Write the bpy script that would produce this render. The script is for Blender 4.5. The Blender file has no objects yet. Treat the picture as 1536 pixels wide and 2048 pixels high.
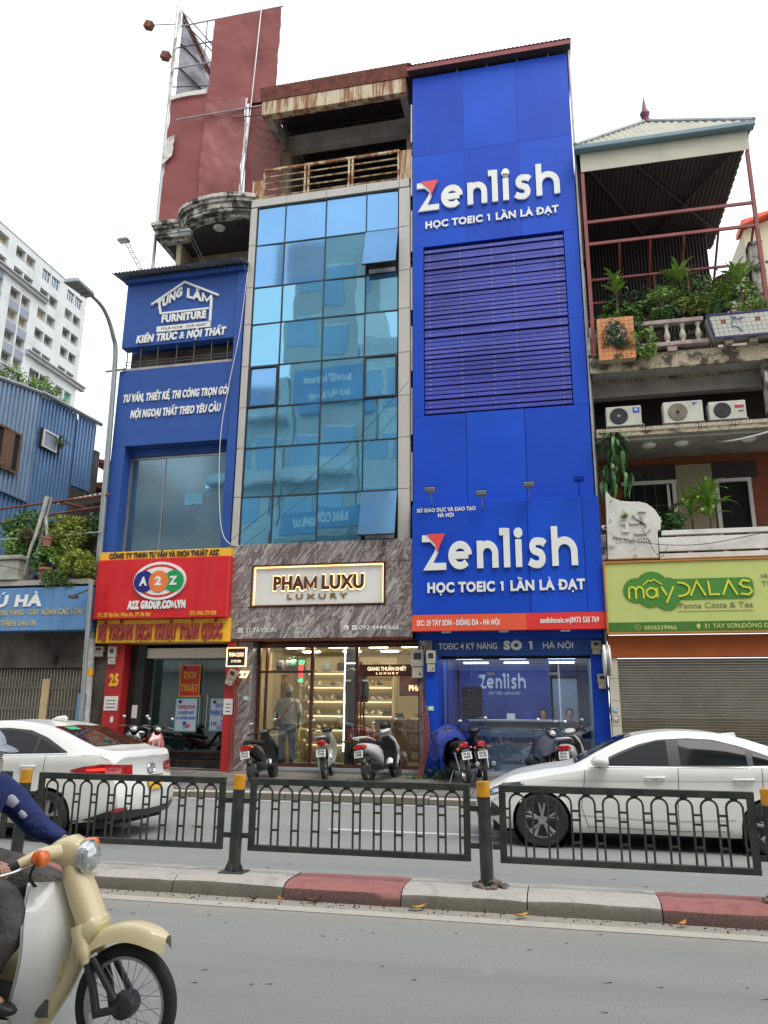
import bpy, math, random
from mathutils import Vector, Matrix, noise
from math import sin, cos, pi, radians
random.seed(7)
SC = bpy.context.scene
COL = SC.collection
# ------------------------------------------------------------------ camera, sky, sun, exposure
cd = bpy.data.cameras.new('camera'); cam = bpy.data.objects.new('camera', cd); COL.objects.link(cam)
pitch, yaw, roll = radians(14.7), radians(12.6), radians(0.5)
fw = Vector((-sin(yaw)*cos(pitch), cos(yaw)*cos(pitch), sin(pitch)))
r0 = Vector((cos(yaw), sin(yaw), 0)); u0 = r0.cross(fw)
rr = cos(roll)*r0 + sin(roll)*u0; uu = -sin(roll)*r0 + cos(roll)*u0
mw = Matrix((( rr.x, uu.x, -fw.x, 0), (rr.y, uu.y, -fw.y, 0), (rr.z, uu.z, -fw.z, 1.6), (0, 0, 0, 1)))
cam.matrix_world = mw
cd.sensor_fit = 'HORIZONTAL'; cd.sensor_width = 36; cd.lens = 36*1538/1536
cd.clip_start = .05; cd.clip_end = 900
SC.camera = cam
W = bpy.data.worlds.new('World'); SC.world = W; W.use_nodes = True
nt = W.node_tree; bg = nt.nodes['Background']; bg.inputs[1].default_value = .1
sky = nt.nodes.new('ShaderNodeTexSky'); sky.sky_type = 'NISHITA'; sky.sun_disc = False
SUN_EL, SUN_AZ = radians(62), radians(205)
sky.sun_elevation = SUN_EL; sky.sun_rotation = SUN_AZ; sky.air_density = 1.2; sky.dust_density = 4
tc = nt.nodes.new('ShaderNodeTexCoord'); nz = nt.nodes.new('ShaderNodeTexNoise'); nz.inputs['Scale'].default_value = 1.6; nz.inputs['Detail'].default_value = 4
cr = nt.nodes.new('ShaderNodeValToRGB'); cr.color_ramp.elements[0].position = .25; cr.color_ramp.elements[1].position = .8
cr.color_ramp.elements[0].color = (8.9, 9.25, 9.8, 1); cr.color_ramp.elements[1].color = (9.9, 10.0, 10.2, 1)
mx = nt.nodes.new('ShaderNodeMix'); mx.data_type = 'RGBA'; mx.inputs[0].default_value = .88
nt.links.new(tc.outputs['Generated'], nz.inputs['Vector']); nt.links.new(nz.outputs[0], cr.inputs[0])
nt.links.new(sky.outputs[0], mx.inputs[6]); nt.links.new(cr.outputs[0], mx.inputs[7]); nt.links.new(mx.outputs[2], bg.inputs[0])
sd = bpy.data.lights.new('sun', 'SUN'); sd.energy = 1.2; sd.angle = radians(32); sd.color = (1, .97, .92)
so = bpy.data.objects.new('sun', sd); COL.objects.link(so)
sdir = Vector((.55, -.6, 1.35)).normalized()      # towards the sun: high, behind the camera
so.rotation_euler = sdir.to_track_quat('Z', 'Y').to_euler()
sky.sun_elevation = math.asin(sdir.z); sky.sun_rotation = math.atan2(sdir.x, sdir.y)
vs = SC.view_settings; vs.view_transform = 'Standard'; vs.look = 'None'; vs.gamma = 1; vs.exposure = .8; vs.use_curve_mapping = False
SC.cycles.max_bounces = 7; SC.cycles.transparent_max_bounces = 12; SC.cycles.caustics_reflective = False; SC.cycles.caustics_refractive = False
SC.cycles.sample_clamp_indirect = 4

# ------------------------------------------------------------------ materials
MATS = {}
def _n(t, k, **kw):
    n = t.nodes.new(k)
    for a, b in kw.items():
        if a in n.inputs: n.inputs[a].default_value = b
        else: setattr(n, a, b)
    return n
def _mix(t, fac, a, b, blend='MIX'):
    m = t.nodes.new('ShaderNodeMix'); m.data_type = 'RGBA'; m.blend_type = blend
    for s, v in ((0, fac), (6, a), (7, b)):
        if hasattr(v, 'is_linked') or isinstance(v, bpy.types.NodeSocket): t.links.new(v, m.inputs[s])
        else: m.inputs[s].default_value = v if s == 0 else (*v[:3], 1)
    return m.outputs[2]
def _ramp(t, src, stops):
    r = t.nodes.new('ShaderNodeValToRGB'); e = r.color_ramp.elements
    while len(e) < len(stops): e.new(.5)
    for i, (p, c) in enumerate(stops):
        e[i].position = p; e[i].color = (c, c, c, 1) if isinstance(c, (int, float)) else (*c, 1)
    t.links.new(src, r.inputs[0]); return r.outputs[0]
def _coord(t, scale=(1, 1, 1), rot=(0, 0, 0), kind='pos'):
    if kind == 'pos': g = t.nodes.new('ShaderNodeNewGeometry').outputs['Position']
    else: g = t.nodes.new('ShaderNodeTexCoord').outputs['Object']
    m = t.nodes.new('ShaderNodeMapping'); m.inputs['Scale'].default_value = scale; m.inputs['Rotation'].default_value = rot
    t.links.new(g, m.inputs[0]); return m.outputs[0]
def _noise(t, co, scale, detail=4, rough=.55, dist=0):
    n = t.nodes.new('ShaderNodeTexNoise'); n.inputs['Scale'].default_value = scale; n.inputs['Detail'].default_value = detail
    n.inputs['Roughness'].default_value = rough; n.inputs['Distortion'].default_value = dist
    t.links.new(co, n.inputs['Vector']); return n.outputs[0]
def M(name, col, rough=.6, metal=0, var=.12, vs=2.5, bump=0, bs=30, dirt=0, dcol=(.06, .055, .045), ds=1.5, streak=False,
      spec=.5, coat=0, emit=0, ecol=None, obj=False, dpos=.5):
    if name in MATS: return MATS[name]
    m = bpy.data.materials.new(name); m.use_nodes = True; t = m.node_tree; p = t.nodes['Principled BSDF']; MATS[name] = m
    k = 'obj' if obj else 'pos'
    p.inputs['Roughness'].default_value = rough; p.inputs['Metallic'].default_value = metal
    p.inputs['Specular IOR Level'].default_value = spec; p.inputs['Coat Weight'].default_value = coat
    c = col
    out = None
    if var or dirt:
        co = _coord(t, kind=k); n = _noise(t, co, vs, 5)
        f = _ramp(t, n, [(.3, 0.), (.7, 1.)])
        out = _mix(t, f, [x*(1-var) for x in c], [min(1, x*(1+var)) for x in c])
        if dirt:
            co2 = _coord(t, (5, 5, .45) if streak else (1, 1, 1), kind=k)
            d = _noise(t, co2, ds, 6, .65)
            df = _ramp(t, d, [(dpos-.03, 0.), (dpos+.09, float(dirt))] if dirt > .84 else [(dpos-.08, 0.), (dpos+.22, float(dirt))])
            out = _mix(t, df, out, dcol)
            rf = t.nodes.new('ShaderNodeMath'); rf.operation = 'MULTIPLY_ADD'; t.links.new(df, rf.inputs[0]); rf.inputs[1].default_value = .35; rf.inputs[2].default_value = rough
            t.links.new(rf.outputs[0], p.inputs['Roughness'])
        t.links.new(out, p.inputs['Base Color'])
    else: p.inputs['Base Color'].default_value = (*c, 1)
    if bump:
        b = t.nodes.new('ShaderNodeBump'); b.inputs['Strength'].default_value = min(1, bump); b.inputs['Distance'].default_value = .02 if bs > 8 else .08
        t.links.new(_noise(t, _coord(t, kind=k), bs, 5), b.inputs['Height']); t.links.new(b.outputs[0], p.inputs['Normal'])
    if emit:
        p.inputs['Emission Color'].default_value = (*(ecol or col), 1); p.inputs['Emission Strength'].default_value = emit
    return m
def mirror_glass(name, tint, under, fac=.6, warp=.25, ws=1.2, rough=.02):
    m = bpy.data.materials.new(name); m.use_nodes = True; t = m.node_tree; MATS[name] = m
    p = t.nodes['Principled BSDF']; out = t.nodes['Material Output']
    co = _coord(t); cc = _mix(t, _ramp(t, _noise(t, co, .7, 3), [(.3, 0.), (.7, 1.)]), [x*.7 for x in under], [x*1.3 for x in under])
    t.links.new(cc, p.inputs['Base Color']); p.inputs['Roughness'].default_value = .25
    g = t.nodes.new('ShaderNodeBsdfGlossy'); g.inputs['Color'].default_value = (*tint, 1); g.inputs['Roughness'].default_value = rough
    b = t.nodes.new('ShaderNodeBump'); b.inputs['Strength'].default_value = warp; b.inputs['Distance'].default_value = .03
    t.links.new(_noise(t, co, ws, 2), b.inputs['Height']); t.links.new(b.outputs[0], g.inputs['Normal'])
    ms = t.nodes.new('ShaderNodeMixShader'); ms.inputs[0].default_value = fac
    t.links.new(p.outputs[0], ms.inputs[1]); t.links.new(g.outputs[0], ms.inputs[2]); t.links.new(ms.outputs[0], out.inputs[0])
    return m
def clear_glass(name, tint=(.85, .9, .9), refl=.14):
    m = bpy.data.materials.new(name); m.use_nodes = True; t = m.node_tree; MATS[name] = m
    out = t.nodes['Material Output']; t.nodes.remove(t.nodes['Principled BSDF'])
    tr = t.nodes.new('ShaderNodeBsdfTransparent'); tr.inputs[0].default_value = (*tint, 1)
    g = t.nodes.new('ShaderNodeBsdfGlossy'); g.inputs['Roughness'].default_value = .015
    fr = t.nodes.new('ShaderNodeFresnel'); fr.inputs['IOR'].default_value = 1.5
    ad = t.nodes.new('ShaderNodeMath'); ad.operation = 'ADD'; ad.inputs[1].default_value = refl; ad.use_clamp = True
    t.links.new(fr.outputs[0], ad.inputs[0])
    ms = t.nodes.new('ShaderNodeMixShader'); t.links.new(ad.outputs[0], ms.inputs[0])
    t.links.new(tr.outputs[0], ms.inputs[1]); t.links.new(g.outputs[0], ms.inputs[2]); t.links.new(ms.outputs[0], out.inputs[0])
    return m
def emitter(name, col, s):
    m = bpy.data.materials.new(name); m.use_nodes = True; t = m.node_tree; MATS[name] = m
    p = t.nodes['Principled BSDF']; p.inputs['Base Color'].default_value = (*col, 1)
    p.inputs['Emission Color'].default_value = (*col, 1); p.inputs['Emission Strength'].default_value = s; return m

# ------------------------------------------------------------------ mesh builder
OFF = {}
class MB:
    def __init__(s): s.v = []; s.f = []
    def add(s, vs, fs):
        b = len(s.v); s.v += [tuple(p) for p in vs]; s.f += [tuple(b+i for i in f) for f in fs]; return s
    def box(s, x0, x1, y0, y1, z0, z1):
        if x0 > x1: x0, x1 = x1, x0
        if y0 > y1: y0, y1 = y1, y0
        if z0 > z1: z0, z1 = z1, z0
        return s.add([(x0, y0, z0), (x1, y0, z0), (x1, y1, z0), (x0, y1, z0), (x0, y0, z1), (x1, y0, z1), (x1, y1, z1), (x0, y1, z1)],
                     [(0, 3, 2, 1), (4, 5, 6, 7), (0, 1, 5, 4), (1, 2, 6, 5), (2, 3, 7, 6), (3, 0, 4, 7)])
    def hexa(s, p): return s.add(p, [(0, 3, 2, 1), (4, 5, 6, 7), (0, 1, 5, 4), (1, 2, 6, 5), (2, 3, 7, 6), (3, 0, 4, 7)])
    def quad(s, *p): return s.add(p, [tuple(range(len(p)))])
    def prism(s, poly, a, b, axis='y'):
        n = len(poly)
        def mk(u, v, w): return (u, w, v) if axis == 'y' else ((w, u, v) if axis == 'x' else (u, v, w))
        vs = [mk(u, v, a) for u, v in poly] + [mk(u, v, b) for u, v in poly]
        return s.add(vs, [tuple(range(n-1, -1, -1)), tuple(range(n, 2*n))] + [(i, (i+1) % n, n+(i+1) % n, n+i) for i in range(n)])
    def tube(s, pts, r, n=8, closed=False, caps=True, flat=1):
        P = [Vector(p) for p in pts]; m = len(P); R = r if isinstance(r, (list, tuple)) else [r]*m
        T = []
        for i in range(m):
            a = P[i-1] if (i or closed) else P[0]; b = P[(i+1) % m] if (i < m-1 or closed) else P[-1]
            d = (b-a); T.append(d.normalized() if d.length > 1e-9 else Vector((0, 0, 1)))
        up = Vector((0, 0, 1)) if abs(T[0].z) < .9 else Vector((1, 0, 0))
        N = (up - up.dot(T[0])*T[0]).normalized(); b0 = len(s.v); vs = []
        for i in range(m):
            N = (N - N.dot(T[i])*T[i]).normalized(); B = T[i].cross(N)
            for k in range(n):
                a = 2*pi*(k+.5)/n; vs.append(P[i] + R[i]*(cos(a)*N + sin(a)*B*flat))
        fs = []
        for i in range(m if closed else m-1):
            for k in range(n):
                a = i*n+k; b = i*n+(k+1) % n; c = ((i+1) % m)*n+(k+1) % n; d = ((i+1) % m)*n+k; fs.append((a, b, c, d))
        if caps and not closed: fs += [tuple(range(n-1, -1, -1)), tuple(range((m-1)*n, m*n))]
        return s.add(vs, fs)
    def lathe(s, prof, c=(0, 0, 0), n=20, axis='z', ring=False):
        vs = []; m = len(prof)
        for r, h in prof:
            for k in range(n):
                a = 2*pi*k/n; x, y = r*cos(a), r*sin(a)
                q = (x, y, h) if axis == 'z' else ((x, h, y) if axis == 'y' else (h, x, y))
                vs.append((c[0]+q[0], c[1]+q[1], c[2]+q[2]))
        fs = [(i*n+k, i*n+(k+1) % n, (i+1)*n+(k+1) % n, (i+1)*n+k) for i in range(m-1) for k in range(n)]
        if ring: fs += [((m-1)*n+k, (m-1)*n+(k+1) % n, (k+1) % n, k) for k in range(n)]
        else: fs += [tuple(range(n-1, -1, -1)), tuple(range((m-1)*n, m*n))]
        return s.add(vs, fs)
    def ball(s, c, r, nu=14, nv=8):
        if isinstance(r, (int, float)): r = (r, r, r)
        vs = [(c[0], c[1], c[2]-r[2])]
        for j in range(1, nv):
            t = -pi/2+pi*j/nv
            for i in range(nu):
                a = 2*pi*i/nu; vs.append((c[0]+r[0]*cos(t)*cos(a), c[1]+r[1]*cos(t)*sin(a), c[2]+r[2]*sin(t)))
        vs.append((c[0], c[1], c[2]+r[2])); e = len(vs)-1
        fs = [(0, 1+(i+1) % nu, 1+i) for i in range(nu)]
        fs += [(1+j*nu+i, 1+j*nu+(i+1) % nu, 1+(j+1)*nu+(i+1) % nu, 1+(j+1)*nu+i) for j in range(nv-2) for i in range(nu)]
        fs += [(e, 1+(nv-2)*nu+i, 1+(nv-2)*nu+(i+1) % nu) for i in range(nu)]
        return s.add(vs, fs)
    def grid(s, fn, nu, nv):
        vs = [fn(i/nu, j/nv) for j in range(nv+1) for i in range(nu+1)]
        return s.add(vs, [(j*(nu+1)+i, j*(nu+1)+i+1, (j+1)*(nu+1)+i+1, (j+1)*(nu+1)+i) for j in range(nv) for i in range(nu)])
    def loft(s, secs, n=20, e=2.4):
        """secs: (centre, half width along y, half height along z or along normal), sections perpendicular to x unless a normal is given"""
        vs = []
        for q in secs:
            c, hw, hh = Vector(q[0]), q[1], q[2]; up = Vector(q[3]).normalized() if len(q) > 3 else Vector((0, 0, 1))
            for k in range(n):
                a = 2*pi*k/n; ca, sa = cos(a), sin(a)
                y = hw*math.copysign(abs(ca)**(2/e), ca); z = hh*math.copysign(abs(sa)**(2/e), sa)
                vs.append(c+Vector((0, y, 0))+up*z)
        m = len(secs)
        fs = [(i*n+k, i*n+(k+1) % n, (i+1)*n+(k+1) % n, (i+1)*n+k) for i in range(m-1) for k in range(n)]
        fs += [tuple(range(n-1, -1, -1)), tuple(range((m-1)*n, m*n))]
        return s.add(vs, fs)
    def xform(s, m):
        s.v = [tuple(m @ Vector(p)) for p in s.v]; return s
    def ribbon(s, pts, w, y0, y1, miter=True):
        """flat stroke of width w along 2-D points (x, z), extruded between y0 and y1"""
        n = len(pts); L = []; R = []
        for i, (x, z) in enumerate(pts):
            ax, az = pts[max(i-1, 0)]; bx, bz = pts[min(i+1, n-1)]
            if 0 < i < n-1:
                d1 = Vector((x-ax, z-az)).normalized(); d2 = Vector((bx-x, bz-z)).normalized(); d = (d1+d2).normalized()
                k = 1/max(.5, d.dot(d1))
            else: d = Vector((bx-ax, bz-az)).normalized(); k = 1
            nx, nz = -d.y*w/2*k, d.x*w/2*k
            L.append((x+nx, z+nz)); R.append((x-nx, z-nz))
        for i in range(n-1):
            q = [L[i], R[i], R[i+1], L[i+1]]
            s.add([(a, y0, b) for a, b in q]+[(a, y1, b) for a, b in q], [(0, 1, 2, 3), (7, 6, 5, 4), (1, 5, 6, 2), (0, 3, 7, 4)] + ([(0, 4, 5, 1)] if i == 0 else []) + ([(3, 2, 6, 7)] if i == n-2 else []))
        return s
    def mesh(s, name, mat, off=None, smooth=False):
        o = off or Vector((0, 0, 0))
        me = bpy.data.meshes.new(name); me.from_pydata([(p[0]-o.x, p[1]-o.y, p[2]-o.z) for p in s.v], [], s.f); me.validate()
        if mat: me.materials.append(mat if not isinstance(mat, str) else MATS[mat])
        if smooth:
            me.polygons.foreach_set('use_smooth', [True]*len(me.polygons))
            try: me.set_sharp_from_angle(angle=radians(smooth if smooth is not True else 50))
            except Exception: pass
        return me
def root_off(o): return OFF.get(o.name, Vector((0, 0, 0)))
def P(mb, name, mat, parent=None, smooth=False, bev=0, kind=None, label=None):
    """link a mesh (given in world or thing-local coordinates) as one part"""
    off = root_off(parent) if parent else Vector((0, 0, 0))
    o = bpy.data.objects.new(name, mb.mesh(name, mat, off, smooth)); COL.objects.link(o)
    if parent: o.parent = parent; OFF[o.name] = off
    else: OFF[o.name] = Vector((0, 0, 0))
    if kind: o['kind'] = kind
    if label: o['label'] = label
    if bev:
        b = o.modifiers.new('bevel', 'BEVEL'); b.width = bev; b.segments = 2 if bev > .02 else 1; b.limit_method = 'ANGLE'; b.harden_normals = False
    return o
def T(name, label, cat, loc=(0, 0, 0), group=None, local=False):
    o = bpy.data.objects.new(name, None); COL.objects.link(o); o.empty_display_size = .1; o.location = loc
    OFF[o.name] = Vector((0, 0, 0)) if local else Vector(loc)
    o['label'] = label; o['category'] = cat
    if group: o['group'] = group
    return o
def tag(o, label, cat, group=None):
    o['label'] = label; o['category'] = cat
    if group: o['group'] = group
    return o
def S(mb, name, mat, **k): return P(mb, name, mat, None, kind='structure', **k)
def copy_tree(o, parent=None):
    c = o.copy(); COL.objects.link(c); c.parent = parent
    if o.name in OFF: OFF[c.name] = OFF[o.name]
    for ch in list(o.children): copy_tree(ch, c)
    return c
def piece(src, name, parent, dx=0, dy=0, dz=0):
    """a copy of a part that shares its mesh, moved"""
    c = src.copy(); COL.objects.link(c); c.parent = parent; c.location = Vector(src.location)+Vector((dx, dy, dz)); return c
def boxp(name, mat, parent, *b, bev=0, **k): return P(MB().box(*b), name, mat, parent, bev=bev, **k)

# ------------------------------------------------------------------ lettering (built-in font, turned to mesh)
_G = {}
import unicodedata
def _raw(ch, bold, res):
    c = bpy.data.curves.new('glyph', 'FONT'); c.body = ch; c.offset = bold; c.resolution_u = res; c.extrude = .5
    o = bpy.data.objects.new('glyph', c); m = bpy.data.meshes.new_from_object(o)
    r = ([tuple(v.co) for v in m.vertices], [tuple(p.vertices) for p in m.polygons])
    bpy.data.objects.remove(o); bpy.data.curves.remove(c); bpy.data.meshes.remove(m); return r
def _glyph(ch, bold, res=3):
    k = (ch, bold, res)
    if k in _G: return _G[k]
    if len(ch) > 1: _G[k] = _raw(ch, bold, res); return _G[k]
    base, marks = ch, []
    if ch in 'Đđ': base = {'Đ': 'D', 'đ': 'd'}[ch]; marks = ['bar']
    else:
        d = unicodedata.normalize('NFD', ch); base, marks = d[0], [ord(x) for x in d[1:]]
    mb = MB(); w = .06+2*bold; w = min(w, .15)
    if base == '1':
        mb.ribbon([(.26, 0), (.26, .686)], w*1.15, -.5, .5); mb.ribbon([(.08, .686-w*.62), (.26, .686-w*.62)], w, -.498, .498)
        mb.v = [(p[0], p[2], p[1]) for p in mb.v]
    elif base == 'M':
        w *= .92; mb.ribbon([(.09, 0), (.09, .686)], w, -.5, .5); mb.ribbon([(.77, 0), (.77, .686)], w, -.5, .5); mb.ribbon([(.09, .686-w*.5), (.43, .12), (.77, .686-w*.5)], w*.85, -.497, .497)
        mb.v = [(p[0], p[2], p[1]) for p in mb.v]
    else:
        v, f = _raw(base, min(bold, {'&': .012, 'M': .012, 'W': .03, 'N': .05, 'V': .06, 'g': .02, 'a': .03, 'e': .03, 's': .03, 'S': .06, 'K': .05, 'R': .06, 'B': .06, 'G': .06, '8': .05, '6': .05, '9': .05, '2': .06}.get(base, .09)), res); mb.add(v, f)
    if marks:
        xs = [p[0] for p in mb.v]; ys = [p[1] for p in mb.v]; cx = (min(xs)+max(xs))/2; top = max(ys)+.05; m2 = MB(); w2 = .05+bold*.9; n = 0
        if base in 'iI' and base == 'i': top = .56
        for k2 in marks:
            n += 1; y0 = -.49+.004*n; y1 = .49-.004*n
            if k2 == 'bar': m2.ribbon([(min(xs)-.1, .35 if base == 'D' else .58), (min(xs)+.28, .35 if base == 'D' else .58)] if base == 'D' else [(cx-.05, .58), (max(xs)+.1, .58)], w2, y0, y1)
            elif k2 == 0x302: m2.ribbon([(cx-.15, top+.01), (cx, top+.11), (cx+.15, top+.01)], w2*.8, y0, y1)
            elif k2 == 0x306: m2.ribbon([(cx-.14, top+.1), (cx-.07, top+.02), (cx+.07, top+.02), (cx+.14, top+.1)], w2*.8, y0, y1)
            elif k2 == 0x301:
                q = .16 if 0x302 in marks else 0; h = .04 if 0x302 in marks else 0; m2.ribbon([(cx-.04+q, top+.01+h), (cx+.08+q, top+.13+h)], w2, y0, y1)
            elif k2 == 0x300:
                q = .12 if 0x302 in marks else 0; h = .06 if 0x302 in marks else 0; m2.ribbon([(cx+.04-q, top+.01+h), (cx-.08-q, top+.13+h)], w2, y0, y1)
            elif k2 == 0x309: m2.ribbon([(cx, top), (cx, top+.04), (cx+.06, top+.08), (cx, top+.13), (cx-.05, top+.11)], w2*.7, y0, y1)
            elif k2 == 0x303: m2.ribbon([(cx-.15, top+.03), (cx-.07, top+.08), (cx+.06, top+.04), (cx+.15, top+.09)], w2*.8, y0, y1)
            elif k2 == 0x323: m2.ribbon([(cx-.045-bold*.4, -.12-bold), (cx+.045+bold*.4, -.12-bold)], .09+bold*.9, y0, y1)
            elif k2 == 0x31b: m2.ribbon([(max(xs)-.03, max(ys)-.03), (max(xs)+.05, max(ys)-.02), (max(xs)+.07, max(ys)+.07)], w2*.9, y0, y1)
        m2.v = [(p[0], p[2], p[1]) for p in m2.v]; mb.add(m2.v, m2.f)
    _G[k] = (mb.v, mb.f); return _G[k]
def _right(s, bold):
    v, f = _glyph(s, bold, 1); return max([p[0] for p in v] or [0])
_A = {}
def _adv(ch):
    if ch not in _A:
        b = unicodedata.normalize('NFD', {'Đ': 'D', 'đ': 'd'}.get(ch, ch))[0]
        _A[ch] = .52 if b == '1' else max(p[0] for p in _raw(b+'H', 0, 1)[0])-max(p[0] for p in _raw('H', 0, 1)[0])
    return _A[ch]
def lettering(s, X0, X1, zb, H, Y, depth, mat, parent, bold=.02, each=True, name='letter', res=3, shear=0, facing=-1, slant=0, axis='y'):
    """raised or flat letters on the plane Y=const, standing depth proud towards -Y (facing=-1) or +Y; shear tilts the line, slant the letters"""
    x = 0; items = []
    for ch in s:
        if ch != ' ': items.append((ch, x))
        x += _adv(ch)+1.5*max(0, bold-.01)
    tot = x; sx = (X1-X0)/tot; sz = H/.686; whole = MB(); out = []
    for ch, x in items:
        v, f = _glyph(ch, bold, res)
        mb = MB()
        def tr(p):
            lx = (x+p[0])*sx; lz = p[1]*sz + shear*lx; lx += slant*p[1]*sz; t = (p[2]+.5)*depth
            if facing < 0: q = (X0+lx, Y-t, zb+lz)
            else: q = (X1-lx, Y+t, zb+lz)
            return q if axis == 'y' else (q[1], q[0], q[2])
        mb.add([tr(p) for p in v], f)
        if each: out.append(P(mb, name, mat, parent))
        else: whole.add(mb.v, mb.f)
    if not each: out.append(P(whole, name if name != 'letter' else 'lettering', mat, parent))
    return out

# ------------------------------------------------------------------ foliage
def leaf_cloud(mb, c, r, n, size, rng, flat=.5, shell=.45):
    for _ in range(n):
        while True:
            d = Vector((rng.uniform(-1, 1), rng.uniform(-1, 1), rng.uniform(-1, 1)))
            if shell < d.length < 1: break
        p = Vector((c[0]+d.x*r[0], c[1]+d.y*r[1], c[2]+d.z*r[2]))
        if noise.noise(p*3.1) < -.12: continue
        s = size*rng.uniform(.6, 1.3); a = Vector((rng.gauss(0, 1), rng.gauss(0, 1), rng.gauss(0, flat))).normalized()
        b = a.cross(Vector((rng.gauss(0, 1), rng.gauss(0, 1), rng.gauss(0, 1)))).normalized()
        k = a.cross(b)*s*.18
        mb.add([p-a*s, p-b*s*.4+k, p+a*s, p+b*s*.4+k], [(0, 1, 2), (0, 2, 3)])
def blade_mesh(L, w, droop, seg=5, fold=.15):
    mb = MB(); vs = []
    for i in range(seg+1):
        t = i/seg; ww = w*(sin(pi*min(1, t*.9+.08))**.7)*(1 if i < seg else .05)
        x = L*t*(1-.25*droop*t); z = L*(.75*t-droop*t*t)
        vs += [(x, -ww/2, z+fold*ww), (x, 0, z), (x, ww/2, z+fold*ww)]
    for i in range(seg):
        a = i*3; mb.add([], []); mb.f += []
    mb.v = vs; mb.f = [f for i in range(seg) for f in ((i*3, i*3+3, i*3+4, i*3+1), (i*3+1, i*3+4, i*3+5, i*3+2))]
    return mb
SC.cycles.use_denoising = True
# ------------------------------------------------------------------ material palette
M('grit', (.05, .045, .04), .9, var=.5, vs=20)
M('white_paint', (.62, .62, .6), .5, dirt=.25, ds=1.2, dpos=.6)
M('letter_white', (.78, .79, .76), .4, var=.05)
M('steel', (.45, .46, .47), .35, .8)
M('chrome', (.75, .76, .78), .12, 1, var=0)
M('black_plastic', (.018, .018, .02), .45, var=.1)
M('rubber', (.022, .022, .023), .8, bump=.3, bs=60)
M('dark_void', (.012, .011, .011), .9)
M('rust', (.17, .055, .035), .85, var=.4, vs=6, bump=.4, bs=30)
M('rusty_cream', (.55, .48, .33), .7, var=.1, dirt=.9, dcol=(.24, .085, .03), ds=1.3, streak=True, dpos=.47)
M('rusty_rail', (.55, .45, .27), .6, dirt=.95, dcol=(.22, .075, .03), ds=4, dpos=.48)
M('beam_grey', (.42, .38, .34), .8, dirt=.4, ds=2)
M('acp_grey', (.5, .48, .44), .38, var=.04, dirt=.22, dcol=(.28, .26, .22), ds=1, streak=True)
M('joint_dark', (.04, .04, .04), .8)
M('sign_blue', (.004, .062, .50), .5, spec=.28, var=.12, vs=.55, dirt=.22, dcol=(.015, .035, .30), ds=1.1, streak=True, dpos=.52, bump=.12, bs=1.3)
M('sign_blue_b', (.005, .072, .54), .5, spec=.28, var=.1, vs=.9, bump=.1, bs=1.5)
M('louver_blue', (.06, .07, .38), .3, var=.25, vs=.6, bump=.2, bs=2.2)
M('bolt', (.55, .55, .6), .3, .7, var=0)
M('furn_blue', (.024, .085, .33), .48, spec=.3, var=.12, vs=.8, dirt=.2, dcol=(.05, .06, .16), ds=1, streak=True, bump=.08, bs=1.5)
M('coral', (.78, .10, .045), .45, var=.05); M('coral_red', (.72, .035, .03), .45, var=.05); M('flag_red', (.75, .07, .07), .4, var=.05)
M('shop_red', (.62, .012, .018), .3, var=.08, dirt=.25, dcol=(.6, .09, .07), ds=1, streak=True, dpos=.55, coat=.3)
M('sign_yellow', (.85, .47, .03), .45, var=.08, dirt=.15, dcol=(.4, .17, .05), ds=2)
M('worn_red', (.28, .02, .025), .6, dirt=.4, dcol=(.55, .2, .1), ds=9)
M('letter_yellow', (.75, .45, .03), .5, dirt=.35, dcol=(.5, .2, .03), ds=12)
M('letter_black', (.04, .025, .02), .5)
M('column_red', (.42, .018, .018), .45, var=.15, dirt=.35, dcol=(.16, .02, .02), ds=2)
M('cream_white', (.78, .77, .71), .35, var=.05)
M('gold', (.62, .33, .10), .2, .9, var=.2, vs=9)
M('bronze', (.2, .08, .05), .22, .7, var=.3, vs=8)
M('copper_frame', (.15, .06, .045), .25, .6, var=.35, vs=5)
M('lime', (.5, .56, .17), .5, var=.05, dirt=.2, dcol=(.45, .48, .22), ds=1, streak=True)
M('sign_green', (.06, .22, .03), .5, var=.08); M('sign_green_dark', (.05, .16, .02), .5); M('lime_letter', (.62, .62, .05), .5); M('grey_print', (.2, .2, .1), .6)
M('orange_board', (.38, .085, .012), .6, var=.1); M('orange_trim', (.45, .18, .03), .6)
M('shutter', (.29, .26, .20), .55, .2, var=.12, dirt=.35, dcol=(.1, .09, .05), ds=1.2)
M('tile_cream', (.6, .55, .44), .35, var=.06)
M('old_plaster', (.52, .50, .44), .85, var=.15, dirt=.95, dcol=(.03, .028, .024), ds=3.2, dpos=.47, bump=.3, bs=14)
M('old_white', (.62, .61, .56), .8, var=.1, dirt=.85, dcol=(.05, .05, .035), ds=2.2, dpos=.58, bump=.3, bs=14)
M('white_band', (.68, .67, .62), .7, var=.06, dirt=.35, dcol=(.25, .24, .2), ds=3, dpos=.55)
M('plaster_beige', (.42, .36, .24), .85, var=.1, dirt=.4, dcol=(.2, .16, .09), ds=1.5)
M('soffit', (.33, .31, .28), .9, var=.15, dirt=.4, ds=2)
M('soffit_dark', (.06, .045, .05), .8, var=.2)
M('terracotta_wall', (.30, .085, .04), .8, var=.15, dirt=.3)
M('mosaic', (.42, .36, .24), .7, var=.3, vs=22, dirt=.9, dcol=(.04, .035, .03), ds=3, dpos=.52, bump=.4, bs=26)
M('orange_tile', (.62, .26, .10), .4, var=.2, vs=8)
M('white_tile', (.66, .66, .6), .3, var=.05, dirt=.2); M('blue_tile', (.03, .04, .14), .3, var=.2); M('brown_tile', (.3, .12, .06), .4)
M('baluster_cream', (.55, .50, .40), .7, dirt=.5, dcol=(.2, .16, .1), ds=6)
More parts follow.
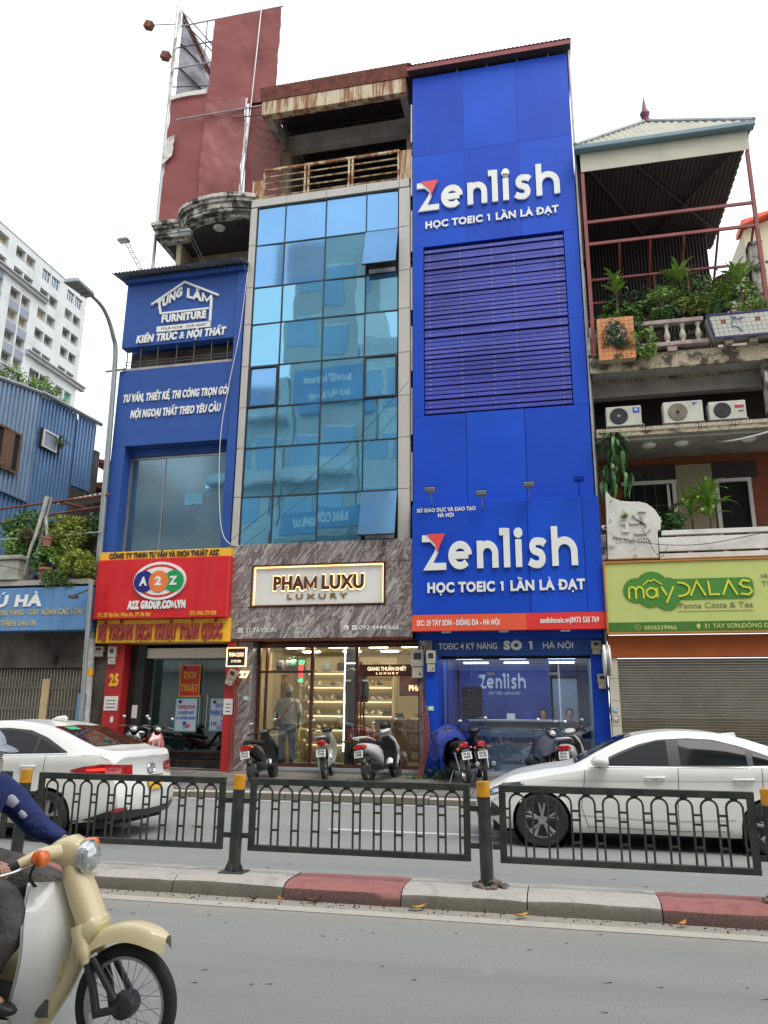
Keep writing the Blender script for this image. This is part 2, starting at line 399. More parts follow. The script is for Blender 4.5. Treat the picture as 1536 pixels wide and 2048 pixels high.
M('pink_stone', (.42, .33, .30), .8, dirt=.6, dcol=(.08, .07, .05), ds=4)
M('red_steel', (.24, .05, .045), .5, var=.25, vs=4, dirt=.25, dcol=(.1, .04, .03))
M('roof_cream', (.42, .41, .32), .55, var=.08, dirt=.25, ds=1); M('fascia_cream', (.5, .48, .38), .5, var=.05, dirt=.12)
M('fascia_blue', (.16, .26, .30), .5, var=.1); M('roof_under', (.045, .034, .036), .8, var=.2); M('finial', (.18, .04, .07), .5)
M('corr_blue', (.13, .26, .46), .45, .15, var=.14, vs=1.2, dirt=.35, dcol=(.12, .2, .3), ds=1, streak=True)
M('corr_pale', (.22, .33, .46), .45, .15, var=.12, vs=1.2, dirt=.3, dcol=(.2, .27, .33), ds=1, streak=True)
M('corr_cream', (.6, .55, .4), .5, var=.08, dirt=.3, dcol=(.3, .25, .15), ds=1)
M('flashing', (.3, .33, .36), .5, .4, dirt=.3); M('wood', (.16, .09, .045), .7, var=.3, vs=8)
M('board_red', (.21, .042, .038), .6, var=.08, vs=.8, dirt=.12, dcol=(.42, .16, .14), ds=.7, dpos=.5, bump=.2, bs=1.6)
M('board_red_b', (.23, .05, .046), .45, var=.1, vs=.9, dirt=.15, dcol=(.45, .2, .18), ds=.8, dpos=.5, bump=.35, bs=2.0)
M('torn_vinyl', (.3, .3, .34), .6, var=.6, vs=1.3, dirt=.6, ds=1); M('galv', (.36, .35, .34), .4, .6, var=.2)
M('apt_wall', (.60, .63, .62), .85, var=.05, dirt=.45, dcol=(.25, .27, .26), ds=.28, dpos=.55)
M('apt_grey', (.25, .28, .33), .8, var=.05); M('apt_trim', (.36, .36, .38), .8); M('apt_void', (.10, .10, .085), .6, var=.4, vs=.3)
M('apt_void_b', (.27, .23, .15), .7, var=.3, vs=.4); M('apt_void_c', (.2, .2, .19), .6, var=.4, vs=.3); M('apt_rail', (.55, .57, .56), .6); M('mint', (.12, .45, .28), .6)
M('sign_sky', (.09, .24, .48), .5, var=.12, vs=1.2, dirt=.4, dcol=(.2, .3, .4), ds=1, streak=True)
M('gold_letter', (.5, .42, .22), .5, dirt=.2)
M('dirty_wall', (.10, .085, .07), .85, var=.4, vs=1.5, dirt=.8, dcol=(.02, .018, .015), ds=1.2)
M('gate_bar', (.26, .24, .2), .55, .4, var=.15); M('plank', (.5, .37, .2), .7, var=.2)
M('terracotta', (.33, .14, .085), .75, var=.2, dirt=.3); M('trough', (.42, .42, .36), .8, var=.1, dirt=.6, ds=3)
M('leaf_a', (.085, .19, .03), .5, var=.55, vs=6); M('leaf_b', (.27, .32, .045), .5, var=.5, vs=6); M('leaf_c', (.045, .10, .035), .5, var=.5, vs=6)
M('leaf_d', (.07, .17, .05), .4, var=.4, vs=9); M('leaf_e', (.19, .33, .055), .45, var=.4, vs=9); M('bark', (.12, .09, .065), .9, var=.3, bump=.5, bs=30)
M('fence_green', (.024, .034, .029), .42, var=.35, vs=8, dirt=.6, dcol=(.10, .085, .065), ds=6, dpos=.52)
M('post_yellow', (.72, .33, .015), .45, var=.1, vs=9, dirt=.6, dcol=(.18, .1, .04), ds=7, dpos=.56)
M('car_white', (.76, .77, .73), .3, var=.02, coat=.5)
M('car_glass', (.010, .012, .013), .05, var=0, spec=.28); M('car_trim', (.03, .03, .032), .4)
M('tail_red', (.42, .006, .008), .12, var=.35, vs=12, coat=1); M('lamp_clear', (.55, .58, .58), .1, .5, var=.3, vs=20, coat=1); M('alloy', (.46, .46, .46), .3, .75, var=.15, vs=10)
M('alloy_dark', (.05, .05, .05), .4, .4); M('plate_yellow', (.75, .42, .02), .4); M('plate_white', (.72, .72, .7), .4)
M('amber', (.85, .16, .01), .2, var=.1, coat=1); M('sticker_green', (.02, .5, .25), .4)
M('concrete_post', (.5, .5, .47), .85, var=.15, dirt=.8, dcol=(.2, .2, .18), ds=6, dpos=.5, bump=.3)
M('lamp_grey', (.28, .31, .31), .45, .4, var=.1); M('black_granite', (.02, .019, .02), .18, var=.4, vs=3)
M('cable_black', (.015, .015, .015), .6); M('cable_red', (.2, .06, .045), .6); M('cable_white', (.6, .62, .62), .5)
M('meter_beige', (.45, .42, .34), .5, dirt=.5, dcol=(.2, .15, .1), ds=7); M('ac_white', (.55, .54, .47), .5, dirt=.3, dcol=(.25, .23, .18), ds=3); M('ac_dark', (.03, .03, .035), .5)
M('skin', (.45, .25, .17), .55); M('hair', (.012, .01, .01), .5)
M('interior_cream', (.62, .54, .34), .6, var=.05); M('interior_blue', (.03, .06, .3), .5); M('interior_grey', (.32, .37, .41), .5); M('paper', (.68, .68, .66), .7, var=.03)
emitter('led_warm', (1, .82, .5), 1.5); emitter('led_white', (.9, 1, 1), 3.5); emitter('gold_glow', (1, .62, .25), 2.2); emitter('ceiling_glow', (1, .88, .66), 14); emitter('cool_glow', (.75, .88, 1), 4)
emitter('led_red', (1, .05, .05), 1.6); emitter('led_green', (.05, .9, .3), 1.6)
emitter('lit_letter', (1, .72, .45), .9)
clear_glass('shop_glass', (.95, .96, .94), .07); clear_glass('green_glass', (.5, .62, .57), .1); clear_glass('blue_shop_glass', (.8, .86, .95), .1)
mirror_glass('facade_glass', (.27, .58, .78), (.06, .24, .38), .6, .14, .8)
mirror_glass('facade_glass_pale', (.22, .45, .76), (.09, .26, .46), .6, .12, .6, .06)  # paler copy for upper panes, bright sky reflection put into its colour
mirror_glass('facade_glass_open', (.12, .27, .5), (.12, .3, .5), .6, .1, .6, .06)
mirror_glass('film_glass', (.26, .42, .52), (.07, .13, .18), .42, .1, .6, .12)
mirror_glass('far_glass', (.3, .45, .6), (.03, .06, .1), .5, .1, .6, .1)

def asphalt():
    m = bpy.data.materials.new('asphalt'); m.use_nodes = True; MATS['asphalt'] = m; t = m.node_tree; p = t.nodes['Principled BSDF']
    co = _coord(t); fine = _noise(t, co, 75, 4, .8); mid = _noise(t, co, 14, 6, .7); big = _noise(t, co, .45, 4, .6)
    c = _mix(t, _ramp(t, fine, [(.32, 0.), (.68, 1.)]), (.135, .139, .128), (.37, .374, .345))
    c = _mix(t, _ramp(t, mid, [(.35, 0.), (.75, .35)]), c, (.30, .31, .30)); c = _mix(t, _ramp(t, big, [(.35, 0.), (.7, .45)]), c, (.22, .235, .23))
    c = _mix(t, _ramp(t, _noise(t, _coord(t, (.10, 1.1, 1)), 1.3, 5, .6), [(.42, 0.), (.68, .5)]), c, (.17, .18, .175))
    c = _mix(t, _ramp(t, _noise(t, co, 2.2, 8, .75), [(.60, 0.), (.72, .55)]), c, (.42, .42, .40))
    sep = t.nodes.new('ShaderNodeSeparateXYZ'); t.links.new(_coord(t), sep.inputs[0])
    # pale dust swept against the median kerb
    ma = t.nodes.new('ShaderNodeMapRange'); ma.inputs['From Min'].default_value = 6.25; ma.inputs['From Max'].default_value = 6.95; t.links.new(sep.outputs[1], ma.inputs[0])
    mu = t.nodes.new('ShaderNodeMath'); mu.operation = 'MULTIPLY'; t.links.new(ma.outputs[0], mu.inputs[0]); t.links.new(_ramp(t, mid, [(.2, .45), (.7, .95)]), mu.inputs[1])
    m2 = t.nodes.new('ShaderNodeMath'); m2.operation = 'LESS_THAN'; m2.inputs[1].default_value = 7.5; t.links.new(sep.outputs[1], m2.inputs[0])
    m3 = t.nodes.new('ShaderNodeMath'); m3.operation = 'MULTIPLY'; t.links.new(mu.outputs[0], m3.inputs[0]); t.links.new(m2.outputs[0], m3.inputs[1])
    c = _mix(t, m3.outputs[0], c, (.36, .325, .27))
    cr_ = t.nodes.new('ShaderNodeTexVoronoi'); cr_.inputs['Scale'].default_value = 2.3; cr_.feature = 'F1'; t.links.new(_coord(t, (.45, 1.6, 1)), cr_.inputs['Vector'])
    c = _mix(t, _ramp(t, cr_.outputs[0], [(.02, 1.), (.045, 0.)]), c, (.03, .03, .03))
    t.links.new(c, p.inputs['Base Color']); p.inputs['Roughness'].default_value = .85
    b = t.nodes.new('ShaderNodeBump'); b.inputs['Strength'].default_value = .6; b.inputs['Distance'].default_value = .006; t.links.new(fine, b.inputs['Height']); t.links.new(b.outputs[0], p.inputs['Normal'])
asphalt()
def marble():
    m = bpy.data.materials.new('marble'); m.use_nodes = True; MATS['marble'] = m; t = m.node_tree; p = t.nodes['Principled BSDF']
    g = _coord(t, (1, 1, 1), (0, radians(-35), 0))
    m2 = t.nodes.new('ShaderNodeMapping'); m2.inputs['Scale'].default_value = (2.2, 1, .55); t.links.new(g, m2.inputs[0])
    wv = t.nodes.new('ShaderNodeVectorMath'); wv.operation = 'MULTIPLY_ADD'; nn = t.nodes.new('ShaderNodeTexNoise'); nn.inputs['Scale'].default_value = 1.1; nn.inputs['Detail'].default_value = 4; t.links.new(m2.outputs[0], nn.inputs['Vector'])
    t.links.new(nn.outputs['Color'], wv.inputs[0]); wv.inputs[1].default_value = (1.3, .4, 1.3); t.links.new(m2.outputs[0], wv.inputs[2])
    n2 = _noise(t, wv.outputs[0], 1.5, 12, .66, .5)
    c = t.nodes.new('ShaderNodeValToRGB'); e = c.color_ramp.elements
    st = [(.30, (.06, .04, .04)), (.39, (.17, .13, .125)), (.44, (.40, .36, .34)), (.47, (.11, .08, .08)), (.51, (.22, .185, .175)), (.55, (.55, .52, .48)), (.575, (.15, .115, .115)), (.63, (.30, .27, .255)), (.70, (.09, .065, .07))]
    while len(e) < len(st): e.new(.5)
    for i, (q, k) in enumerate(st): e[i].position = q; e[i].color = (*k, 1)
    t.links.new(n2, c.inputs[0]); t.links.new(c.outputs[0], p.inputs['Base Color']); p.inputs['Roughness'].default_value = .3
marble()
def paving():
    m = bpy.data.materials.new('paving'); m.use_nodes = True; MATS['paving'] = m; t = m.node_tree; p = t.nodes['Principled BSDF']
    co = _coord(t); c = _mix(t, _ramp(t, _noise(t, co, 1.5, 6), [(.3, 0.), (.7, 1.)]), (.13, .12, .105), (.25, .235, .21))
    c = _mix(t, _ramp(t, _noise(t, co, 40, 3), [(.35, 0.), (.8, .6)]), c, (.08, .075, .07)); t.links.new(c, p.inputs['Base Color']); p.inputs['Roughness'].default_value = .85
paving()
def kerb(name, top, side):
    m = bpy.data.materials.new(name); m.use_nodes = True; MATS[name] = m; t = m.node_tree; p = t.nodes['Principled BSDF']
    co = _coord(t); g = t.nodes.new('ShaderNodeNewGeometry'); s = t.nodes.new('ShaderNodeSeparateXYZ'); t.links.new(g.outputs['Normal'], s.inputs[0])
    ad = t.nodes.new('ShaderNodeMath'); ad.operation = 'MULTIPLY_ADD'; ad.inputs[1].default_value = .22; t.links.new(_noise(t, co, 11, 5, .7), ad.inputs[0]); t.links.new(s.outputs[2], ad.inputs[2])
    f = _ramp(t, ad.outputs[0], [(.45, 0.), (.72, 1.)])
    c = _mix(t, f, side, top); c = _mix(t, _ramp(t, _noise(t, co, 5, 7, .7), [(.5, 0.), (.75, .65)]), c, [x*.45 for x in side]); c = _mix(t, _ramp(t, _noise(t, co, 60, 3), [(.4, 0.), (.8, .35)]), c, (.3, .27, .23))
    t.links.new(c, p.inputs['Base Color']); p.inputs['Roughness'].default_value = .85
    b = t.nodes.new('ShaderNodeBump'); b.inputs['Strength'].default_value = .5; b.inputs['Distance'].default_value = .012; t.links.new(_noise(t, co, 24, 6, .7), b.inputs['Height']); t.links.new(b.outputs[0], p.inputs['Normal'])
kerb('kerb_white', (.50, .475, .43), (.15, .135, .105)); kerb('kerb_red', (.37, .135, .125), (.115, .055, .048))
def paint(name, col):
    m = bpy.data.materials.new(name); m.use_nodes = True; MATS[name] = m; t = m.node_tree; p = t.nodes['Principled BSDF']
    co = _coord(t); c = _mix(t, _ramp(t, _noise(t, co, 8, 7, .75), [(.5, 0.), (.72, .6)]), col, (.25, .24, .21)); t.links.new(c, p.inputs['Base Color']); p.inputs['Roughness'].default_value = .7
paint('road_paint', (.47, .44, .38)); paint('road_paint_white', (.6, .6, .58))

# ------------------------------------------------------------------ setting: ground, road, pavements, median
S(MB().box(-300, 300, -200, 500, -.6, -.02), 'ground', 'paving')
road = S(MB().box(-70, 70, -.5, 14.62, -.3, 0), 'road', 'asphalt')
mk = MB().quad((-70, 6.72, .004), (70, 6.72, .004), (70, 6.88, .004), (-70, 6.88, .004))
P(mk, 'road_line', 'road_paint', road)
P(MB().quad((-70, 14.45, .004), (70, 14.45, .004), (70, 14.57, .004), (-70, 14.57, .004)), 'road_line', 'road_paint_white', road)
P(MB().quad((-70, 7.95, .004), (70, 7.95, .004), (70, 8.05, .004), (-70, 8.05, .004)), 'road_line', 'road_paint', road)
for k in range(-5, 6):
    x = -3.3+k*7.5
    P(MB().quad((x, 11.25, .004), (x+3, 11.25, .004), (x+3, 11.38, .004), (x, 11.38, .004)), 'lane_dash', 'road_paint_white', road)
# pavement in front of the shops: kerb stones and big worn slabs, rising gently to the facades
pave = bpy.data.objects.new('pavement', None); COL.objects.link(pave); pave['kind'] = 'structure'
def pz(y): return .135+.085*(y-14.75)
P(MB().hexa([(-60, 14.8, -.2), (60, 14.8, -.2), (60, 18, -.2), (-60, 18, -.2), (-60, 14.8, .09), (60, 14.8, .09), (60, 18, .09), (-60, 18, .09)]), 'paving_bed', 'paving', pave)
rng = random.Random(3)
x = -19.
while x < 9:
    w = rng.uniform(.8, 1.02); h = .13+rng.uniform(-.012, .012)
    P(MB().box(x+.006, x+w-.006, 14.62, 14.86, -.05, h), 'kerb_stone', 'kerb_white', pave, bev=.015); x += w
for j, (ya, yb) in enumerate(((14.87, 15.65), (15.65, 16.45), (16.45, 17.6))):
    x = -19.+j*.37
    while x < 8.5:
        w = 1.02+rng.uniform(-.02, .02); e = rng.uniform(-.006, .006)
        P(MB().hexa([(x+.008, ya+.008, .05), (x+w-.008, ya+.008, .05), (x+w-.008, yb-.008, .05), (x+.008, yb-.008, .05),
                     (x+.008, ya+.008, pz(ya)+e), (x+w-.008, ya+.008, pz(ya)+e), (x+w-.008, yb-.008, pz(yb)+e), (x+.008, yb-.008, pz(yb)+e)]), 'paving_slab', 'paving', pave)
        x += w
S(MB().box(-70, 70, -4.2, -.5, -.1, .14), 'near_pavement', 'paving')
# median kerb of one-metre painted stones, two white to one red
med = bpy.data.objects.new('median_kerb', None); COL.objects.link(med); med['kind'] = 'structure'
prof = [(7.08, -.02), (7.66, -.02), (7.66, .11), (7.63, .135), (7.28, .142), (7.17, .132), (7.11, .10), (7.085, .04)]
for k in range(-11, 11):
    x0 = -2.48+k*1.07; rd = k % 3 == 0
    g = .005; dz = .004*((k*7) % 3-1)
    mb = MB()
    def f(u, v, x0=x0, dz=dz): return None
    xs = [x0+g+(1.07-2*g)*i/8 for i in range(9)]
    n = len(prof); vs = []
    for i, xx in enumerate(xs):
        for j, (y, z) in enumerate(prof):
            ww = noise.noise(Vector((xx*2.3, y*3, z*5)))*.012; sh = .012 if i in (0, 8) else 0
            vs.append((xx, y+(ww+sh if j > 3 or j == 0 else 0), z+dz+(ww*.6-sh*.6 if z > .09 else 0)))
    mb.add(vs, [(i*n+j, i*n+(j+1) % n, (i+1)*n+(j+1) % n, (i+1)*n+j) for i in range(8) for j in range(n)]+[tuple(range(n-1, -1, -1)), tuple(range(8*n, 9*n))])
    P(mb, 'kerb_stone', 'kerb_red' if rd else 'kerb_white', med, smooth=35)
# fallen leaves and broken plastic by the kerb: each on its own
for i, (x, y, c, s) in enumerate([(-2.46, 7.0, 'dry_leaf', .05), (-2.18, 7.03, 'brown_leaf', .075), (-2.7, 6.96, 'brown_leaf', .05), (-1.24, 7.0, 'dry_leaf', .08), (-.38, 6.95, 'dry_leaf', .075),
                                  (-.68, 6.97, 'brown_leaf', .04), (-5.2, 10.9, 'dry_leaf', .06), (.86, 7.0, 'dry_leaf', .07)]):
    M('dry_leaf', (.55, .27, .06), .6, var=.3, vs=30); M('brown_leaf', (.12, .055, .035), .7, var=.3, vs=30)
    mb = MB(); rs = random.Random(i); a = rs.uniform(0, 3)
    def lf(u, v, x=x, y=y, s=s, a=a):
        q = (u-.5)*2; w = (1-q*q)*.35*(v-.5)*2; px, py = q*s, w*s
        return (x+px*cos(a)-py*sin(a), y+px*sin(a)+py*cos(a), .012+.02*q*q+.015*abs(v-.5)*2+s*.08)
    mb.grid(lf, 6, 2)
    o = P(mb, 'fallen_leaf', c, smooth=True)
    tag(o, ['yellow fallen leaf against the red kerb stone, its left end', 'curled brown leaf under the middle of the red kerb stone', 'small brown leaf under the white kerb left of the red stone', 'large yellow leaf on the painted line below the white kerb stones',
            'yellow leaf on the road line under the second railing post, right of it', 'small dark leaf on the dusty gutter right of the big yellow leaf', 'lone pale leaf on the far lane behind the left railing panel', 'yellow leaf in the gutter by the far right red kerb stone'][i], 'leaf', 'fallen leaves on the road')

rs = random.Random(31); mb = MB()
for k in range(90):
    x, y = rs.uniform(-4.5, 3.5), rs.uniform(3.6, 7.05) if k < 60 else rs.uniform(7.8, 14); L, w, a = rs.uniform(.012, .06), rs.uniform(.002, .006), rs.gauss(0, .25)
    mb.quad((x, y, .006), (x+L*cos(a), y+L*sin(a), .006), (x+L*cos(a), y+L*sin(a)+w, .012), (x, y+w, .006))
for k in range(260):
    x, y = rs.uniform(-5, 4), 7.06-abs(rs.gauss(0, .09)); s_ = rs.uniform(.003, .011); mb.ball((x, y, s_*.5), (s_, s_, s_*.6), 5, 3)
o = P(mb, 'road_grit', 'grit', kind='stuff'); tag(o, 'dark grit, scraps and tyre scuffs scattered on the road and in the gutter', 'grit')
# ------------------------------------------------------------------ railing on the median
def rail_panel(x0, x1, label):
    t = T('railing', label, 'railing', (x0, 7.38, .33), 'green railing panels along the median')
    z0, z1, y, b = .375, .99, 7.38, .06
    mb = MB().box(x0, x1, y-.02, y+.02, z1-.06, z1).box(x0, x1, y-.02, y+.02, z0-.035, z0+.02)
    mb.box(x0, x0+b, y-.0195, y+.0195, z0+.02, z1-.06).box(x1-b, x1, y-.0195, y+.0195, z0+.02, z1-.06)
    P(mb, 'frame', 'fence_green', t, bev=.004)
    n = 10; w = (x1-x0-2*b)/n; r = w*.33; za = z1-.06-r-.015
    for i in range(n):
        cx = x0+b+w*(i+.5); pts = [(cx-r, y, z0+.018), (cx-r, y, za-.1), (cx-r, y, za)]
        pts += [(cx-r*cos(a), y, za+r*sin(a)) for a in [pi*k/10 for k in range(1, 10)]]+[(cx+r, y, za), (cx+r, y, za-.1), (cx+r, y, z0+.018)]
        P(MB().tube(pts, .0105, 6), 'arch_bar', 'fence_green', t, smooth=True)
    for i in range(n+1):
        xa = x0+b if i == 0 else x0+b+w*(i-.5)+r; xb = x1-b if i == n else x0+b+w*(i+.5)-r
        for z in (.79, .715, .53): P(MB().box(xa-.003, xb+.003, y-.009, y+.009, z-.009, z+.009), 'cross_tie', 'fence_green', t)
    for i in range(n): P(MB().box(x0+b+w*(i+.5)-.03, x0+b+w*(i+.5)+.03, y-.006, y+.006, z1-.075, z1-.058), 'weld_tab', 'fence_green', t)
def rail_post(x, label, lean, broken=False):
    t = T('railing_post', label, 'post', (x, 7.38,   .14), 'railing posts with yellow caps')
    xt = x+lean; g = MB().tube([(x, 7.38, .12), (x+lean*.8, 7.38, .885)], .058, 16); P(g, 'pole', 'fence_green', t, smooth=60)
    P(MB().tube([(x+lean*.8, 7.38, .885), (xt, 7.38, 1.015)], .059, 16), 'yellow_cap', 'post_yellow', t, smooth=60)
    for z in (.78, .47):
        P(MB().box(x-.14, x-.055, 7.365, 7.395, z-.022, z+.022).tube([(x-.1, 7.35, z), (x-.1, 7.41, z)], .008, 6), 'bracket', 'fence_green', t)
        P(MB().box(x+.055, x+.14, 7.365, 7.395, z-.022, z+.022).tube([(x+.1, 7.35, z), (x+.1, 7.41, z)], .008, 6), 'bracket', 'fence_green', t)
    if broken:
        mb = MB(); rs = random.Random(5)
        for k in range(46):
            a = rs.uniform(0, 6.28); d = rs.uniform(.04, .15); c = Vector((x+.02+d*cos(a), 7.38+d*sin(a)*.8, 0.15+rs.uniform(0, .02)+.06*max(0, 1-d/.1))); s = rs.uniform(.012, .03)
            mb.ball(c, (s*1.5, s, s*.6), 5, 3)
        P(mb, 'broken_mortar', 'mortar', t, kind='stuff')
    else:
        P(MB().box(x-.12, x+.12, 7.28, 7.48, .143, .157).prism([(x-.1, .157), (x-.058, .157), (x-.058, .25)], 7.375, 7.385).prism([(x+.1, .157), (x+.058, .157), (x+.058, .25)], 7.375, 7.385)
          .prism([(7.29, .157), (7.334, .157), (7.334, .25)], x-.005, x+.005, 'x'), 'base_plate', 'galv_dark', t, bev=.003)
M('mortar', (.2, .17, .14), .9, var=.4, vs=20); M('galv_dark', (.09, .09, .085), .6, .3, var=.2)
rail_panel(-5.25, -3.20, 'green railing panel in front of the white car seen from behind')
rail_panel(-2.94, -.83, 'green railing panel between the first and second yellow capped posts, middle of the photo')
rail_panel(-.57, 1.56, 'green railing panel in front of the white sedan front wheel and doors')
rail_panel(1.80, 3.9, 'green railing panel beyond the right edge post')
rail_panel(-7.6, -5.58, 'green railing panel behind the rider, its end just left of the leftmost post')
for x, l, d, b in ((-5.42, 'leftmost yellow capped railing post, beside the rider', .01, 0), (-3.07, 'upright railing post with triangular gusset base plate left of the red kerb stone', .012, 0),
                   (-.69, 'railing post set in broken mortar in front of the white sedan bonnet', -.02, 1), (1.68, 'railing post at the right edge of the photo by the sedan rear wheel', -.01, 1)): rail_post(x, l, d, b)
# ================================================================== HOUSE 27: glass building with the marble shopfront
M('frame_dark', (.03, .045, .055), .5, .3)
g27 = T('glass_building', 'narrow building with a blue glass curtain wall framed in pale grey panels', 'building', (-5.4, 17.2, .4))
boxp('wall', 'beam_grey', g27, -7.58, -3.2, 17.3, 27, 3.2, 15.05)
xs = [-7.4, -6.6, -5.46, -4.35, -3.5]; zs = [14.93, 13.77, 12.5, 11.42, 10.22, 9.08, 8.0, 6.72, 5.5]
rng = random.Random(11)
G, Y0 = .006, 17.0
for i in range(len(zs)-1):                                     # side panels of the frame, one per storey row
    boxp('cladding_panel', 'acp_grey', g27, -7.6, -7.42, Y0, 17.12, zs[i+1]+G, zs[i]-G, bev=.006)
    boxp('cladding_panel', 'acp_grey', g27, -3.47, -3.2, Y0, 17.12, zs[i+1]+G, zs[i]-G, bev=.006)
    boxp('cladding_panel', 'acp_grey', g27, -3.195, -3.18, Y0+.01, 17.6, zs[i+1]+G, zs[i]-G)
for a, b in zip([-7.6, -6.6, -5.46, -4.35, -3.47], [-6.6, -5.46, -4.35, -3.47, -3.2]):
    boxp('cladding_panel', 'acp_grey', g27, a+G, b-G, Y0, 17.14, 14.96, 15.2, bev=.006)
boxp('joint_backing', 'joint_dark', g27, -7.59, -3.21, 17.10, 17.2, 5.5, 15.18)
for x in xs[1:4]: boxp('mullion', 'frame_dark', g27, x-.015, x+.015, 17.035, 17.09, 5.5, 14.94)
for x in (-7.405, -3.485): boxp('mullion', 'frame_dark', g27, x-.015, x+.015, 17.034, 17.09, 5.5, 14.94)
for z in zs: boxp('transom', 'frame_dark', g27, -7.4, -3.5, 17.038, 17.088, z-.014, z+.014)
for i in range(4):
    for j in range(8):
        x0, x1, z1, z0 = xs[i]+.015, xs[i+1]-.015, zs[j]-.014, zs[j+1]+.014
        opened = (i, j) in ((3, 1), (3, 7)); pale = j == 0 or (i == 0 and j in (1, 4)) or (i, j) == (1, 1)
        if opened:
            f = MB().box(x0, x1, 17.04, 17.1, z1-.03, z1); w_ = .42
            hz = z1-.02; L = (z1-z0)*.95; a = radians(17 if j == 1 else 15)
            y1, zb = 17.03-L*sin(a), hz-L*cos(a)
            p = [(x0-.02, 17.03, hz), (x1+.02, 17.03, hz), (x1+.02, 17.05, hz), (x0-.02, 17.05, hz)]
            pane = MB().hexa([(x0-.02, y1, zb), (x1+.02, y1, zb), (x1+.02, y1+.02, zb), (x0-.02, y1+.02, zb), (x0-.02, 17.01, hz), (x1+.02, 17.01, hz), (x1+.02, 17.03, hz), (x0-.02, 17.03, hz)])
            o = P(pane, 'window_pane', 'facade_glass_open', g27, label='top hung pane swung open')
            e = .028
            P(MB().hexa([(x0-.03, y1-.004, zb-e), (x1+.03, y1-.004, zb-e), (x1+.03, y1+.03, zb-e), (x0-.03, y1+.03, zb-e), (x0-.03, y1-.004, zb), (x1+.03, y1-.004, zb), (x1+.03, y1+.03, zb), (x0-.03, y1+.03, zb)]), 'sash', 'dark_void', o)
            boxp('opening', 'dark_void', g27, x0, x1, 17.09, 17.098, z0, z1)
            boxp('inner_blind', 'interior_grey', g27, x0+.06, x1-.06, 17.08, 17.088, z0+.04, z0+.16)
        else:
            tx, tz = rng.uniform(-.008, .008), rng.uniform(-.006, .006)
            y = 17.06
            o = P(MB().hexa([(x0, y-tx-tz, z0), (x1, y+tx-tz, z0), (x1, y+.02, z0), (x0, y+.02, z0), (x0, y-tx+tz, z1), (x1, y+tx+tz, z1), (x1, y+.02, z1), (x0, y+.02, z1)]), 'window_pane', 'facade_glass_pale' if pale else 'facade_glass', g27)
            if (i, j) in ((0, 4), (3, 4)):
                P(MB().box(x0, x0+.035, 17.01, 17.05, z0, z1).box(x1-.035, x1, 17.01, 17.05, z0, z1).box(x0+.035, x1-.035, 17.01, 17.05, z1-.035, z1).box(x0+.035, x1-.035, 17.01, 17.05, z0, z0+.035), 'sash', 'frame_dark', o)
# terrace on top: parapet, rusty railing, roof on beams
boxp('parapet', 'rusty_cream', g27, -7.6, -7.3, 17.02, 17.3, 15.21, 15.8); boxp('parapet', 'rusty_cream', g27, -3.46, -3.15, 17.02, 17.3, 15.21, 16.1)
boxp('terrace_floor', 'beam_grey', g27, -7.6, -3.15, 17.1, 24, 15.06, 15.2)
yr = 17.06
for z in (15.28, 15.49, 15.7, 15.91): P(MB().tube([(-7.28, yr, z), (-3.5, yr, z)], .019, 6), 'rail_bar', 'rusty_rail', g27)
boxp('handrail', 'rusty_rail', g27, -7.3, -3.48, yr-.03, yr+.03, 16.1, 16.16)
for x in (-7.28, -6.1, -6.0, -4.86, -4.76, -3.5): boxp('rail_post', 'rusty_rail', g27, x-.025, x+.025, yr-.025, yr+.025, 15.2, 16.1)
for xa, xb in ((-7.5, -7.44), (-3.3, -3.25)): P(MB().prism([(18.7, 15.2), (22.5, 15.2), (22.5, 19.58), (18.7, 19.02)], xa, xb, 'x'), 'side_wall', 'soffit', g27)
# roof frame
P(MB().box(-7.45, -3.3, 17.0, 17.22, 17.95, 18.42), 'roof_beam', 'rusty_cream', g27, bev=.01)
boxp('roof_beam', 'beam_grey', g27, -7.43, -7.22, 17.23, 22, 17.97, 18.4); boxp('roof_beam', 'beam_grey', g27, -3.5, -3.3, 17.23, 22, 17.97, 18.4)
boxp('roof_beam', 'beam_grey', g27, -7.2, -3.52, 18.45, 18.68, 17.9, 18.42)
boxp('column', 'plaster_beige', g27, -7.43, -7.12, 18.44, 18.7, 15.21, 17.9); boxp('column', 'plaster_beige', g27, -3.55, -3.3, 18.44, 18.7, 15.21, 17.9)
boxp('back_wall', 'soffit', g27, -7.43, -3.31, 22.3, 22.49, 15.2, 19.55)
P(MB().hexa([(-7.5, 16.98, 18.42), (-3.2, 16.98, 18.42), (-3.2, 17.0, 18.42), (-7.5, 17.0, 18.42), (-7.5, 16.9, 18.8), (-3.2, 16.9, 18.8), (-3.2, 16.94, 18.8), (-7.5, 16.94, 18.8)]), 'roof_fascia', 'rust', g27)
def corr(mb, p0, du, dv, n, amp, nrm, per=6):
    """corrugated sheet: n waves along du, straight along dv"""
    p0, du, dv, nrm = map(Vector, (p0, du, dv, nrm)); vs = []; m = n*per
    for i in range(m+1):
        q = p0+du*(i/m)+nrm*(amp*sin(2*pi*i/per)); vs += [q, q+dv]
    return mb.add(vs, [(2*i, 2*i+2, 2*i+3, 2*i+1) for i in range(m)])
P(corr(MB(), (-7.5, 16.92, 18.82), (4.35, 0, 0), (0, 6.2, .9), 34, .018, (0, 0, 1), 4), 'roof_sheet', 'roof_under', g27)
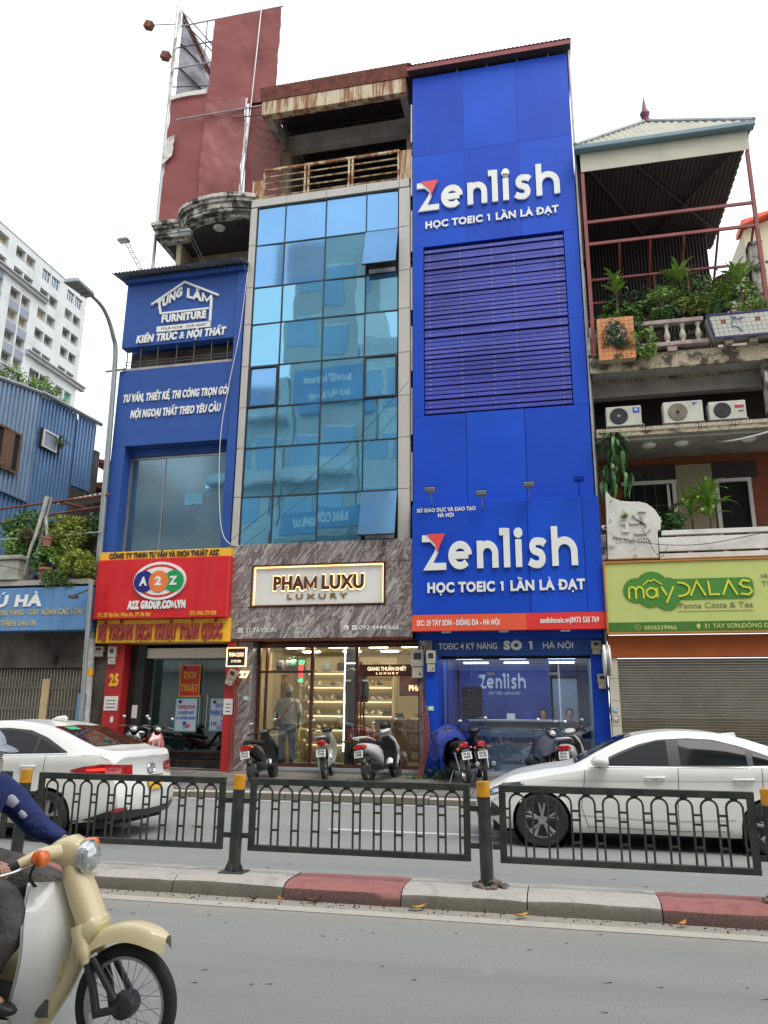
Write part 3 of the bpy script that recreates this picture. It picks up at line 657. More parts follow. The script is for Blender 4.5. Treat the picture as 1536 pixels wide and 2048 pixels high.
for k in range(5):                                            # roof trusses
    y = 17.7+k*1.0; mb = MB().tube([(-7.2, y, 18.48), (-3.5, y, 18.48)], .02, 5).tube([(-7.2, y, 18.78), (-3.5, y, 18.8)], .02, 5)
    for i in range(8):
        x = -7.2+i*.4625; mb.tube([(x, y, 18.48), (x+.23, y, 18.78), (x+.4625, y, 18.48)], .013, 5)
    P(mb, 'roof_truss', 'galv_dark', g27, kind='stuff')
for k, (x, w) in enumerate(((-6.9, .9), (-5.7, .9), (-4.75, 1.0))):   # water tanks / outdoor units behind the railing
    o = MB().box(x, x+w, 17.35, 17.75, 15.2, 15.42+.06*k); o = P(o, 'air_conditioner', 'ac_white', bev=.03)
    tag(o, ['left of the three beige unit tops behind the terrace railing', 'middle beige unit top behind the terrace railing', 'right and tallest beige unit top behind the terrace railing'][k], 'air conditioner', 'units on the terrace')
# marble fascia of the shop
mar = T('marble_fascia', 'grey brown veined marble shop fascia holding a white panel with PHAM LUXU', 'shop front', (-5.35, 17, 3.2))
boxp('fascia_core', 'joint_dark', mar, -7.55, -3.14, 16.92, 17.6, 3.27, 5.47)
mz = [5.49, 4.97, 3.98, 3.25]; mxs = [-7.6, -6.95, -5.35, -3.72, -3.1]
for j in range(3):
    for i in range(4):
        if j == 1 and i in (1, 2): continue
        boxp('marble_slab', 'marble', mar, mxs[i]+.004, mxs[i+1]-.004, 16.86, 16.915, mz[j+1]+.004, mz[j]-.004, bev=.003)
for z0, z1, nm in ((3.22, 3.25, 0),): boxp('fascia_edge', 'bronze', mar, -7.6, -3.1, 16.86, 17.45, 3.20, 3.245)
boxp('sign_panel', 'cream_white', mar, -6.9, -5.335, 16.9, 16.918, 4.02, 4.93); boxp('sign_panel', 'cream_white', mar, -5.33, -3.77, 16.9, 16.918, 4.02, 4.93)
for b in ((-6.95, -3.72, 4.93, 4.965), (-6.95, -3.72, 3.985, 4.02)): boxp('sign_trim', 'bronze', mar, b[0], b[1], 16.83, 16.918, b[2], b[3])
for b in ((-6.95, -6.905), (-3.765, -3.72)): boxp('sign_trim', 'bronze', mar, b[0], b[1], 16.83, 16.918, 4.02, 4.93)
boxp('led_strip', 'gold_glow', mar, -6.89, -3.78, 16.885, 16.898, 4.912, 4.925); boxp('led_strip', 'gold_glow', mar, -6.9, -6.885, 16.885, 16.898, 4.03, 4.91); boxp('led_strip', 'gold_glow', mar, -3.785, -3.77, 16.885, 16.898, 4.03, 4.91)
lettering('PHAM LUXU', -6.42, -4.2, 4.38, .3, 16.895, .035, 'bronze', mar, .05)
lettering('PHAM LUXU', -6.43, -4.19, 4.372, .316, 16.899, .003, 'gold_glow', mar, .075, each=False)
lettering('L U X U R Y', -6.08, -4.62, 4.16, .11, 16.895, .02, 'gold', mar, .015, each=False)
lettering('27 TÂY SƠN', -7.04, -6.28, 3.4, .1, 16.858, .006, 'letter_white', mar, 0, each=False)
lettering('092 4444 666', -4.32, -3.4, 3.42, .1, 16.858, .006, 'letter_white', mar, 0.005, each=False)
for x, z in ((-7.17, 3.45), (-4.62, 3.47), (-4.43, 3.47)):
    ic = MB().box(x-.055, x+.055, 16.85, 16.858, z-.055, z+.055); ic = P(ic, 'icon', 'letter_white', mar)
    if x < -7: P(MB().tube([(x+.028*cos(a), 16.848, z+.01+.028*sin(a)) for a in [k*pi/6 for k in range(12)]], .006, 4, closed=True).tube([(x, 16.848, z-.02), (x, 16.848, z-.045)], .008, 4), 'icon_mark', 'marble', ic)
    elif x < -4.5: P(MB().tube([(x-.025, 16.848, z+.03), (x-.02, 16.848, z-.01), (x+.03, 16.848, z-.03)], .009, 5), 'icon_mark', 'marble', ic)
    else: P(MB().tube([(x-.03, 16.848, z+.025), (x, 16.848, z-.01), (x+.03, 16.848, z+.025)], .006, 5), 'icon_mark', 'marble', ic)
# the shop below
sh = T('luxury_shop', 'brightly lit shoe and bag shop with copper framed glass front under the marble fascia', 'shop', (-4.95, 17.4, .38))
boxp('step', 'paving', sh, -7.0, -2.95, 17.05, 17.25, .1, .38, bev=.01); boxp('floor', 'interior_grey', sh, -7.5, -2.9, 17.25, 22, .1, .42)
P(MB().box(-7.25, -6.9, 17.0, 17.45, .1, 3.2), 'side_pillar', 'marble', sh, bev=.01); P(MB().box(-3.0, -2.72, 17.15, 17.5, .1, 3.2), 'side_pillar', 'marble', sh, bev=.01)
boxp('back_wall', 'interior_cream', sh, -7.4, -2.7, 21.2, 21.3, .4, 3.25); boxp('left_wall', 'interior_cream', sh, -7.35, -7.25, 17.46, 21.2, .4, 3.25); boxp('right_wall', 'interior_cream', sh, -2.9, -2.8, 17.51, 21.2, .4, 3.25)
boxp('window_fill', 'ceiling_glow', sh, -6.7, -3.2, 17.5, 17.53, 3.12, 3.14)  # glowing strip added behind the lintel to brighten the window display
boxp('ceiling', 'interior_cream', sh, -7.4, -2.7, 17.46, 21.2, 3.17, 3.195)
for x in (-6.3, -5.2, -4.2, -3.4):
    for y in (17.62, 18.3, 19.6): boxp('ceiling_glow_panel', 'ceiling_glow', sh, x-.22, x+.22, y-.07, y+.07, 3.14, 3.165)  # row nearest the glass is added to brighten the shop front
for a, b, c, d in ((-6.9, -3.0, 3.08, 3.18), (-6.9, -3.0, .42, .5)): boxp('frame_bar', 'copper_frame', sh, a, b, 17.38, 17.46, c, d)
for x, w in ((-6.87, .07), (-6.68, .04), (-5.56, .07), (-4.49, .07), (-3.03, .06)): boxp('frame_bar', 'copper_frame', sh, x-w/2, x+w/2, 17.36, 17.46, .5, 3.08)
for a, b in ((-6.84, -5.6), (-5.52, -4.53)): boxp('glass_pane', 'shop_glass', sh, a, b, 17.41, 17.418, .5, 3.08)
dr = boxp('glass_door', 'shop_glass', sh, -4.44, -3.07, 17.41, 17.418, .5, 3.08)
for x in (-4.38, -4.3): P(MB().tube([(x, 17.34, 1.1), (x, 17.34, 2.0)], .018, 8), 'door_handle', 'copper_frame', dr)
boxp('frame_bar', 'copper_frame', sh, -6.84, -5.6, 17.37, 17.44, 2.5, 2.55)
# mirrored light box sign across the door, with its two lines
db = boxp('door_sign', 'copper_frame', sh, -4.42, -3.08, 17.3, 17.36, 2.42, 2.68)
lettering('GIANG THUẦN KHIẾT', -4.22, -3.32, 2.545, .08, 17.295, .01, 'lit_letter', db, .01, each=False, name='sign_text')
lettering('L U X U R Y', -4.02, -3.5, 2.46, .045, 17.295, .01, 'lit_letter', db, .01, each=False, name='sign_text')
lettering('PHA', -3.38, -3.08, 2.12, .12, 17.9, .01, 'lit_letter', boxp('inner_sign', 'copper_frame', sh, -3.6, -2.95, 17.92, 17.95, 2.0, 2.45), .03, each=False, name='sign_text')
# LED strips of the display case
for b in ((-4.885, -4.865, .75, 3.1), (-4.605, -4.585, 1.2, 2.95)): boxp('led_tube', 'led_white', sh, b[0], b[1], 17.75, 17.77, b[2], b[3])
boxp('led_tube', 'led_white', sh, -4.865, -4.605, 17.75, 17.77, 2.73, 2.745)
boxp('open_sign', 'led_red', sh, -5.92, -5.82, 17.5, 17.51, 2.4, 2.7); boxp('open_sign', 'led_green', sh, -5.93, -5.8, 17.5, 17.51, 2.71, 2.8); boxp('open_sign', 'led_green', sh, -5.93, -5.82, 17.5, 17.51, 2.3, 2.37)
# shelves with shoes, bags on top
shf = T('shoe_shelving', 'lit cream shelving with rows of shoes inside the shop', 'shelves', (-5.3, 19.2, .42))
boxp('back_panel', 'interior_cream', shf, -6.4, -4.0, 19.5, 19.55, .42, 3.0)
for x in (-6.4, -5.0, -4.0): boxp('side_panel', 'interior_cream', shf, x-.02, x+.02, 19.1, 19.5, .42, 2.85)
SZ = [.85, 1.2, 1.55, 1.9, 2.25, 2.6]
for z in SZ:
    boxp('shelf', 'interior_cream', shf, -6.38, -4.02, 19.05, 19.5, z, z+.03); boxp('led_strip', 'led_warm', shf, -6.3, -4.1, 19.42, 19.44, z-.03, z-.01)
def shoe_mesh():
    return MB().loft([((-.14, 0, .04), .03, .035), ((-.11, 0, .05), .042, .05), ((-.04, 0, .045), .04, .04), ((.05, 0, .035), .046, .032), ((.11, 0, .025), .04, .022), ((.14, 0, .02), .02, .012)], 10).mesh('shoe', None)
shm = {}
for c in ((.7, .68, .6), (.1, .08, .08), (.45, .25, .12), (.5, .5, .5)):
    m_ = shoe_mesh(); k = M('shoe_%d' % len(shm), c, .6); m_.materials.append(k); shm[len(shm)] = m_
rng = random.Random(4)
for r, z in enumerate(SZ[:-1]):
    for i in range(13):
        x = -6.28+i*.175
        if rng.random() < .12: continue
        o = bpy.data.objects.new('shoe', shm[rng.choice((0, 0, 1, 2, 3))]); COL.objects.link(o); o.location = (x, 19.2, z+.031); o.rotation_euler = (0, 0, radians(-70+rng.uniform(-12, 12))); o.scale = (1, 1, rng.uniform(.9, 1.5))
        tag(o, 'pair of shoes lined up on the lit cream shelves of the shop', 'shoe', 'shoes on the shop shelves')
BAGL = ['black and green patterned bag at the left end of the bag shelf', 'dark patterned bag second on the bag shelf', 'bright green leaf patterned bag on the bag shelf', 'brown bag right of the green patterned bag', 'round grey handbag on the shelf behind the copper post',
        'black handbag with a pale stripe on the top shelf', 'large dark duffel bag on the top shelf', 'small tan bag beside the white light tube']
M('bag_black', (.02, .022, .02), .5, var=.8, vs=20); M('bag_green', (.02, .12, .05), .5, var=.9, vs=18); M('bag_brown', (.12, .06, .035), .5); M('bag_tan', (.4, .32, .2), .5)
for i, (x, y, z, w, h, m_) in enumerate(((-6.42, 17.6, 2.57, .17, .28, 'bag_black'), (-6.22, 17.62, 2.57, .13, .28, 'bag_black'), (-6.07, 17.6, 2.57, .15, .3, 'bag_green'), (-5.87, 17.64, 2.57, .13, .3, 'bag_brown'), (-5.7, 19.0, 2.64, .22, .28, 'interior_grey'),
                                     (-5.3, 19.15, 2.64, .3, .25, 'bag_black'), (-5.0, 19.1, 2.64, .42, .27, 'bag_black'), (-4.45, 19.15, 2.64, .2, .25, 'bag_tan'))):
    t = T('handbag', BAGL[i], 'bag', (x, y, z), 'bags displayed in the shop')
    P(MB().loft([((x-w/2, y, z+h*.4), .05, h*.32), ((x-w*.42, y, z+h*.42), .07, h*.42), ((x+w*.42, y, z+h*.42), .07, h*.42), ((x+w/2, y, z+h*.4), .05, h*.32)], 14, 3.5), 'body', m_, t, smooth=True)
    P(MB().tube([(x-w*.25, y, z+h*.8), (x-w*.2, y, z+h*1.05), (x+w*.2, y, z+h*1.05), (x+w*.25, y, z+h*.8)], .008, 5), 'handle', m_, t)
o = boxp('glass_shelf', 'copper_frame', sh, -6.84, -5.6, 17.5, 17.9, 2.545, 2.57)
# shirt hanging on the black display column
t = T('hanging_jacket', 'black jacket with white shoulder stripes hung in the middle of the shop window', 'jacket', (-4.55, 17.7, 1.8))
P(MB().prism([(-4.82, 1.85), (-4.3, 1.85), (-4.27, 2.15), (-4.36, 2.6), (-4.5, 2.64), (-4.6, 2.58), (-4.7, 2.64), (-4.84, 2.55), (-4.85, 2.15)], 17.66, 17.74), 'cloth', 'black_plastic', t, bev=.02)
for x in (-4.82, -4.42): boxp('stripe', 'letter_white', t, x, x+.13, 17.65, 17.66, 2.32, 2.36)
o = boxp('display_column', 'black_granite', sh, -4.86, -4.6, 17.8, 17.95, .42, 3.1)
# table with the red shoe box
t = T('display_table', 'low round wooden table with dark legs in the shop window', 'table', (-4.55, 17.95, .42))
P(MB().lathe([(.36, .95), (.38, .965), (.38, .985), (.36, .99)], (-4.6, 17.95, 0), 24), 'tabletop', 'wood', t)
for a in (.3, 2.4, 4.5): P(MB().tube([(-4.6+.15*cos(a), 17.95+.15*sin(a), .95), (-4.6+.3*cos(a), 17.95+.3*sin(a), .42)], .018, 6), 'leg', 'black_plastic', t)
t = T('shoe_box', 'bright red shoe box on the round table in the shop window', 'box', (-4.5, 17.9, .99))
boxp('box', 'coral_red', t, -4.78, -4.22, 17.75, 18.0, .992, 1.2, bev=.005); boxp('lid', 'coral_red', t, -4.79, -4.21, 17.74, 18.01, 1.2, 1.25, bev=.004)
for x in (-4.72, -4.3): boxp('print', 'letter_white', t, x, x+.05, 17.735, 17.74, 1.07, 1.15)
t = T('display_shoe', 'tan and white sneaker on top of the red shoe box', 'shoe', (-4.5, 17.86, 1.25)); P(MB().loft([((-4.66, 17.86, 1.3), .03, .035), ((-4.62, 17.86, 1.32), .042, .06), ((-4.5, 17.86, 1.3), .04, .045), ((-4.4, 17.86, 1.28), .046, .03), ((-4.32, 17.86, 1.27), .03, .015)], 10), 'upper', 'bag_tan', t, smooth=True)
boxp('sole', 'letter_white', t, -4.67, -4.31, 17.82, 17.9, 1.252, 1.27)
def misc(n, label, cat, mat, fn, grp=None): o = P(fn(MB()), n, mat, bev=.01); tag(o, label, cat, grp); return o
misc('storage_box', 'cardboard box on the shop floor below the red shoe box', 'box', 'interior_cream', lambda m: m.box(-4.25, -3.95, 17.8, 18.1, .43, .8)); misc('storage_box', 'taller pale carton beside the door post in the shop', 'box', 'cream_white', lambda m: m.box(-3.9, -3.6, 18.1, 18.4, .43, 1.0))
M('cap_cream', (.6, .55, .42), .8)
for k, (x, z, l) in enumerate(((-3.95, 1.55, 'round black hat on the counter by the shop door'), (-3.65, 1.5, 'second black hat on the counter, right of the round one'), (-3.25, 1.5, 'cream cap lying at the right end of the shop counter'))):
    misc('hat', l, 'hat', 'black_plastic' if k < 2 else 'cap_cream', lambda m: m.lathe([(.01, z+.13), (.08, z+.12), (.1, z+.02), (.16, z), (.16, z-.01)], (x, 18.2, 0), 16), 'hats on the counter')
misc('shop_counter', 'brown counter inside the shop door carrying hats', 'counter', 'wood', lambda m: m.box(-4.2, -3.0, 18.0, 18.5, .43, 1.48))
# mannequin: one continuous dark body wearing tee, cap, jeans and a cross bag
def skin_body(name, pts, edges, mat, parent, sub=2, root=0):
    me = bpy.data.meshes.new(name); off = root_off(parent) if parent else Vector((0, 0, 0))
    me.from_pydata([tuple(Vector(p[:3])-off) for p in pts], edges, []); o = bpy.data.objects.new(name, me); COL.objects.link(o); o.parent = parent
    sm = o.modifiers.new('skin', 'SKIN'); sv = me.skin_vertices[0].data
    for i, p in enumerate(pts): sv[i].radius = (p[3], p[4] if len(p) > 4 else p[3]); sv[i].use_root = (i == root)
    sm.use_smooth_shade = True
    ss = o.modifiers.new('sub', 'SUBSURF'); ss.levels = sub; ss.render_levels = sub
    bpy.context.view_layer.update()
    dg = bpy.context.evaluated_depsgraph_get(); me2 = bpy.data.meshes.new_from_object(o.evaluated_get(dg)); me2.materials.clear(); me2.materials.append(MATS[mat])
    o.modifiers.clear(); o.data = me2; OFF[o.name] = off
    for p_ in me2.polygons: p_.use_smooth = True
    return o
def human(t, mat, J, hands=True, s=1.0, headmat=None, face=True):
    """one continuous figure from a dict of joints: pelvis, chest, neck, head, and shoulder/elbow/wrist, hip/knee/ankle/toe for sides l and r"""
    names = ['pelvis', 'waist', 'chest', 'neck', 'head', 'crown']; R = {'pelvis': (.15, .11), 'waist': (.13, .095), 'chest': (.155, .105), 'neck': (.055, .055), 'head': (.082, .095), 'crown': (.06, .07),
        'shoulder': (.06, .06), 'elbow': (.04, .04), 'wrist': (.026, .03), 'palm': (.026, .04), 'hip': (.09, .09), 'knee': (.058, .058), 'ankle': (.038, .038), 'toe': (.03, .045)}
    pts = []; idx = {}
    def ad(k, p):
        r = R[k.split('_')[0]]; idx[k] = len(pts); pts.append((*p, r[0]*s, r[1]*s))
    for k in names: ad(k, J[k])
    E = [(0, 1), (1, 2), (2, 3), (3, 4), (4, 5)]
    for d in 'lr':
        for k in ('shoulder', 'elbow', 'wrist', 'palm'): ad(k+'_'+d, J[k+'_'+d])
        E += [(idx['chest'], idx['shoulder_'+d]), (idx['shoulder_'+d], idx['elbow_'+d]), (idx['elbow_'+d], idx['wrist_'+d]), (idx['wrist_'+d], idx['palm_'+d])]
        if 'hip_'+d in J:
            for k in ('hip', 'knee', 'ankle', 'toe'): ad(k+'_'+d, J[k+'_'+d])
            E += [(idx['pelvis'], idx['hip_'+d]), (idx['hip_'+d], idx['knee_'+d]), (idx['knee_'+d], idx['ankle_'+d]), (idx['ankle_'+d], idx['toe_'+d])]
    return skin_body('body', pts, E, mat, t)
def fingers(t, mat, palm, fwd, side, up, curl=1.0, s=1.0, thumb=1):
    """five short bent chains rooted in the palm, closing downwards around what is held"""
    palm, fwd, side, up = map(Vector, (palm, fwd, side, up)); out = []
    for k, (o, L) in enumerate(((-.03, .068), (-.01, .078), (.01, .073), (.03, .058))):
        p0 = palm+side*o*s+fwd*.025*s; p1 = p0+fwd*L*.5*s-up*.006*curl; p2 = p1+(fwd*.25-up*.9*curl).normalized()*L*.4*s; p3 = p2+(-fwd*.7-up*.5)*L*.3*s*curl
        mb = MB().tube([p0, p1, p2, p3], [.0105*s, .010*s, .009*s, .0075*s], 8); out.append(P(mb, 'finger', mat, t, smooth=True))
    p0 = palm-side*.03*s*thumb*-1-fwd*.015*s; p1 = p0+(side*.55*thumb+fwd*.55-up*.25).normalized()*.035*s; p2 = p1+(fwd*.7-up*.65).normalized()*.03*s
    out.append(P(MB().tube([p0, p1, p2], [.013*s, .0115*s, .009*s], 8), 'thumb', mat, t, smooth=True)); return out
# ---- mannequin in the window of house 27
mx, my, mz_ = -6.27, 17.85, .42
mq = T('mannequin', 'black mannequin in white cap, white tee, crossbody bag and blue jeans in the shop window', 'mannequin', (mx, my, mz_))
def j(x, y, z): return (mx+x, my+y, mz_+z)
MQ = dict(pelvis=j(0, 0, .95), waist=j(0, 0, 1.12), chest=j(0, 0, 1.34), neck=j(0, 0, 1.52), head=j(0, -.01, 1.66), crown=j(0, 0, 1.76))
for d, q in (('l', -1), ('r', 1)):
    MQ.update({'shoulder_'+d: j(.2*q, 0, 1.44), 'elbow_'+d: j(.27*q, 0, 1.15), 'wrist_'+d: j(.28*q, -.05, .9), 'palm_'+d: j(.28*q, -.07, .82), 'hip_'+d: j(.09*q, 0, .9), 'knee_'+d: j(.12*q, -.02, .5), 'ankle_'+d: j(.14*q, 0, .08), 'toe_'+d: j(.16*q, -.12, .04)})
human(mq, 'black_plastic', MQ)
M('tee_white', (.82, .80, .75), .8, var=.05, bump=.3, bs=9); M('denim', (.14, .22, .32), .85, var=.35, vs=7, bump=.3, bs=12)
mb = MB().loft([(j(0, 0, .93), .18, .125, (0, 1, 0)), (j(0, 0, 1.1), .185, .13, (0, 1, 0)), (j(0, 0, 1.3), .215, .135, (0, 1, 0)), (j(0, 0, 1.44), .205, .115, (0, 1, 0)), (j(0, 0, 1.5), .09, .07, (0, 1, 0))], 20)
def sec_loft(secs, n=18, e=2.2):
    """rings in horizontal planes: (centre, half width x, half depth y)"""
    m = MB(); vs = []
    for c, a, b in secs:
        for k in range(n):
            t = 2*pi*k/n; vs.append((c[0]+a*math.copysign(abs(cos(t))**(2/e), cos(t)), c[1]+b*math.copysign(abs(sin(t))**(2/e), sin(t)), c[2]))
    q = len(secs); return m.add(vs, [(i*n+k, i*n+(k+1) % n, (i+1)*n+(k+1) % n, (i+1)*n+k) for i in range(q-1) for k in range(n)]+[tuple(range(n-1, -1, -1)), tuple(range((q-1)*n, q*n))])
tee = sec_loft([(j(0, 0, .93), .2, .14), (j(0, 0, 1.1), .195, .135), (j(0, 0, 1.3), .225, .14), (j(0, 0, 1.44), .215, .12), (j(0, 0, 1.5), .12, .08), (j(0, 0, 1.53), .075, .06)])
for q in (-1, 1): tee.tube([j(.15*q, 0, 1.43), j(.22*q, 0, 1.4), j(.29*q, 0, 1.18)], [.09, .085, .085], 12)
P(tee, 'tee_shirt', 'tee_white', mq, smooth=True)
P(MB().loft([(j(-.02, -.145, 1.22), .0, .0), (j(-.0, -.15, 1.22), .03, .05), (j(.06, -.145, 1.25), .0, .01)], 8), 'print', 'coral', mq)
for q in (-1, 1): P(MB().tube([j(.075*q, 0, .98), j(.1*q, 0, .8), j(.125*q, -.02, .5), j(.14*q, 0, .1)], [.115, .11, .085, .075], 14), 'jeans_leg', 'denim', mq, smooth=True)
P(MB().lathe([(.001, .13), (.06, .12), (.098, .07), (.105, 0), (.1, -.005)], j(0, -.01, 1.68), 18), 'cap', 'cap_cream', mq, smooth=True)
P(MB().prism([(-.07, -.09), (.07, -.09), (.06, -.19), (-.06, -.19)], 1.672+mz_, 1.682+mz_, 'z').xform(Matrix.Translation((mx, my, 0))), 'cap_peak', 'cap_cream', mq)
P(MB().tube([j(.17, -.12, 1.46), j(.02, -.165, 1.25), j(-.13, -.16, 1.0)], .012, 6), 'bag_strap', 'coral', mq)
P(MB().box(mx-.24, mx-.1, my-.21, my-.15, mz_+.86, mz_+1.03), 'bag', 'black_plastic', mq, bev=.012)
P(MB().box(mx-.3, mx-.12, my+.25, my+.3, .43, 2.5), 'display_board', 'gold', sh)
for n_, x, y, z, tx, ty, tz, e in (('spot_light', -6.2, 17.5, 3.12, -6.25, 17.8, 1.5, 420), ('spot_light', -4.6, 17.5, 3.12, -4.6, 18.0, 1.4, 70), ('spot_light', -3.7, 17.7, 3.12, -3.7, 18.3, 1.2, 60)):
    ld = bpy.data.lights.new(n_, 'SPOT'); ld.energy = e; ld.spot_size = radians(75); ld.spot_blend = .6; ld.shadow_soft_size = .06; ld.color = (1, .88, .7)
    lo = bpy.data.objects.new('shop_spot_lamp', ld); COL.objects.link(lo); lo.location = (x, y-.02, z); lo.rotation_euler = (Vector((tx, ty, tz))-Vector((x, y, z))).to_track_quat('-Z', 'Y').to_euler(); lo.parent = sh; lo.location = Vector((x, y-.02, z))-OFF[sh.name]
    P(MB().tube([(x, y+.05, 3.16), (x, y+.02, 3.13)], .04, 12), 'spot_housing', 'cream_white', sh, smooth=40)
# hanging blade sign and house number
t = T('blade_sign', 'small black square sign PHAM LUXU with a gold rim hanging below the marble fascia', 'sign', (-7.2, 16.6, 3.05))
boxp('board', 'black_plastic', t, -7.34, -6.9, 16.6, 16.64, 2.62, 3.02)
for b in ((-7.34, -6.9, 3.02, 3.035), (-7.34, -6.9, 2.605, 2.62)): boxp('rim', 'gold_glow', t, b[0], b[1], 16.585, 16.64, b[2], b[3])
for b in ((-7.355, -7.34), (-6.9, -6.885)): boxp('rim', 'gold_glow', t, b[0], b[1], 16.585, 16.64, 2.605, 3.035)
lettering('PHAM LUXU', -7.3, -6.94, 2.83, .09, 16.597, .006, 'lit_letter', t, .01, each=False); lettering('27 TÂY SƠN', -7.24, -7.0, 2.7, .05, 16.597, .006, 'lit_letter', t, .0, each=False)
boxp('bracket', 'black_plastic', t, -7.14, -7.1, 16.61, 16.63, 3.035, 3.2)
t = T('house_number', 'copper numerals 27 on the left marble pillar', 'number', (-7.05, 17, 2.4)); lettering('27', -7.18, -6.95, 2.38, .14, 16.995, .02, 'gold_glow', t, .02, name='numeral')

# ================================================================== HOUSE 29: the blue sheet-clad tower
zb = T('blue_tower', 'tall narrow building clad in bright blue sheets with a slatted louvre screen', 'building', (-1.05, 17.2, .3))
boxp('wall', 'sign_blue', zb, -3.08, .97, 17.12, 26, 3.2, 18.3)
rows = [18.33, 15.82, 13.08]; cols = [-3.11, -1.75, -.36, .98]
g = .004
for a in range(2):
    for b in range(3): P(MB().box(cols[b]+.0015, cols[b+1]-.0015, 17.0, 17.07, rows[a+1]+g, rows[a]-g), 'cladding_sheet', ('sign_blue', 'sign_blue_b')[(a+b) % 2], zb)
for z0, z1 in ((10.7, 13.08), (8.5, 10.7)):
    P(MB().box(-3.11, -2.83-g, 17.0, 17.07, z0+g, z1-g), 'cladding_sheet', 'sign_blue', zb); P(MB().box(.64+g, .98, 17.0, 17.07, z0+g, z1-g), 'cladding_sheet', 'sign_blue_b', zb)
for k, (a, b) in enumerate(((-3.11, -1.83), (-1.83, -.48), (-.48, .98))): P(MB().box(a+g, b-g, 17.0-.012*(k == 1), 17.07, 6.2, 8.5-g+.0), 'cladding_sheet', ('sign_blue', 'sign_blue_b', 'sign_blue')[k], zb, bev=.003)
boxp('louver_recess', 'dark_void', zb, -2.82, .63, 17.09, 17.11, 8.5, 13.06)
sl = P(MB().hexa([(-2.81, 17.0, 0), (.62, 17.0, 0), (.62, 17.085, .01), (-2.81, 17.085, .01), (-2.81, 17.0, .084), (.62, 17.0, .084), (.62, 17.085, .094), (-2.81, 17.085, .094)]), 'louver_slat', 'louver_blue', zb)
sl.data.transform(Matrix.Identity(4)); rs = random.Random(2); sl.location.z = 8.56
def bolt(x): return MB().ball((x, 16.998, .034), (.012, .006, .012), 6, 4)
N = 38; pit = (13.0-8.56)/N
b0 = None
for k in range(N):
    o = sl if k == 0 else piece(sl, 'louver_slat', zb); o.location.z = 8.56+k*pit; o.location.y += rs.uniform(-.006, .006); o.rotation_euler = (rs.uniform(-.05, .05), 0, rs.uniform(-.0008, .0008))
    if k == 0:
        b0 = P(bolt(0), 'bolt', 'bolt', o)
        bm = b0.data; bx0 = b0; b0.location.x = -2.68
    for x in (-2.68, -1.9, -1.13, -.58, .45):
        if k == 0 and x == -2.68: continue
        if rs.random() < .06: continue
        c = bx0.copy(); COL.objects.link(c); c.parent = o; c.location = Vector((x, 0, 0))+Vector((-OFF[bx0.name].x*0, 0, 0))
# roof edge
boxp('soffit', 'roof_under', zb, -3.22, 1.06, 16.84, 26, 18.46, 18.5); boxp('roof_fascia', 'red_steel', zb, -3.24, 1.08, 16.81, 16.835, 18.44, 18.58)
P(corr(MB(), (-3.24, 16.79, 18.6), (4.34, 0, 0), (0, 9.2, .4), 40, .015, (0, 0, 1), 4), 'roof_sheet', 'red_steel', zb)
for x in (-1.9, -1.1, -.3, .5): boxp('roof_strut', 'galv', zb, x-.02, x+.02, 17.02, 17.06, 18.34, 18.455)
P(MB().tube([(1.03, 17.0, 6.3), (1.03, 17.0, 18.4)], .03, 8), 'downpipe', 'galv', zb)
for k in range(7): boxp('edge_bracket', 'galv', zb, -3.16, -3.12, 17.0, 17.3, 6.4+k*1.65, 7.6+k*1.65)
for k in range(11): boxp('gap_rung', 'galv', zb, -3.175, -3.115, 17.2, 17.23, 6.6+k*1.05, 6.64+k*1.05)
# the two logos; letters built from strokes
def zen_logo(parent, X0, X1, z0, xh, Y, dep, mat='letter_white', flag='flag_red'):
    U = xh; s = xh; w = .27
    k = (X1-X0)/7.02
    def st(pts, y0=0., y1=None, ww=w): return pts
    defs = []
    def arc(cx, cz, r, a0, a1, n=18): return [(cx+r*cos(radians(a0+(a1-a0)*i/n)), cz+r*sin(radians(a0+(a1-a0)*i/n))) for i in range(n+1)]
    L = {}
    L['e'] = (1.17, [arc(.52, .5, .385, 0, 318), [(.16, .5), (.88, .5)]])
    L['n'] = (2.42, [[(.14, 0), (.14, 1.0)], [(.14, .52)]+arc(.47, .53, .33, 175, 0)+[(.80, 0)]])
    L['1'] = (3.42, [[(.30, 0), (.30, 1.42)], [(.0, 1.30), (.3, 1.30)]])
    L['i'] = (3.93, [[(.30, 0), (.30, 1.0)]])
    L['s'] = (4.55, [[(.80, .80), (.68, .885)]+arc(.46, .72, .19, 70, 235, 10)[1:]+[(.48, .52), (.60, .47)]+arc(.46, .285, .215, 35, -90, 8)+[(.3, .09), (.12, .19)]])
    L['h'] = (5.62, [[(.14, 0), (.14, 1.42)], [(.14, .52)]+arc(.54, .5, .4, 175, 0)+[(.94, 0)]])
    def tr(mb):
        mb.v = [(X0+p[0]*k, p[1], z0+p[2]*s) for p in mb.v]; return mb
    for ch, (x, strokes) in L.items():
        mb = MB()
        for q, pts in enumerate(strokes): mb.ribbon([(x+a, b) for a, b in pts], w, Y-dep-.002*q, Y, True)
        if ch == 'i': mb.lathe([(.19, Y-dep), (.19, Y)], (x+.30, 0, 1.24), 20, 'y')
        P(tr(mb), 'letter', mat, parent, bev=.006)
    P(tr(MB().prism([(0, 1.28), (0, 1.02), (.37, 1.02), (.62, .80), (.53, .62), (.05, -.02), (1.07, -.02), (1.07, .24), (.50, .24), (.72, .62), (.72, .95), (.35, 1.28)], Y-dep, Y)), 'letter', mat, parent, bev=.006)
    P(tr(MB().prism([(.22, 1.31), (1.04, 1.31), (.69, .62), (.63, .92)], Y-dep-.02, Y-dep-.003)), 'letter_flag', flag, parent)
us = T('upper_sign', 'raised white Zenlish letters high on the blue tower above the louvre', 'sign', (-1.1, 17, 13.6))
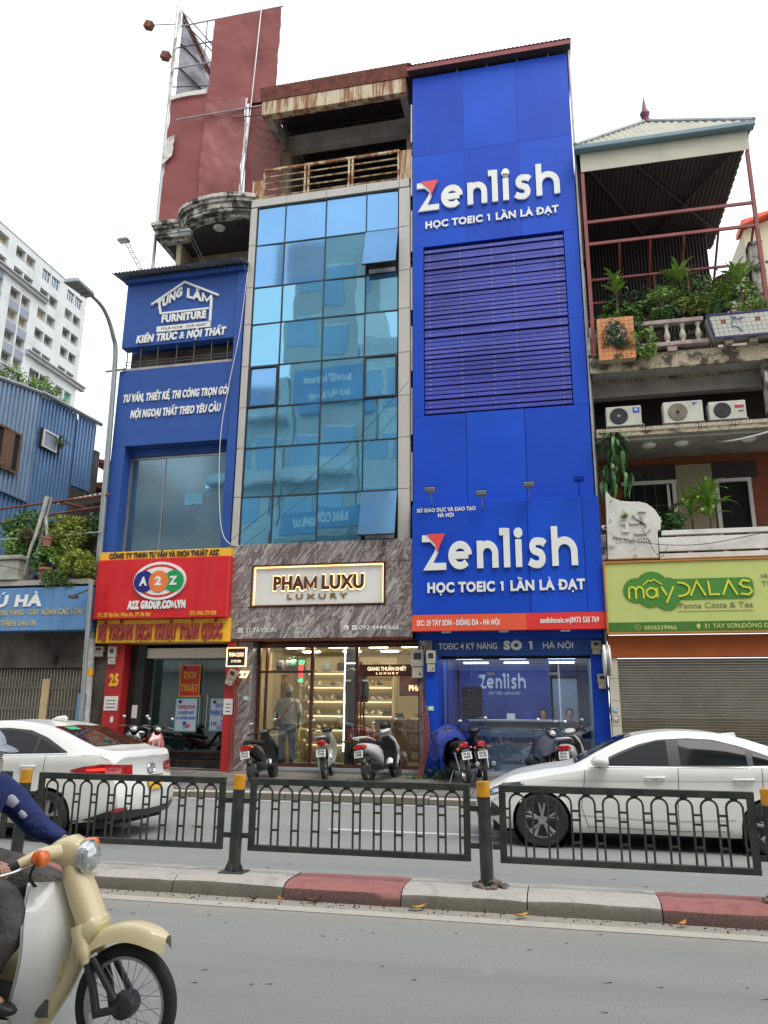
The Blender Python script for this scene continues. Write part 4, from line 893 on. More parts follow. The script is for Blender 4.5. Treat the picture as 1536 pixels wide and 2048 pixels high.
zen_logo(us, -2.99, .79, 14.11, .655, 16.99, .05)
P(MB().lathe([(.07, 16.9), (.1, 16.93)], (-.71, 0, 14.93), 16, 'y'), 'lamp_disc', 'chrome', us)
lettering('HỌC TOEIC 1 LẦN LÀ ĐẠT', -2.78, .56, 13.6, .19, 16.995, .03, 'letter_white', us, .04)
ls = T('lower_sign', 'large blue sign box with white Zenlish letters above the classroom entrance', 'sign', (-1.03, 16.8, 3.3))
boxp('board', 'sign_blue', ls, -3.09, -.5-g, 16.8, 17.0, 3.72, 6.24, bev=.004); boxp('board', 'sign_blue_b', ls, -.5+g, .68-g, 16.79, 17.0, 3.72, 6.27, bev=.004); boxp('board', 'sign_blue', ls, .68+g, 1.04, 16.8, 17.0, 3.72, 6.25, bev=.004)
boxp('strip', 'coral', ls, -3.1, -.6, 16.78, 17.0, 3.36, 3.715, bev=.004); boxp('strip', 'coral_red', ls, -.598, 1.05, 16.78, 17.0, 3.36, 3.715, bev=.004)
zen_logo(ls, -2.86, .70, 4.715, .62, 16.79, .05)
lettering('HỌC TOEIC 1 LẦN LÀ ĐẠT', -2.75, .66, 4.21, .205, 16.79, .035, 'letter_white', ls, .045)
lettering('SỞ GIÁO DỤC VÀ ĐÀO TẠO', -2.98, -1.63, 6.06, .085, 16.795, .01, 'letter_white', ls, .035, each=False); lettering('HÀ NỘI', -2.5, -2.13, 5.93, .085, 16.795, .01, 'letter_white', ls, .035, each=False)
lettering('ĐC: 29 TÂY SƠN - ĐỐNG ĐA - HÀ NỘI', -2.98, -1.17, 3.48, .115, 16.778, .006, 'letter_white', ls, .035, each=False)
lettering('zenlishtoeic.vn|0973 535 769', -.32, .9, 3.5, .11, 16.778, .006, 'letter_white', ls, .03, each=False)
for x in (-2.35, -1.1, .2): boxp('under_light', 'cream_white', ls, x-.1, x+.1, 16.85, 16.95, 3.325, 3.358)
FL = ['first floodlight from the left on the blue tower', 'second floodlight from the left, above the lower Zenlish sign', 'third floodlight, above the seam of the lower sign', 'rightmost floodlight, painted blue, above the lower Zenlish sign']
for k, (x, z) in enumerate(((-2.62, 6.5), (-1.47, 6.36), (-.43, 6.5), (.64, 6.58))):
    t = T('floodlight', FL[k], 'floodlight', (x, 16.5, z), 'floodlights over the lower sign'); c = 'sign_blue' if k == 3 else 'lamp_grey'
    P(MB().hexa([(x-.11, 16.4, z-.06), (x+.11, 16.4, z-.06), (x+.11, 16.52, z-.08), (x-.11, 16.52, z-.08), (x-.11, 16.36, z+.02), (x+.11, 16.36, z+.02), (x+.11, 16.5, z+.06), (x-.11, 16.5, z+.06)]), 'housing', c, t, bev=.006)
    P(MB().tube([(x-.12, 16.46, z-.03), (x-.13, 16.5, z+.08), (x+.13, 16.5, z+.08), (x+.12, 16.46, z-.03)], .009, 5), 'yoke', 'dark_void' if k < 3 else c, t)
    P(MB().tube([(x, 16.5, z-.06), (x, 16.75, z-.27), (x, 16.9, z-.3)], .013, 6), 'arm', c, t)
# entrance of house 29
en = T('classroom_shop', 'dark blue framed ground floor classroom with a wide glass front under the blue tower', 'shop', (-.95, 17.3, .35))
boxp('lintel', 'furn_blue', en, -3.05, 1.02, 17.25, 17.6, 2.86, 3.34); boxp('side_column', 'sign_blue', en, -2.88, -2.56, 17.0, 17.6, .2, 2.86, bev=.01); boxp('side_column', 'sign_blue', en, .7, 1.02, 17.25, 17.6, .2, 2.86, bev=.01)
lettering('TOEIC 4 KỸ NĂNG', -2.58, -1.27, 3.0, .13, 17.245, .012, 'letter_white', en, .01, each=False); lettering('SỐ 1', -1.13, -.44, 2.99, .17, 17.245, .02, 'letter_white', en, .08, name='letter'); lettering('HÀ NỘI', -.3, .36, 3.0, .13, 17.245, .012, 'letter_white', en, .01, each=False)
for x0, x1 in ((-2.54, -1.9), (-1.88, -.2), (-.18, .68)): boxp('glass_pane', 'blue_shop_glass', en, x0, x1, 17.5, 17.508, .42, 2.82)
boxp('frame_bar', 'dark_void', en, -2.55, .7, 17.48, 17.54, 2.8, 2.855); boxp('frame_bar', 'galv', en, -2.55, .7, 17.48, 17.54, .36, .42)
for x in (-1.45, -.1): boxp('glass_clamp', 'chrome', en, x-.09, x+.09, 17.47, 17.49, 2.45, 2.5)
boxp('floor', 'interior_grey', en, -2.6, .8, 17.3, 22, .1, .4); boxp('ceiling', 'interior_grey', en, -2.6, .8, 17.62, 22, 2.87, 2.9); boxp('back_wall', 'interior_blue', en, -2.6, .8, 21, 21.1, .4, 2.87)
boxp('inner_wall', 'interior_blue', en, -2.62, -2.55, 17.62, 21, .4, 2.87); boxp('inner_wall', 'interior_grey', en, .74, .8, 17.62, 21, .4, 2.87)
for x in (-2.0, -1.0, .1):
    for y in (18.0, 19.6): boxp('ceiling_glow_panel', 'cool_glow', en, x-.3, x+.3, y, y+.2, 2.84, 2.865)  # glowing panels added to brighten the classroom
for nm_, x, y, z, sx, e, par in (('classroom_fill', -.9, 17.72, 2.8, 2.8, 20, en),):  # unseen area light added behind the lintel to lift the dark interior
    ld = bpy.data.lights.new(nm_, 'AREA'); ld.shape = 'RECTANGLE'; ld.size = sx; ld.size_y = .2; ld.energy = e; ld.color = (.8, .9, 1)
    lo = bpy.data.objects.new(nm_, ld); COL.objects.link(lo); lo.parent = par; lo.location = Vector((x, y, z))-OFF[par.name]; lo.rotation_euler = (radians(48), 0, 0)
ins = T('inner_logo', 'pale Zenlish lettering on the blue wall inside the classroom', 'sign', (-.95, 20.5, 2.2)); boxp('board', 'interior_blue', ins, -2.5, -.2, 20.3, 20.35, 1.0, 2.86)
zen_logo(ins, -2.0, -.75, 2.25, .26, 20.29, .03, 'letter_white', 'letter_white'); lettering('HỌC TOEIC 1 LẦN LÀ ĐẠT', -1.75, -.95, 2.1, .07, 20.29, .01, 'letter_white', ins, .02, each=False)
dfr = boxp('inner_door', 'interior_grey', en, -.15, .45, 20.4, 20.45, .42, 2.5)
for b in ((-.2, -.15, .42, 2.5), (.45, .52, .42, 2.86), (-.2, .52, 2.5, 2.56)): boxp('door_frame', 'dark_void', dfr, b[0], b[1], 20.36, 20.46, b[2], b[3])
t = T('reception_counter', 'long pale blue reception counter behind the classroom glass', 'counter', (-1.1, 18.4, .4)); boxp('body', 'interior_grey', t, -2.0, .1, 18.3, 18.8, .4, 1.45, bev=.01); boxp('top', 'cream_white', t, -2.05, .15, 18.25, 18.85, 1.45, 1.5, bev=.005)
boxp('band', 'interior_blue', t, -2.0, .1, 18.28, 18.295, 1.05, 1.12)
for k, (x, c, l) in enumerate(((-1.75, 'wood', 'small brown object at the left end of the reception counter'), (-1.1, 'cream_white', 'stack of papers in the middle of the reception counter'), (-.7, 'interior_blue', 'blue folder box on the reception counter'))):
    misc('desk_item', l, 'item', c, lambda m: m.box(x-.09, x+.09, 18.4, 18.6, 1.502, 1.6+.03*k))
t = T('poster', 'blue poster TOP 1 HỌC VIÊN with three wreaths standing behind the classroom glass', 'poster', (-2.0, 17.55, 1.6)); boxp('sheet', 'interior_blue', t, -2.12, -1.66, 17.56, 17.57, 1.5, 2.2)
for s_, z, h in (('Zenlish', 2.1, .035), ('TOP 1', 1.98, .03), ('HỌC VIÊN THI ĐỖ', 1.91, .032), ('TOEIC 4 KỸ NĂNG', 1.84, .032), ('QUỐC TẾ', 1.77, .032)):
    w = .021*len(s_)+.02; lettering(s_, -1.89-w/1.6, -1.89+w/1.6, z, h, 17.558, .003, 'letter_white' if s_ != 'TOP 1' else 'gold', t, .04, each=False)
for x in (-2.03, -1.89, -1.75): P(MB().tube([(x+.045*cos(a), 17.557, 1.64+.045*sin(a)) for a in [radians(-60+300*k/11) for k in range(12)]], .004, 4), 'wreath', 'letter_white', t)
t = T('staff_member', 'black haired person in a dark red top sitting inside the classroom by the door', 'person', (.22, 18.9, .4), local=False)
def seated(t, x, y, z, top, headtop='hair', face=-1):
    def j(a, b, c): return (x+a, y+b*face*-1, z+c)
    D = dict(pelvis=j(0, 0, .5), waist=j(0, 0, .66), chest=j(0, -.02, .88), neck=j(0, -.03, 1.06), head=j(0, -.05, 1.2), crown=j(0, -.04, 1.3))
    for d, q in (('l', -1), ('r', 1)): D.update({'shoulder_'+d: j(.18*q, 0, .98), 'elbow_'+d: j(.24*q, -.08, .75), 'wrist_'+d: j(.12*q, -.3, .78), 'palm_'+d: j(.08*q, -.36, .8), 'hip_'+d: j(.1*q, -.05, .48), 'knee_'+d: j(.13*q, -.45, .5), 'ankle_'+d: j(.13*q, -.42, .08), 'toe_'+d: j(.13*q, -.55, .04)})
    human(t, 'skin', D)
    tp = sec_loft([(j(0, 0, .48), .19, .14), (j(0, 0, .7), .17, .125), (j(0, -.02, .9), .2, .13), (j(0, -.02, 1.0), .19, .11), (j(0, -.03, 1.06), .07, .06)])
    for q in (-1, 1): tp.tube([j(.14*q, 0, .98), j(.2*q, -.02, .93), j(.245*q, -.08, .75), j(.15*q, -.26, .78)], [.07, .07, .058, .045], 10)
    P(tp, 'top', top, t, smooth=True)
    P(MB().ball(j(0, .0, 1.235), (.095, .1, .115), 14, 8), 'hair', headtop, t, smooth=True)
    P(MB().tube([j(-.03, -.145, 1.17), j(.03, -.145, 1.17)], .006, 5), 'mouth', 'coral', t)
    for q in (-1, 1): P(MB().ball(j(.03*q, -.135, 1.215), .008, 6, 4), 'eye', 'hair', t)
M('shirt_maroon', (.10, .012, .015), .8); M('shirt_orange', (.5, .09, .02), .8)
seated(t, .22, 18.95, .42, 'shirt_maroon')
t = T('customer', 'person in an orange top seated behind the classroom counter', 'person', (-.35, 19.1, .4)); seated(t, -.38, 19.1, .42, 'shirt_orange')

# ================================================================== HOUSE 25: the blue furniture building with the translation office
fb = T('furniture_building', 'blue panelled building of the furniture firm with a wide grey window above the red sign', 'building', (-9.35, 17.2, .3))
boxp('wall', 'furn_blue', fb, -11.1, -7.62, 17.5, 26, 3.2, 13.1)
boxp('cladding_panel', 'furn_blue', fb, -11.12, -7.86, 17.0, 17.3, 11.1, 13.12, bev=.005); boxp('cladding_panel', 'furn_blue', fb, -11.1, -7.86, 17.0, 17.3, 8.27, 10.42, bev=.005)
boxp('side_strip', 'furn_blue', fb, -7.855, -7.63, 16.96, 17.4, 5.42, 13.12, bev=.005); boxp('side_strip', 'furn_blue', fb, -11.1, -10.72, 17.0, 17.4, 5.42, 8.265, bev=.005)
boxp('roof_trim', 'furn_blue', fb, -11.15, -7.62, 16.88, 17.0, 13.0, 13.14)
P(corr(MB(), (-11.4, 16.6, 13.18), (3.85, 0, 0), (0, 2.2, .3), 36, .022, (0, 0, 1), 4), 'roof_sheet', 'flashing', fb)
# barred slot between the panels
boxp('slot_back', 'dirty_wall', fb, -11.05, -7.86, 17.42, 17.48, 10.42, 11.1); boxp('slot_sill', 'beam_grey', fb, -11.05, -7.86, 17.04, 17.4, 10.425, 10.5)
for x in (-10.95, -10.55, -10.05, -9.5, -9.0, -8.5, -8.05): boxp('bar', 'galv_dark', fb, x-.012, x+.012, 17.05, 17.07, 10.5, 11.1)
for z in (10.6, 10.68): boxp('bar', 'galv_dark', fb, -11.0, -7.86, 17.055, 17.065, z, z+.015)
# big window
boxp('window_head', 'furn_blue', fb, -10.72, -7.86, 17.3, 17.45, 8.06, 8.265)
wf = boxp('window', 'film_glass', fb, -10.66, -9.72, 17.38, 17.4, 5.55, 8.0); P(MB().box(-9.70, -7.88, 17.37, 17.4, 5.55, 8.0), 'window', 'film_glass', fb)
for x0, x1, z0, z1 in ((-9.1, -8.6, 6.7, 7.0), (-8.55, -7.9, 7.05, 7.5)): P(MB().box(x0, x1, 17.362, 17.367, z0, z1), 'film_patch', 'facade_glass', wf)
for b in ((-10.72, -10.66, 5.5, 8.05), (-9.72, -9.70, 5.55, 8.0), (-10.66, -7.86, 8.0, 8.05), (-10.66, -7.86, 5.48, 5.545)): boxp('window_frame', 'galv', wf, b[0], b[1], 17.35, 17.42, b[2], b[3])
# logo of the furniture firm
fs = T('furniture_sign', 'white house outline logo and lettering of the furniture firm on the blue panels', 'sign', (-9.35, 17, 11))
Y = 16.995
hs = MB().ribbon([(-10.32, 12.30), (-9.38, 12.88), (-8.36, 12.36)], .055, Y-.05, Y); P(hs, 'roof_outline', 'letter_white', fs)
P(MB().ribbon([(-10.08, 12.30), (-10.02, 12.0), (-8.62, 12.0)], .05, Y-.05, Y), 'house_outline', 'letter_white', fs); P(MB().ribbon([(-8.56, 12.32), (-8.56, 11.62)], .06, Y-.05, Y), 'house_outline', 'letter_white', fs)
lettering('TÙNG', -10.15, -9.42, 12.12, .25, Y, .04, 'letter_white', fs, .045, shear=.52); lettering('LÂM', -9.30, -8.55, 12.42, .25, Y, .04, 'letter_white', fs, .045, shear=-.38)
lettering('FURNITURE', -9.98, -8.68, 11.74, .2, Y, .04, 'letter_white', fs, .05)
boxp('tag_line', 'letter_white', fs, -10.1, -8.54, Y-.03, Y, 11.46, 11.62); lettering('YOUR HOME - OUR HEART', -9.98, -8.64, 11.5, .08, Y-.031, .003, 'letter_black', fs, 0, each=False)
lettering('KIẾN TRÚC & NỘI THẤT', -10.68, -8.1, 11.2, .2, Y, .035, 'letter_white', fs, .05, slant=.12)
lettering('TƯ VẤN, THIẾT KẾ, THI CÔNG TRỌN GÓI', -10.9, -7.9, 9.5, .2, Y, .03, 'letter_white', fs, .04, slant=.1)
lettering('NỘI NGOẠI THẤT THEO YÊU CẦU', -10.64, -8.1, 9.04, .2, Y, .03, 'letter_white', fs, .04, slant=.1)
for k, (x, l) in enumerate(((-10.6, 'tall ladder armed floodlight on the left of the blue roof edge'), (-8.75, 'tall ladder armed floodlight on the right of the blue roof edge, under the round balcony'))):
    t = T('sign_lamp', l, 'lamp', (x, 16.7, 13.2), 'lamps on the furniture building roof')
    for q in (-.045, .045): P(MB().tube([(x+q, 17.0, 13.15), (x-.35+q, 16.45, 14.0)], .012, 5), 'arm', 'galv_dark', t)
    mb = MB()
    for i in range(1, 7): f_ = i/7; mb.tube([(x-.045-.35*f_, 17-.55*f_, 13.15+.85*f_), (x+.045-.35*f_, 17-.55*f_, 13.15+.85*f_)], .008, 4)
    P(mb, 'rungs', 'galv_dark', t, kind='stuff')
    P(MB().box(x-.55, x-.25, 16.3, 16.5, 13.97, 14.06), 'lamp_head', 'lamp_grey', t, bev=.02); boxp('lens', 'cream_white', t, x-.52, x-.28, 16.33, 16.47, 13.958, 13.969)
# upper storey behind: arches, round balcony slab
uh = T('old_villa_top', 'weathered plaster upper storey with arches under a curved moulded balcony slab', 'building', (-9, 18.6, 13.2))
boxp('wall', 'plaster_beige', uh, -10.1, -7.62, 18.6, 26, 13.1, 15.4); boxp('side_wall', 'plaster_beige', uh, -10.25, -10.1, 17.9, 18.6, 13.0, 15.3)
for cx in (-9.35, -8.2):
    for r, y, mt in ((.42, 18.52, 'old_plaster'), (.34, 18.47, 'soffit')):
        P(MB().ribbon([(cx+r*cos(a), 13.75+r*sin(a)) for a in [pi*k/14 for k in range(15)]], .07, y, 18.6), 'arch_moulding', mt, uh)
    P(MB().prism([(cx+.32*cos(a), 13.75+.32*sin(a)) for a in [pi*k/14 for k in range(15)]]+[(cx-.32, 13.1), (cx+.32, 13.1)], 18.575, 18.598), 'arch_opening', 'dark_void', uh)
boxp('capital', 'old_plaster', uh, -7.85, -7.62, 17.9, 18.6, 13.6, 14.1)
def plan(o):
    pts = [(-10.85-o, 18.9), (-10.85-o, 17.65-o), (-9.95-o*.3, 17.65-o)]
    for k in range(17):
        a = pi*(1-k/16*.93); pts.append((-8.55+1.4*cos(a)+o*cos(a), 17.6-(.75+o)*sin(a)-o*.2))
    return pts+[(-7.2, 17.6), (-7.2, 18.9)]
for o_, z0, z1 in ((-.12, 14.78, 14.88), (-.02, 14.88, 14.98), (.0, 14.98, 15.16), (.05, 15.16, 15.26), (.1, 15.26, 15.38), (.04, 15.38, 15.44)):
    P(MB().prism(plan(o_), z0, z1, 'z'), 'balcony_moulding', 'old_plaster', uh, bev=.015)
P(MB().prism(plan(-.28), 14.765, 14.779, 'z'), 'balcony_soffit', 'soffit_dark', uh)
P(MB().lathe([(.0, 14.70), (.13, 14.715), (.17, 14.755), (.17, 14.764)], (-8.7, 17.4, 0), 20), 'ceiling_lamp', 'cream_white', uh)
# the ragged red billboard on its pipe frame
bb = T('old_billboard', 'tall faded red billboard with torn sheets on a rusty pipe frame above the round balcony', 'billboard', (-9.3, 18, 15.45))
rs = random.Random(9)
def sheet(pts, y, mat, nu=24, nv=40, amp=.05, seed=0):
    (xa, za), (xb, zb_), (xc, zc), (xd, zd) = pts     # bottom left, bottom right, top right, top left
    def fn(u, v):
        x = (xa*(1-u)+xb*u)*(1-v)+(xd*(1-u)+xc*u)*v; z = (za*(1-u)+zb_*u)*(1-v)+(zd*(1-u)+zc*u)*v
        e = noise.noise(Vector((seed, v*9, 0)))*.03; n1 = noise.noise(Vector((x*1.1+seed, z*.8, 1)))+.5*abs(noise.noise(Vector((x*2.7+z, z*1.9, seed))))
        return (x+(e if u in (0, 1) else 0), y-amp*n1, z)
    return MB().grid(fn, nu, nv)
P(sheet([(-10.95, 15.62), (-9.72, 15.62), (-9.70, 20.1), (-10.93, 20.05)], 17.98, 'board_red', seed=1), 'sheet', 'board_red', bb, smooth=True)
P(sheet([(-9.72, 15.62), (-8.40, 15.62), (-8.38, 19.6), (-9.70, 19.6)], 17.93, 'board_red_b', seed=2, amp=.14), 'sheet', 'board_red_b', bb, smooth=True)
P(sheet([(-9.70, 19.35), (-7.45, 19.35), (-7.42, 22.8), (-9.66, 22.85)], 17.96, 'board_red', seed=3, amp=.08), 'sheet', 'board_red', bb, smooth=True)
P(sheet([(-8.30, 15.62), (-7.25, 15.62), (-7.25, 19.55), (-8.33, 19.55)], 18.02, 'board_red', seed=4), 'sheet', 'board_red', bb, smooth=True)
for a, b, r in (((-11.03, 18, 13.2), (-11.0, 18, 23.72), .05), ((-8.33, 17.85, 15.6), (-8.03, 17.85, 22.95), .024), ((-10.6, 17.82, 19.1), (-7.4, 17.82, 19.1), .024), ((-8.8, 17.84, 18.85), (-7.4, 17.84, 18.75), .02), ((-10.96, 18.05, 22.95), (-7.4, 18.05, 22.95), .025),
                ((-10.96, 18.05, 22.1), (-9.7, 18.05, 22.1), .02), ((-10.96, 18.05, 21.3), (-9.7, 18.05, 21.3), .025), ((-9.95, 18.05, 21.3), (-9.95, 18.05, 22.95), .018), ((-10.96, 18.05, 20.6), (-9.7, 18.05, 20.4), .018), ((-10.9, 18.06, 23.6), (-9.65, 18.1, 21.9), .03)):
    P(MB().tube([a, b], r, 7), 'frame_pipe', 'galv' if r > .022 else 'galv_dark', bb)
# the second face of the billboard running back from the street, torn open
def back(u, v):
    x = -10.93+1.3*u; y = 18.2+2.6*u; return (x+.05*noise.noise(Vector((u*5, v*9, 2))), y, 20.1+(3.5-2.2*u)*v)
P(MB().grid(back, 10, 16), 'torn_sheet', 'torn_vinyl', bb, smooth=True)
for z in (20.2, 21.1, 22.0, 22.9): P(MB().tube([(-10.9, 18.2, z+.4*(z > 21)), (-9.7, 20.6, z-.1)], .022, 6), 'frame_pipe', 'galv_dark', bb)
P(MB().tube([(-10.9, 18.15, 23.6), (-9.62, 20.8, 20.3)], .04, 6), 'frame_pipe', 'rust', bb); P(MB().tube([(-10.7, 18.4, 22.9), (-9.7, 20.4, 20.4)], .02, 6), 'frame_pipe', 'rust', bb)
P(sheet([(-10.93, 19.98), (-9.72, 20.0), (-9.72, 20.16), (-10.93, 20.12)], 17.9, 'cream_white', 12, 2, .06, 6), 'torn_edge', 'old_white', bb)
P(sheet([(-10.98, 17.6), (-10.66, 17.9), (-10.62, 18.6), (-10.9, 18.5)], 17.88, 'cream_white', 6, 8, .08, 7), 'torn_flap', 'old_white', bb)
P(sheet([(-8.42, 15.7), (-8.36, 15.7), (-8.30, 19.5), (-8.36, 19.5)], 17.9, 'cream_white', 2, 30, .1, 8), 'torn_edge', 'old_white', bb)
P(sheet([(-11.0, 20.0), (-10.9, 20.0), (-10.85, 23.4), (-10.95, 23.5)], 17.95, 'cream_white', 2, 30, .12, 9), 'torn_edge', 'old_white', bb)
for k in range(6): P(MB().tube([(-10.8+k*.12, 17.95, 15.3), (-10.85+k*.12, 17.95, 15.65)], .02, 5), 'frame_foot', 'rust', bb)
for x, z, l in ((-11.85, 22.95, 'upper rusty floodlight sticking out left of the red billboard'), (-11.15, 21.6, 'lower rusty floodlight on the left post of the red billboard')):
    t = T('billboard_lamp', l, 'lamp', (x, 17.9, z), 'lamps on the red billboard')
    P(MB().tube([(x, 17.9, z+.1), (-11.0, 18, z+.06)], .015, 5), 'arm', 'galv_dark', t)
    P(MB().box(x-.13, x+.13, 17.7, 17.9, z-.14, z+.1).xform(Matrix.Translation((x, 17.8, z)) @ Matrix.Rotation(.4, 4, 'Y') @ Matrix.Translation((-x, -17.8, -z))), 'housing', 'rust', t, bev=.01)
mb = MB()                                             # cage of thin bars beside the billboard
for k in range(9): mb.tube([(-7.75+.09*k, 17.3+.05*k, 15.9), (-7.75+.09*k, 17.5+.05*k, 18.6-.0*k)], .008, 4)
for k in range(10): mb.tube([(-7.75, 17.35, 15.95+k*.28), (-7.05, 17.9, 15.95+k*.28)], .008, 4)
o = P(mb, 'wire_cage', 'galv_dark'); tag(o, 'thin rusty wire cage between the billboard and the open terrace', 'cage'); o['kind'] = 'stuff'

# the translation office signs
a2 = T('translation_sign', 'red light box with A2Z GROUP oval logo between two yellow strips', 'sign', (-9.2, 16.7, 3.2))
boxp('board', 'shop_red', a2, -10.92, -7.44, 16.65, 17.3, 3.74, 5.19, bev=.012); boxp('top_strip', 'sign_yellow', a2, -10.93, -7.46, 16.72, 17.3, 5.2, 5.4, bev=.006)
lettering('CÔNG TY TNHH TƯ VẤN VÀ DỊCH THUẬT A2Z', -10.66, -7.76, 5.235, .125, 16.718, .015, 'letter_black', a2, .04)
boxp('bottom_board', 'sign_yellow', a2, -10.86, -7.4, 16.78, 17.3, 3.19, 3.735, bev=.006)
lettering('HỆ THỐNG DỊCH THUẬT TOÀN QUỐC', -10.78, -7.56, 3.28, .32, 16.776, .04, 'worn_red', a2, .06)
e0 = lambda rx, rz, n=36: [(-9.2+rx*cos(2*pi*k/n), 4.63+rz*sin(2*pi*k/n)) for k in range(n)]
P(MB().prism(e0(.68, .46), 16.60, 16.649), 'oval', 'letter_white', a2); 
for q in (1, -1): P(MB().ribbon([(-9.2+.57*cos(a), 4.63+q*.37*sin(a)) for a in [radians(30+120*k/14) for k in range(15)]], .05, 16.594, 16.6), 'oval_arc', 'shop_red', a2)
M('disc_navy', (.012, .02, .2), .35); M('disc_orange', (.75, .2, .05), .35); M('disc_green', (.01, .3, .08), .35)
for k, (x, c, ch) in enumerate(((-9.6, 'disc_navy', 'A'), (-8.82, 'disc_green', 'Z'), (-9.21, 'disc_orange', '2'))):
    d = P(MB().lathe([(.26, 16.585-.004*(k == 2)), (.26, 16.593)], (x, 0, 4.62), 28, 'y'), 'logo_disc', c, a2)
    lettering(ch, x-.09, x+.09, 4.53, .19, 16.58, .006, 'letter_white', d, .05)
lettering('A2Z GROUP.COM.VN', -9.98, -8.48, 3.98, .17, 16.648, .03, 'letter_white', a2, .08)
lettering('ĐC: 25 Tây Sơn, Đống Đa, TP. Hà Nội', -10.78, -9.38, 3.8, .09, 16.648, .008, 'letter_yellow', a2, .04, each=False); lettering('ĐT: 0966 779 888', -8.36, -7.7, 3.8, .09, 16.648, .008, 'letter_yellow', a2, .04, each=False)
# its entrance
of = T('translation_office', 'glass fronted translation office between two red columns at number 25', 'shop', (-9, 17.6, .3))
boxp('red_column', 'column_red', of, -10.62, -10.18, 16.98, 17.5, .1, 3.2, bev=.01); boxp('red_column', 'column_red', of, -7.5, -7.26, 16.9, 17.5, .1, 3.2, bev=.01)
boxp('dirty_pier', 'dirty_wall', of, -11.12, -10.63, 17.05, 17.6, .1, 3.2, bev=.02)
boxp('black_wall', 'black_granite', of, -10.18, -9.78, 17.3, 17.8, .1, 3.2); boxp('shutter_box', 'cream_white', of, -9.78, -7.5, 17.35, 17.7, 2.86, 3.1, bev=.01)
lettering('25', -10.5, -10.24, 2.2, .26, 16.978, .01, 'letter_yellow', of, .05, name='numeral')
for k in range(3):
    boxp('step', 'black_granite', of, -10.18, -7.5, 17.0+.28*k, 18.2, .1+(.17*k if k else 0), .1+.25+.17*k-.02); P(MB().box(-10.16, -7.52, 16.985+.28*k, 17.03+.28*k, .1+.25+.17*k-.018, .1+.25+.17*k), 'step_edge', 'bronze', of)
gl = boxp('glass_door', 'green_glass', of, -9.2, -8.36, 17.75, 17.76, .72, 2.86); g2 = boxp('glass_door', 'green_glass', of, -8.35, -7.5, 17.75, 17.76, .72, 2.86); boxp('glass_pane', 'green_glass', of, -9.74, -9.21, 17.75, 17.76, .72, 2.86)
boxp('frame_bar', 'galv', of, -9.79, -9.75, 17.72, 17.78, .7, 2.86)
for x, q in ((-8.46, gl), (-8.26, g2)): P(MB().tube([(x, 17.68, 1.25), (x, 17.68, 2.0)], .018, 8).tube([(x, 17.74, 1.3), (x, 17.68, 1.3)], .01, 6).tube([(x, 17.74, 1.95), (x, 17.68, 1.95)], .01, 6), 'door_handle', 'chrome', q)
boxp('back_wall', 'interior_grey', of, -10.1, -7.4, 20.5, 20.6, .7, 3.1); boxp('side_wall', 'interior_grey', of, -9.8, -9.75, 17.8, 20.5, .7, 3.1); boxp('side_wall', 'interior_grey', of, -7.5, -7.45, 17.8, 20.5, .7, 3.1); boxp('ceiling', 'cream_white', of, -9.8, -7.45, 17.8, 20.5, 3.1, 3.12); boxp('floor', 'interior_grey', of, -9.8, -7.45, 17.8, 20.5, .66, .7)
boxp('ceiling_glow_panel', 'cool_glow', of, -9.2, -8.0, 18.6, 18.8, 3.07, 3.095)  # glowing panel added so the office reads brighter through its doors
boxp('reception_desk', 'black_granite', of, -9.3, -7.9, 18.8, 19.3, .7, 1.3, bev=.02)
def poster(x0, x1, z0, z1, face, rim, lines, label, y=17.7):
    t = T('poster', label, 'poster', ((x0+x1)/2, y, z0)); boxp('rim', rim, t, x0, x1, y, y+.01, z0, z1); boxp('sheet', face, t, x0+.025, x1-.025, y-.004, y-.001, z0+.025, z1-.025)
    for s_, u0, u1, z, h, c in lines: lettering(s_, x0+u0*(x1-x0), x0+u1*(x1-x0), z, h, y-.005, .002, c, t, .05, each=False)
    P(MB().lathe([(.045, y-.008), (.045, y-.0045)], (x0+.12, 0, z1-.09), 12, 'y'), 'logo', 'letter_black', t)
    return t
M('paper_blue', (.5, .6, .68), .6); M('teal_rim', (.1, .38, .42), .5); M('ink_blue', (.03, .1, .45), .5); M('ink_red', (.4, .03, .05), .5); M('lilac', (.42, .25, .6), .5)
poster(-9.04, -8.5, 1.96, 2.72, 'shop_red', 'sign_yellow', [('DỊCH', .2, .82, 2.4, .15, 'letter_yellow'), ('THUẬT', .1, .92, 2.1, .15, 'letter_yellow')], 'red poster DỊCH THUẬT with yellow letters on the glass door')
p_ = poster(-9.1, -8.52, 1.14, 1.93, 'paper_blue', 'teal_rim', [('TRANSLATION', .12, .9, 1.68, .08, 'ink_red'), ('36 NGÔN NGỮ', .16, .86, 1.55, .07, 'ink_blue'), ('56 CHUYÊN NGÀNH', .08, .94, 1.43, .06, 'ink_blue')], 'pale poster TRANSLATION 36 NGÔN NGỮ below the red poster')
for a, b, c in ((-8.88, 1.3, 'ink_blue'), (-8.78, 1.24, 'coral'), (-8.86, 1.22, 'teal_rim')): boxp('picture', c, p_, a, a+.1, 17.692, 17.694, b, b+.08)
p_ = poster(-8.2, -7.66, 1.16, 1.93, 'paper_blue', 'teal_rim', [('DỊCH VỤ', .28, .8, 1.72, .08, 'ink_blue'), ('PHIÊN DỊCH', .06, .94, 1.54, .1, 'ink_blue')], 'pale poster PHIÊN DỊCH with a lilac picture on the glass door')
boxp('picture', 'lilac', p_, -7.9, -7.7, 17.692, 17.694, 1.2, 1.44); boxp('picture', 'lilac', p_, -8.0, -7.9, 17.692, 17.694, 1.2, 1.3)
for x in (-8.14, -8.08, -8.03): boxp('picture', 'letter_black', p_, x, x+.03, 17.692, 17.694, 1.3, 1.38)
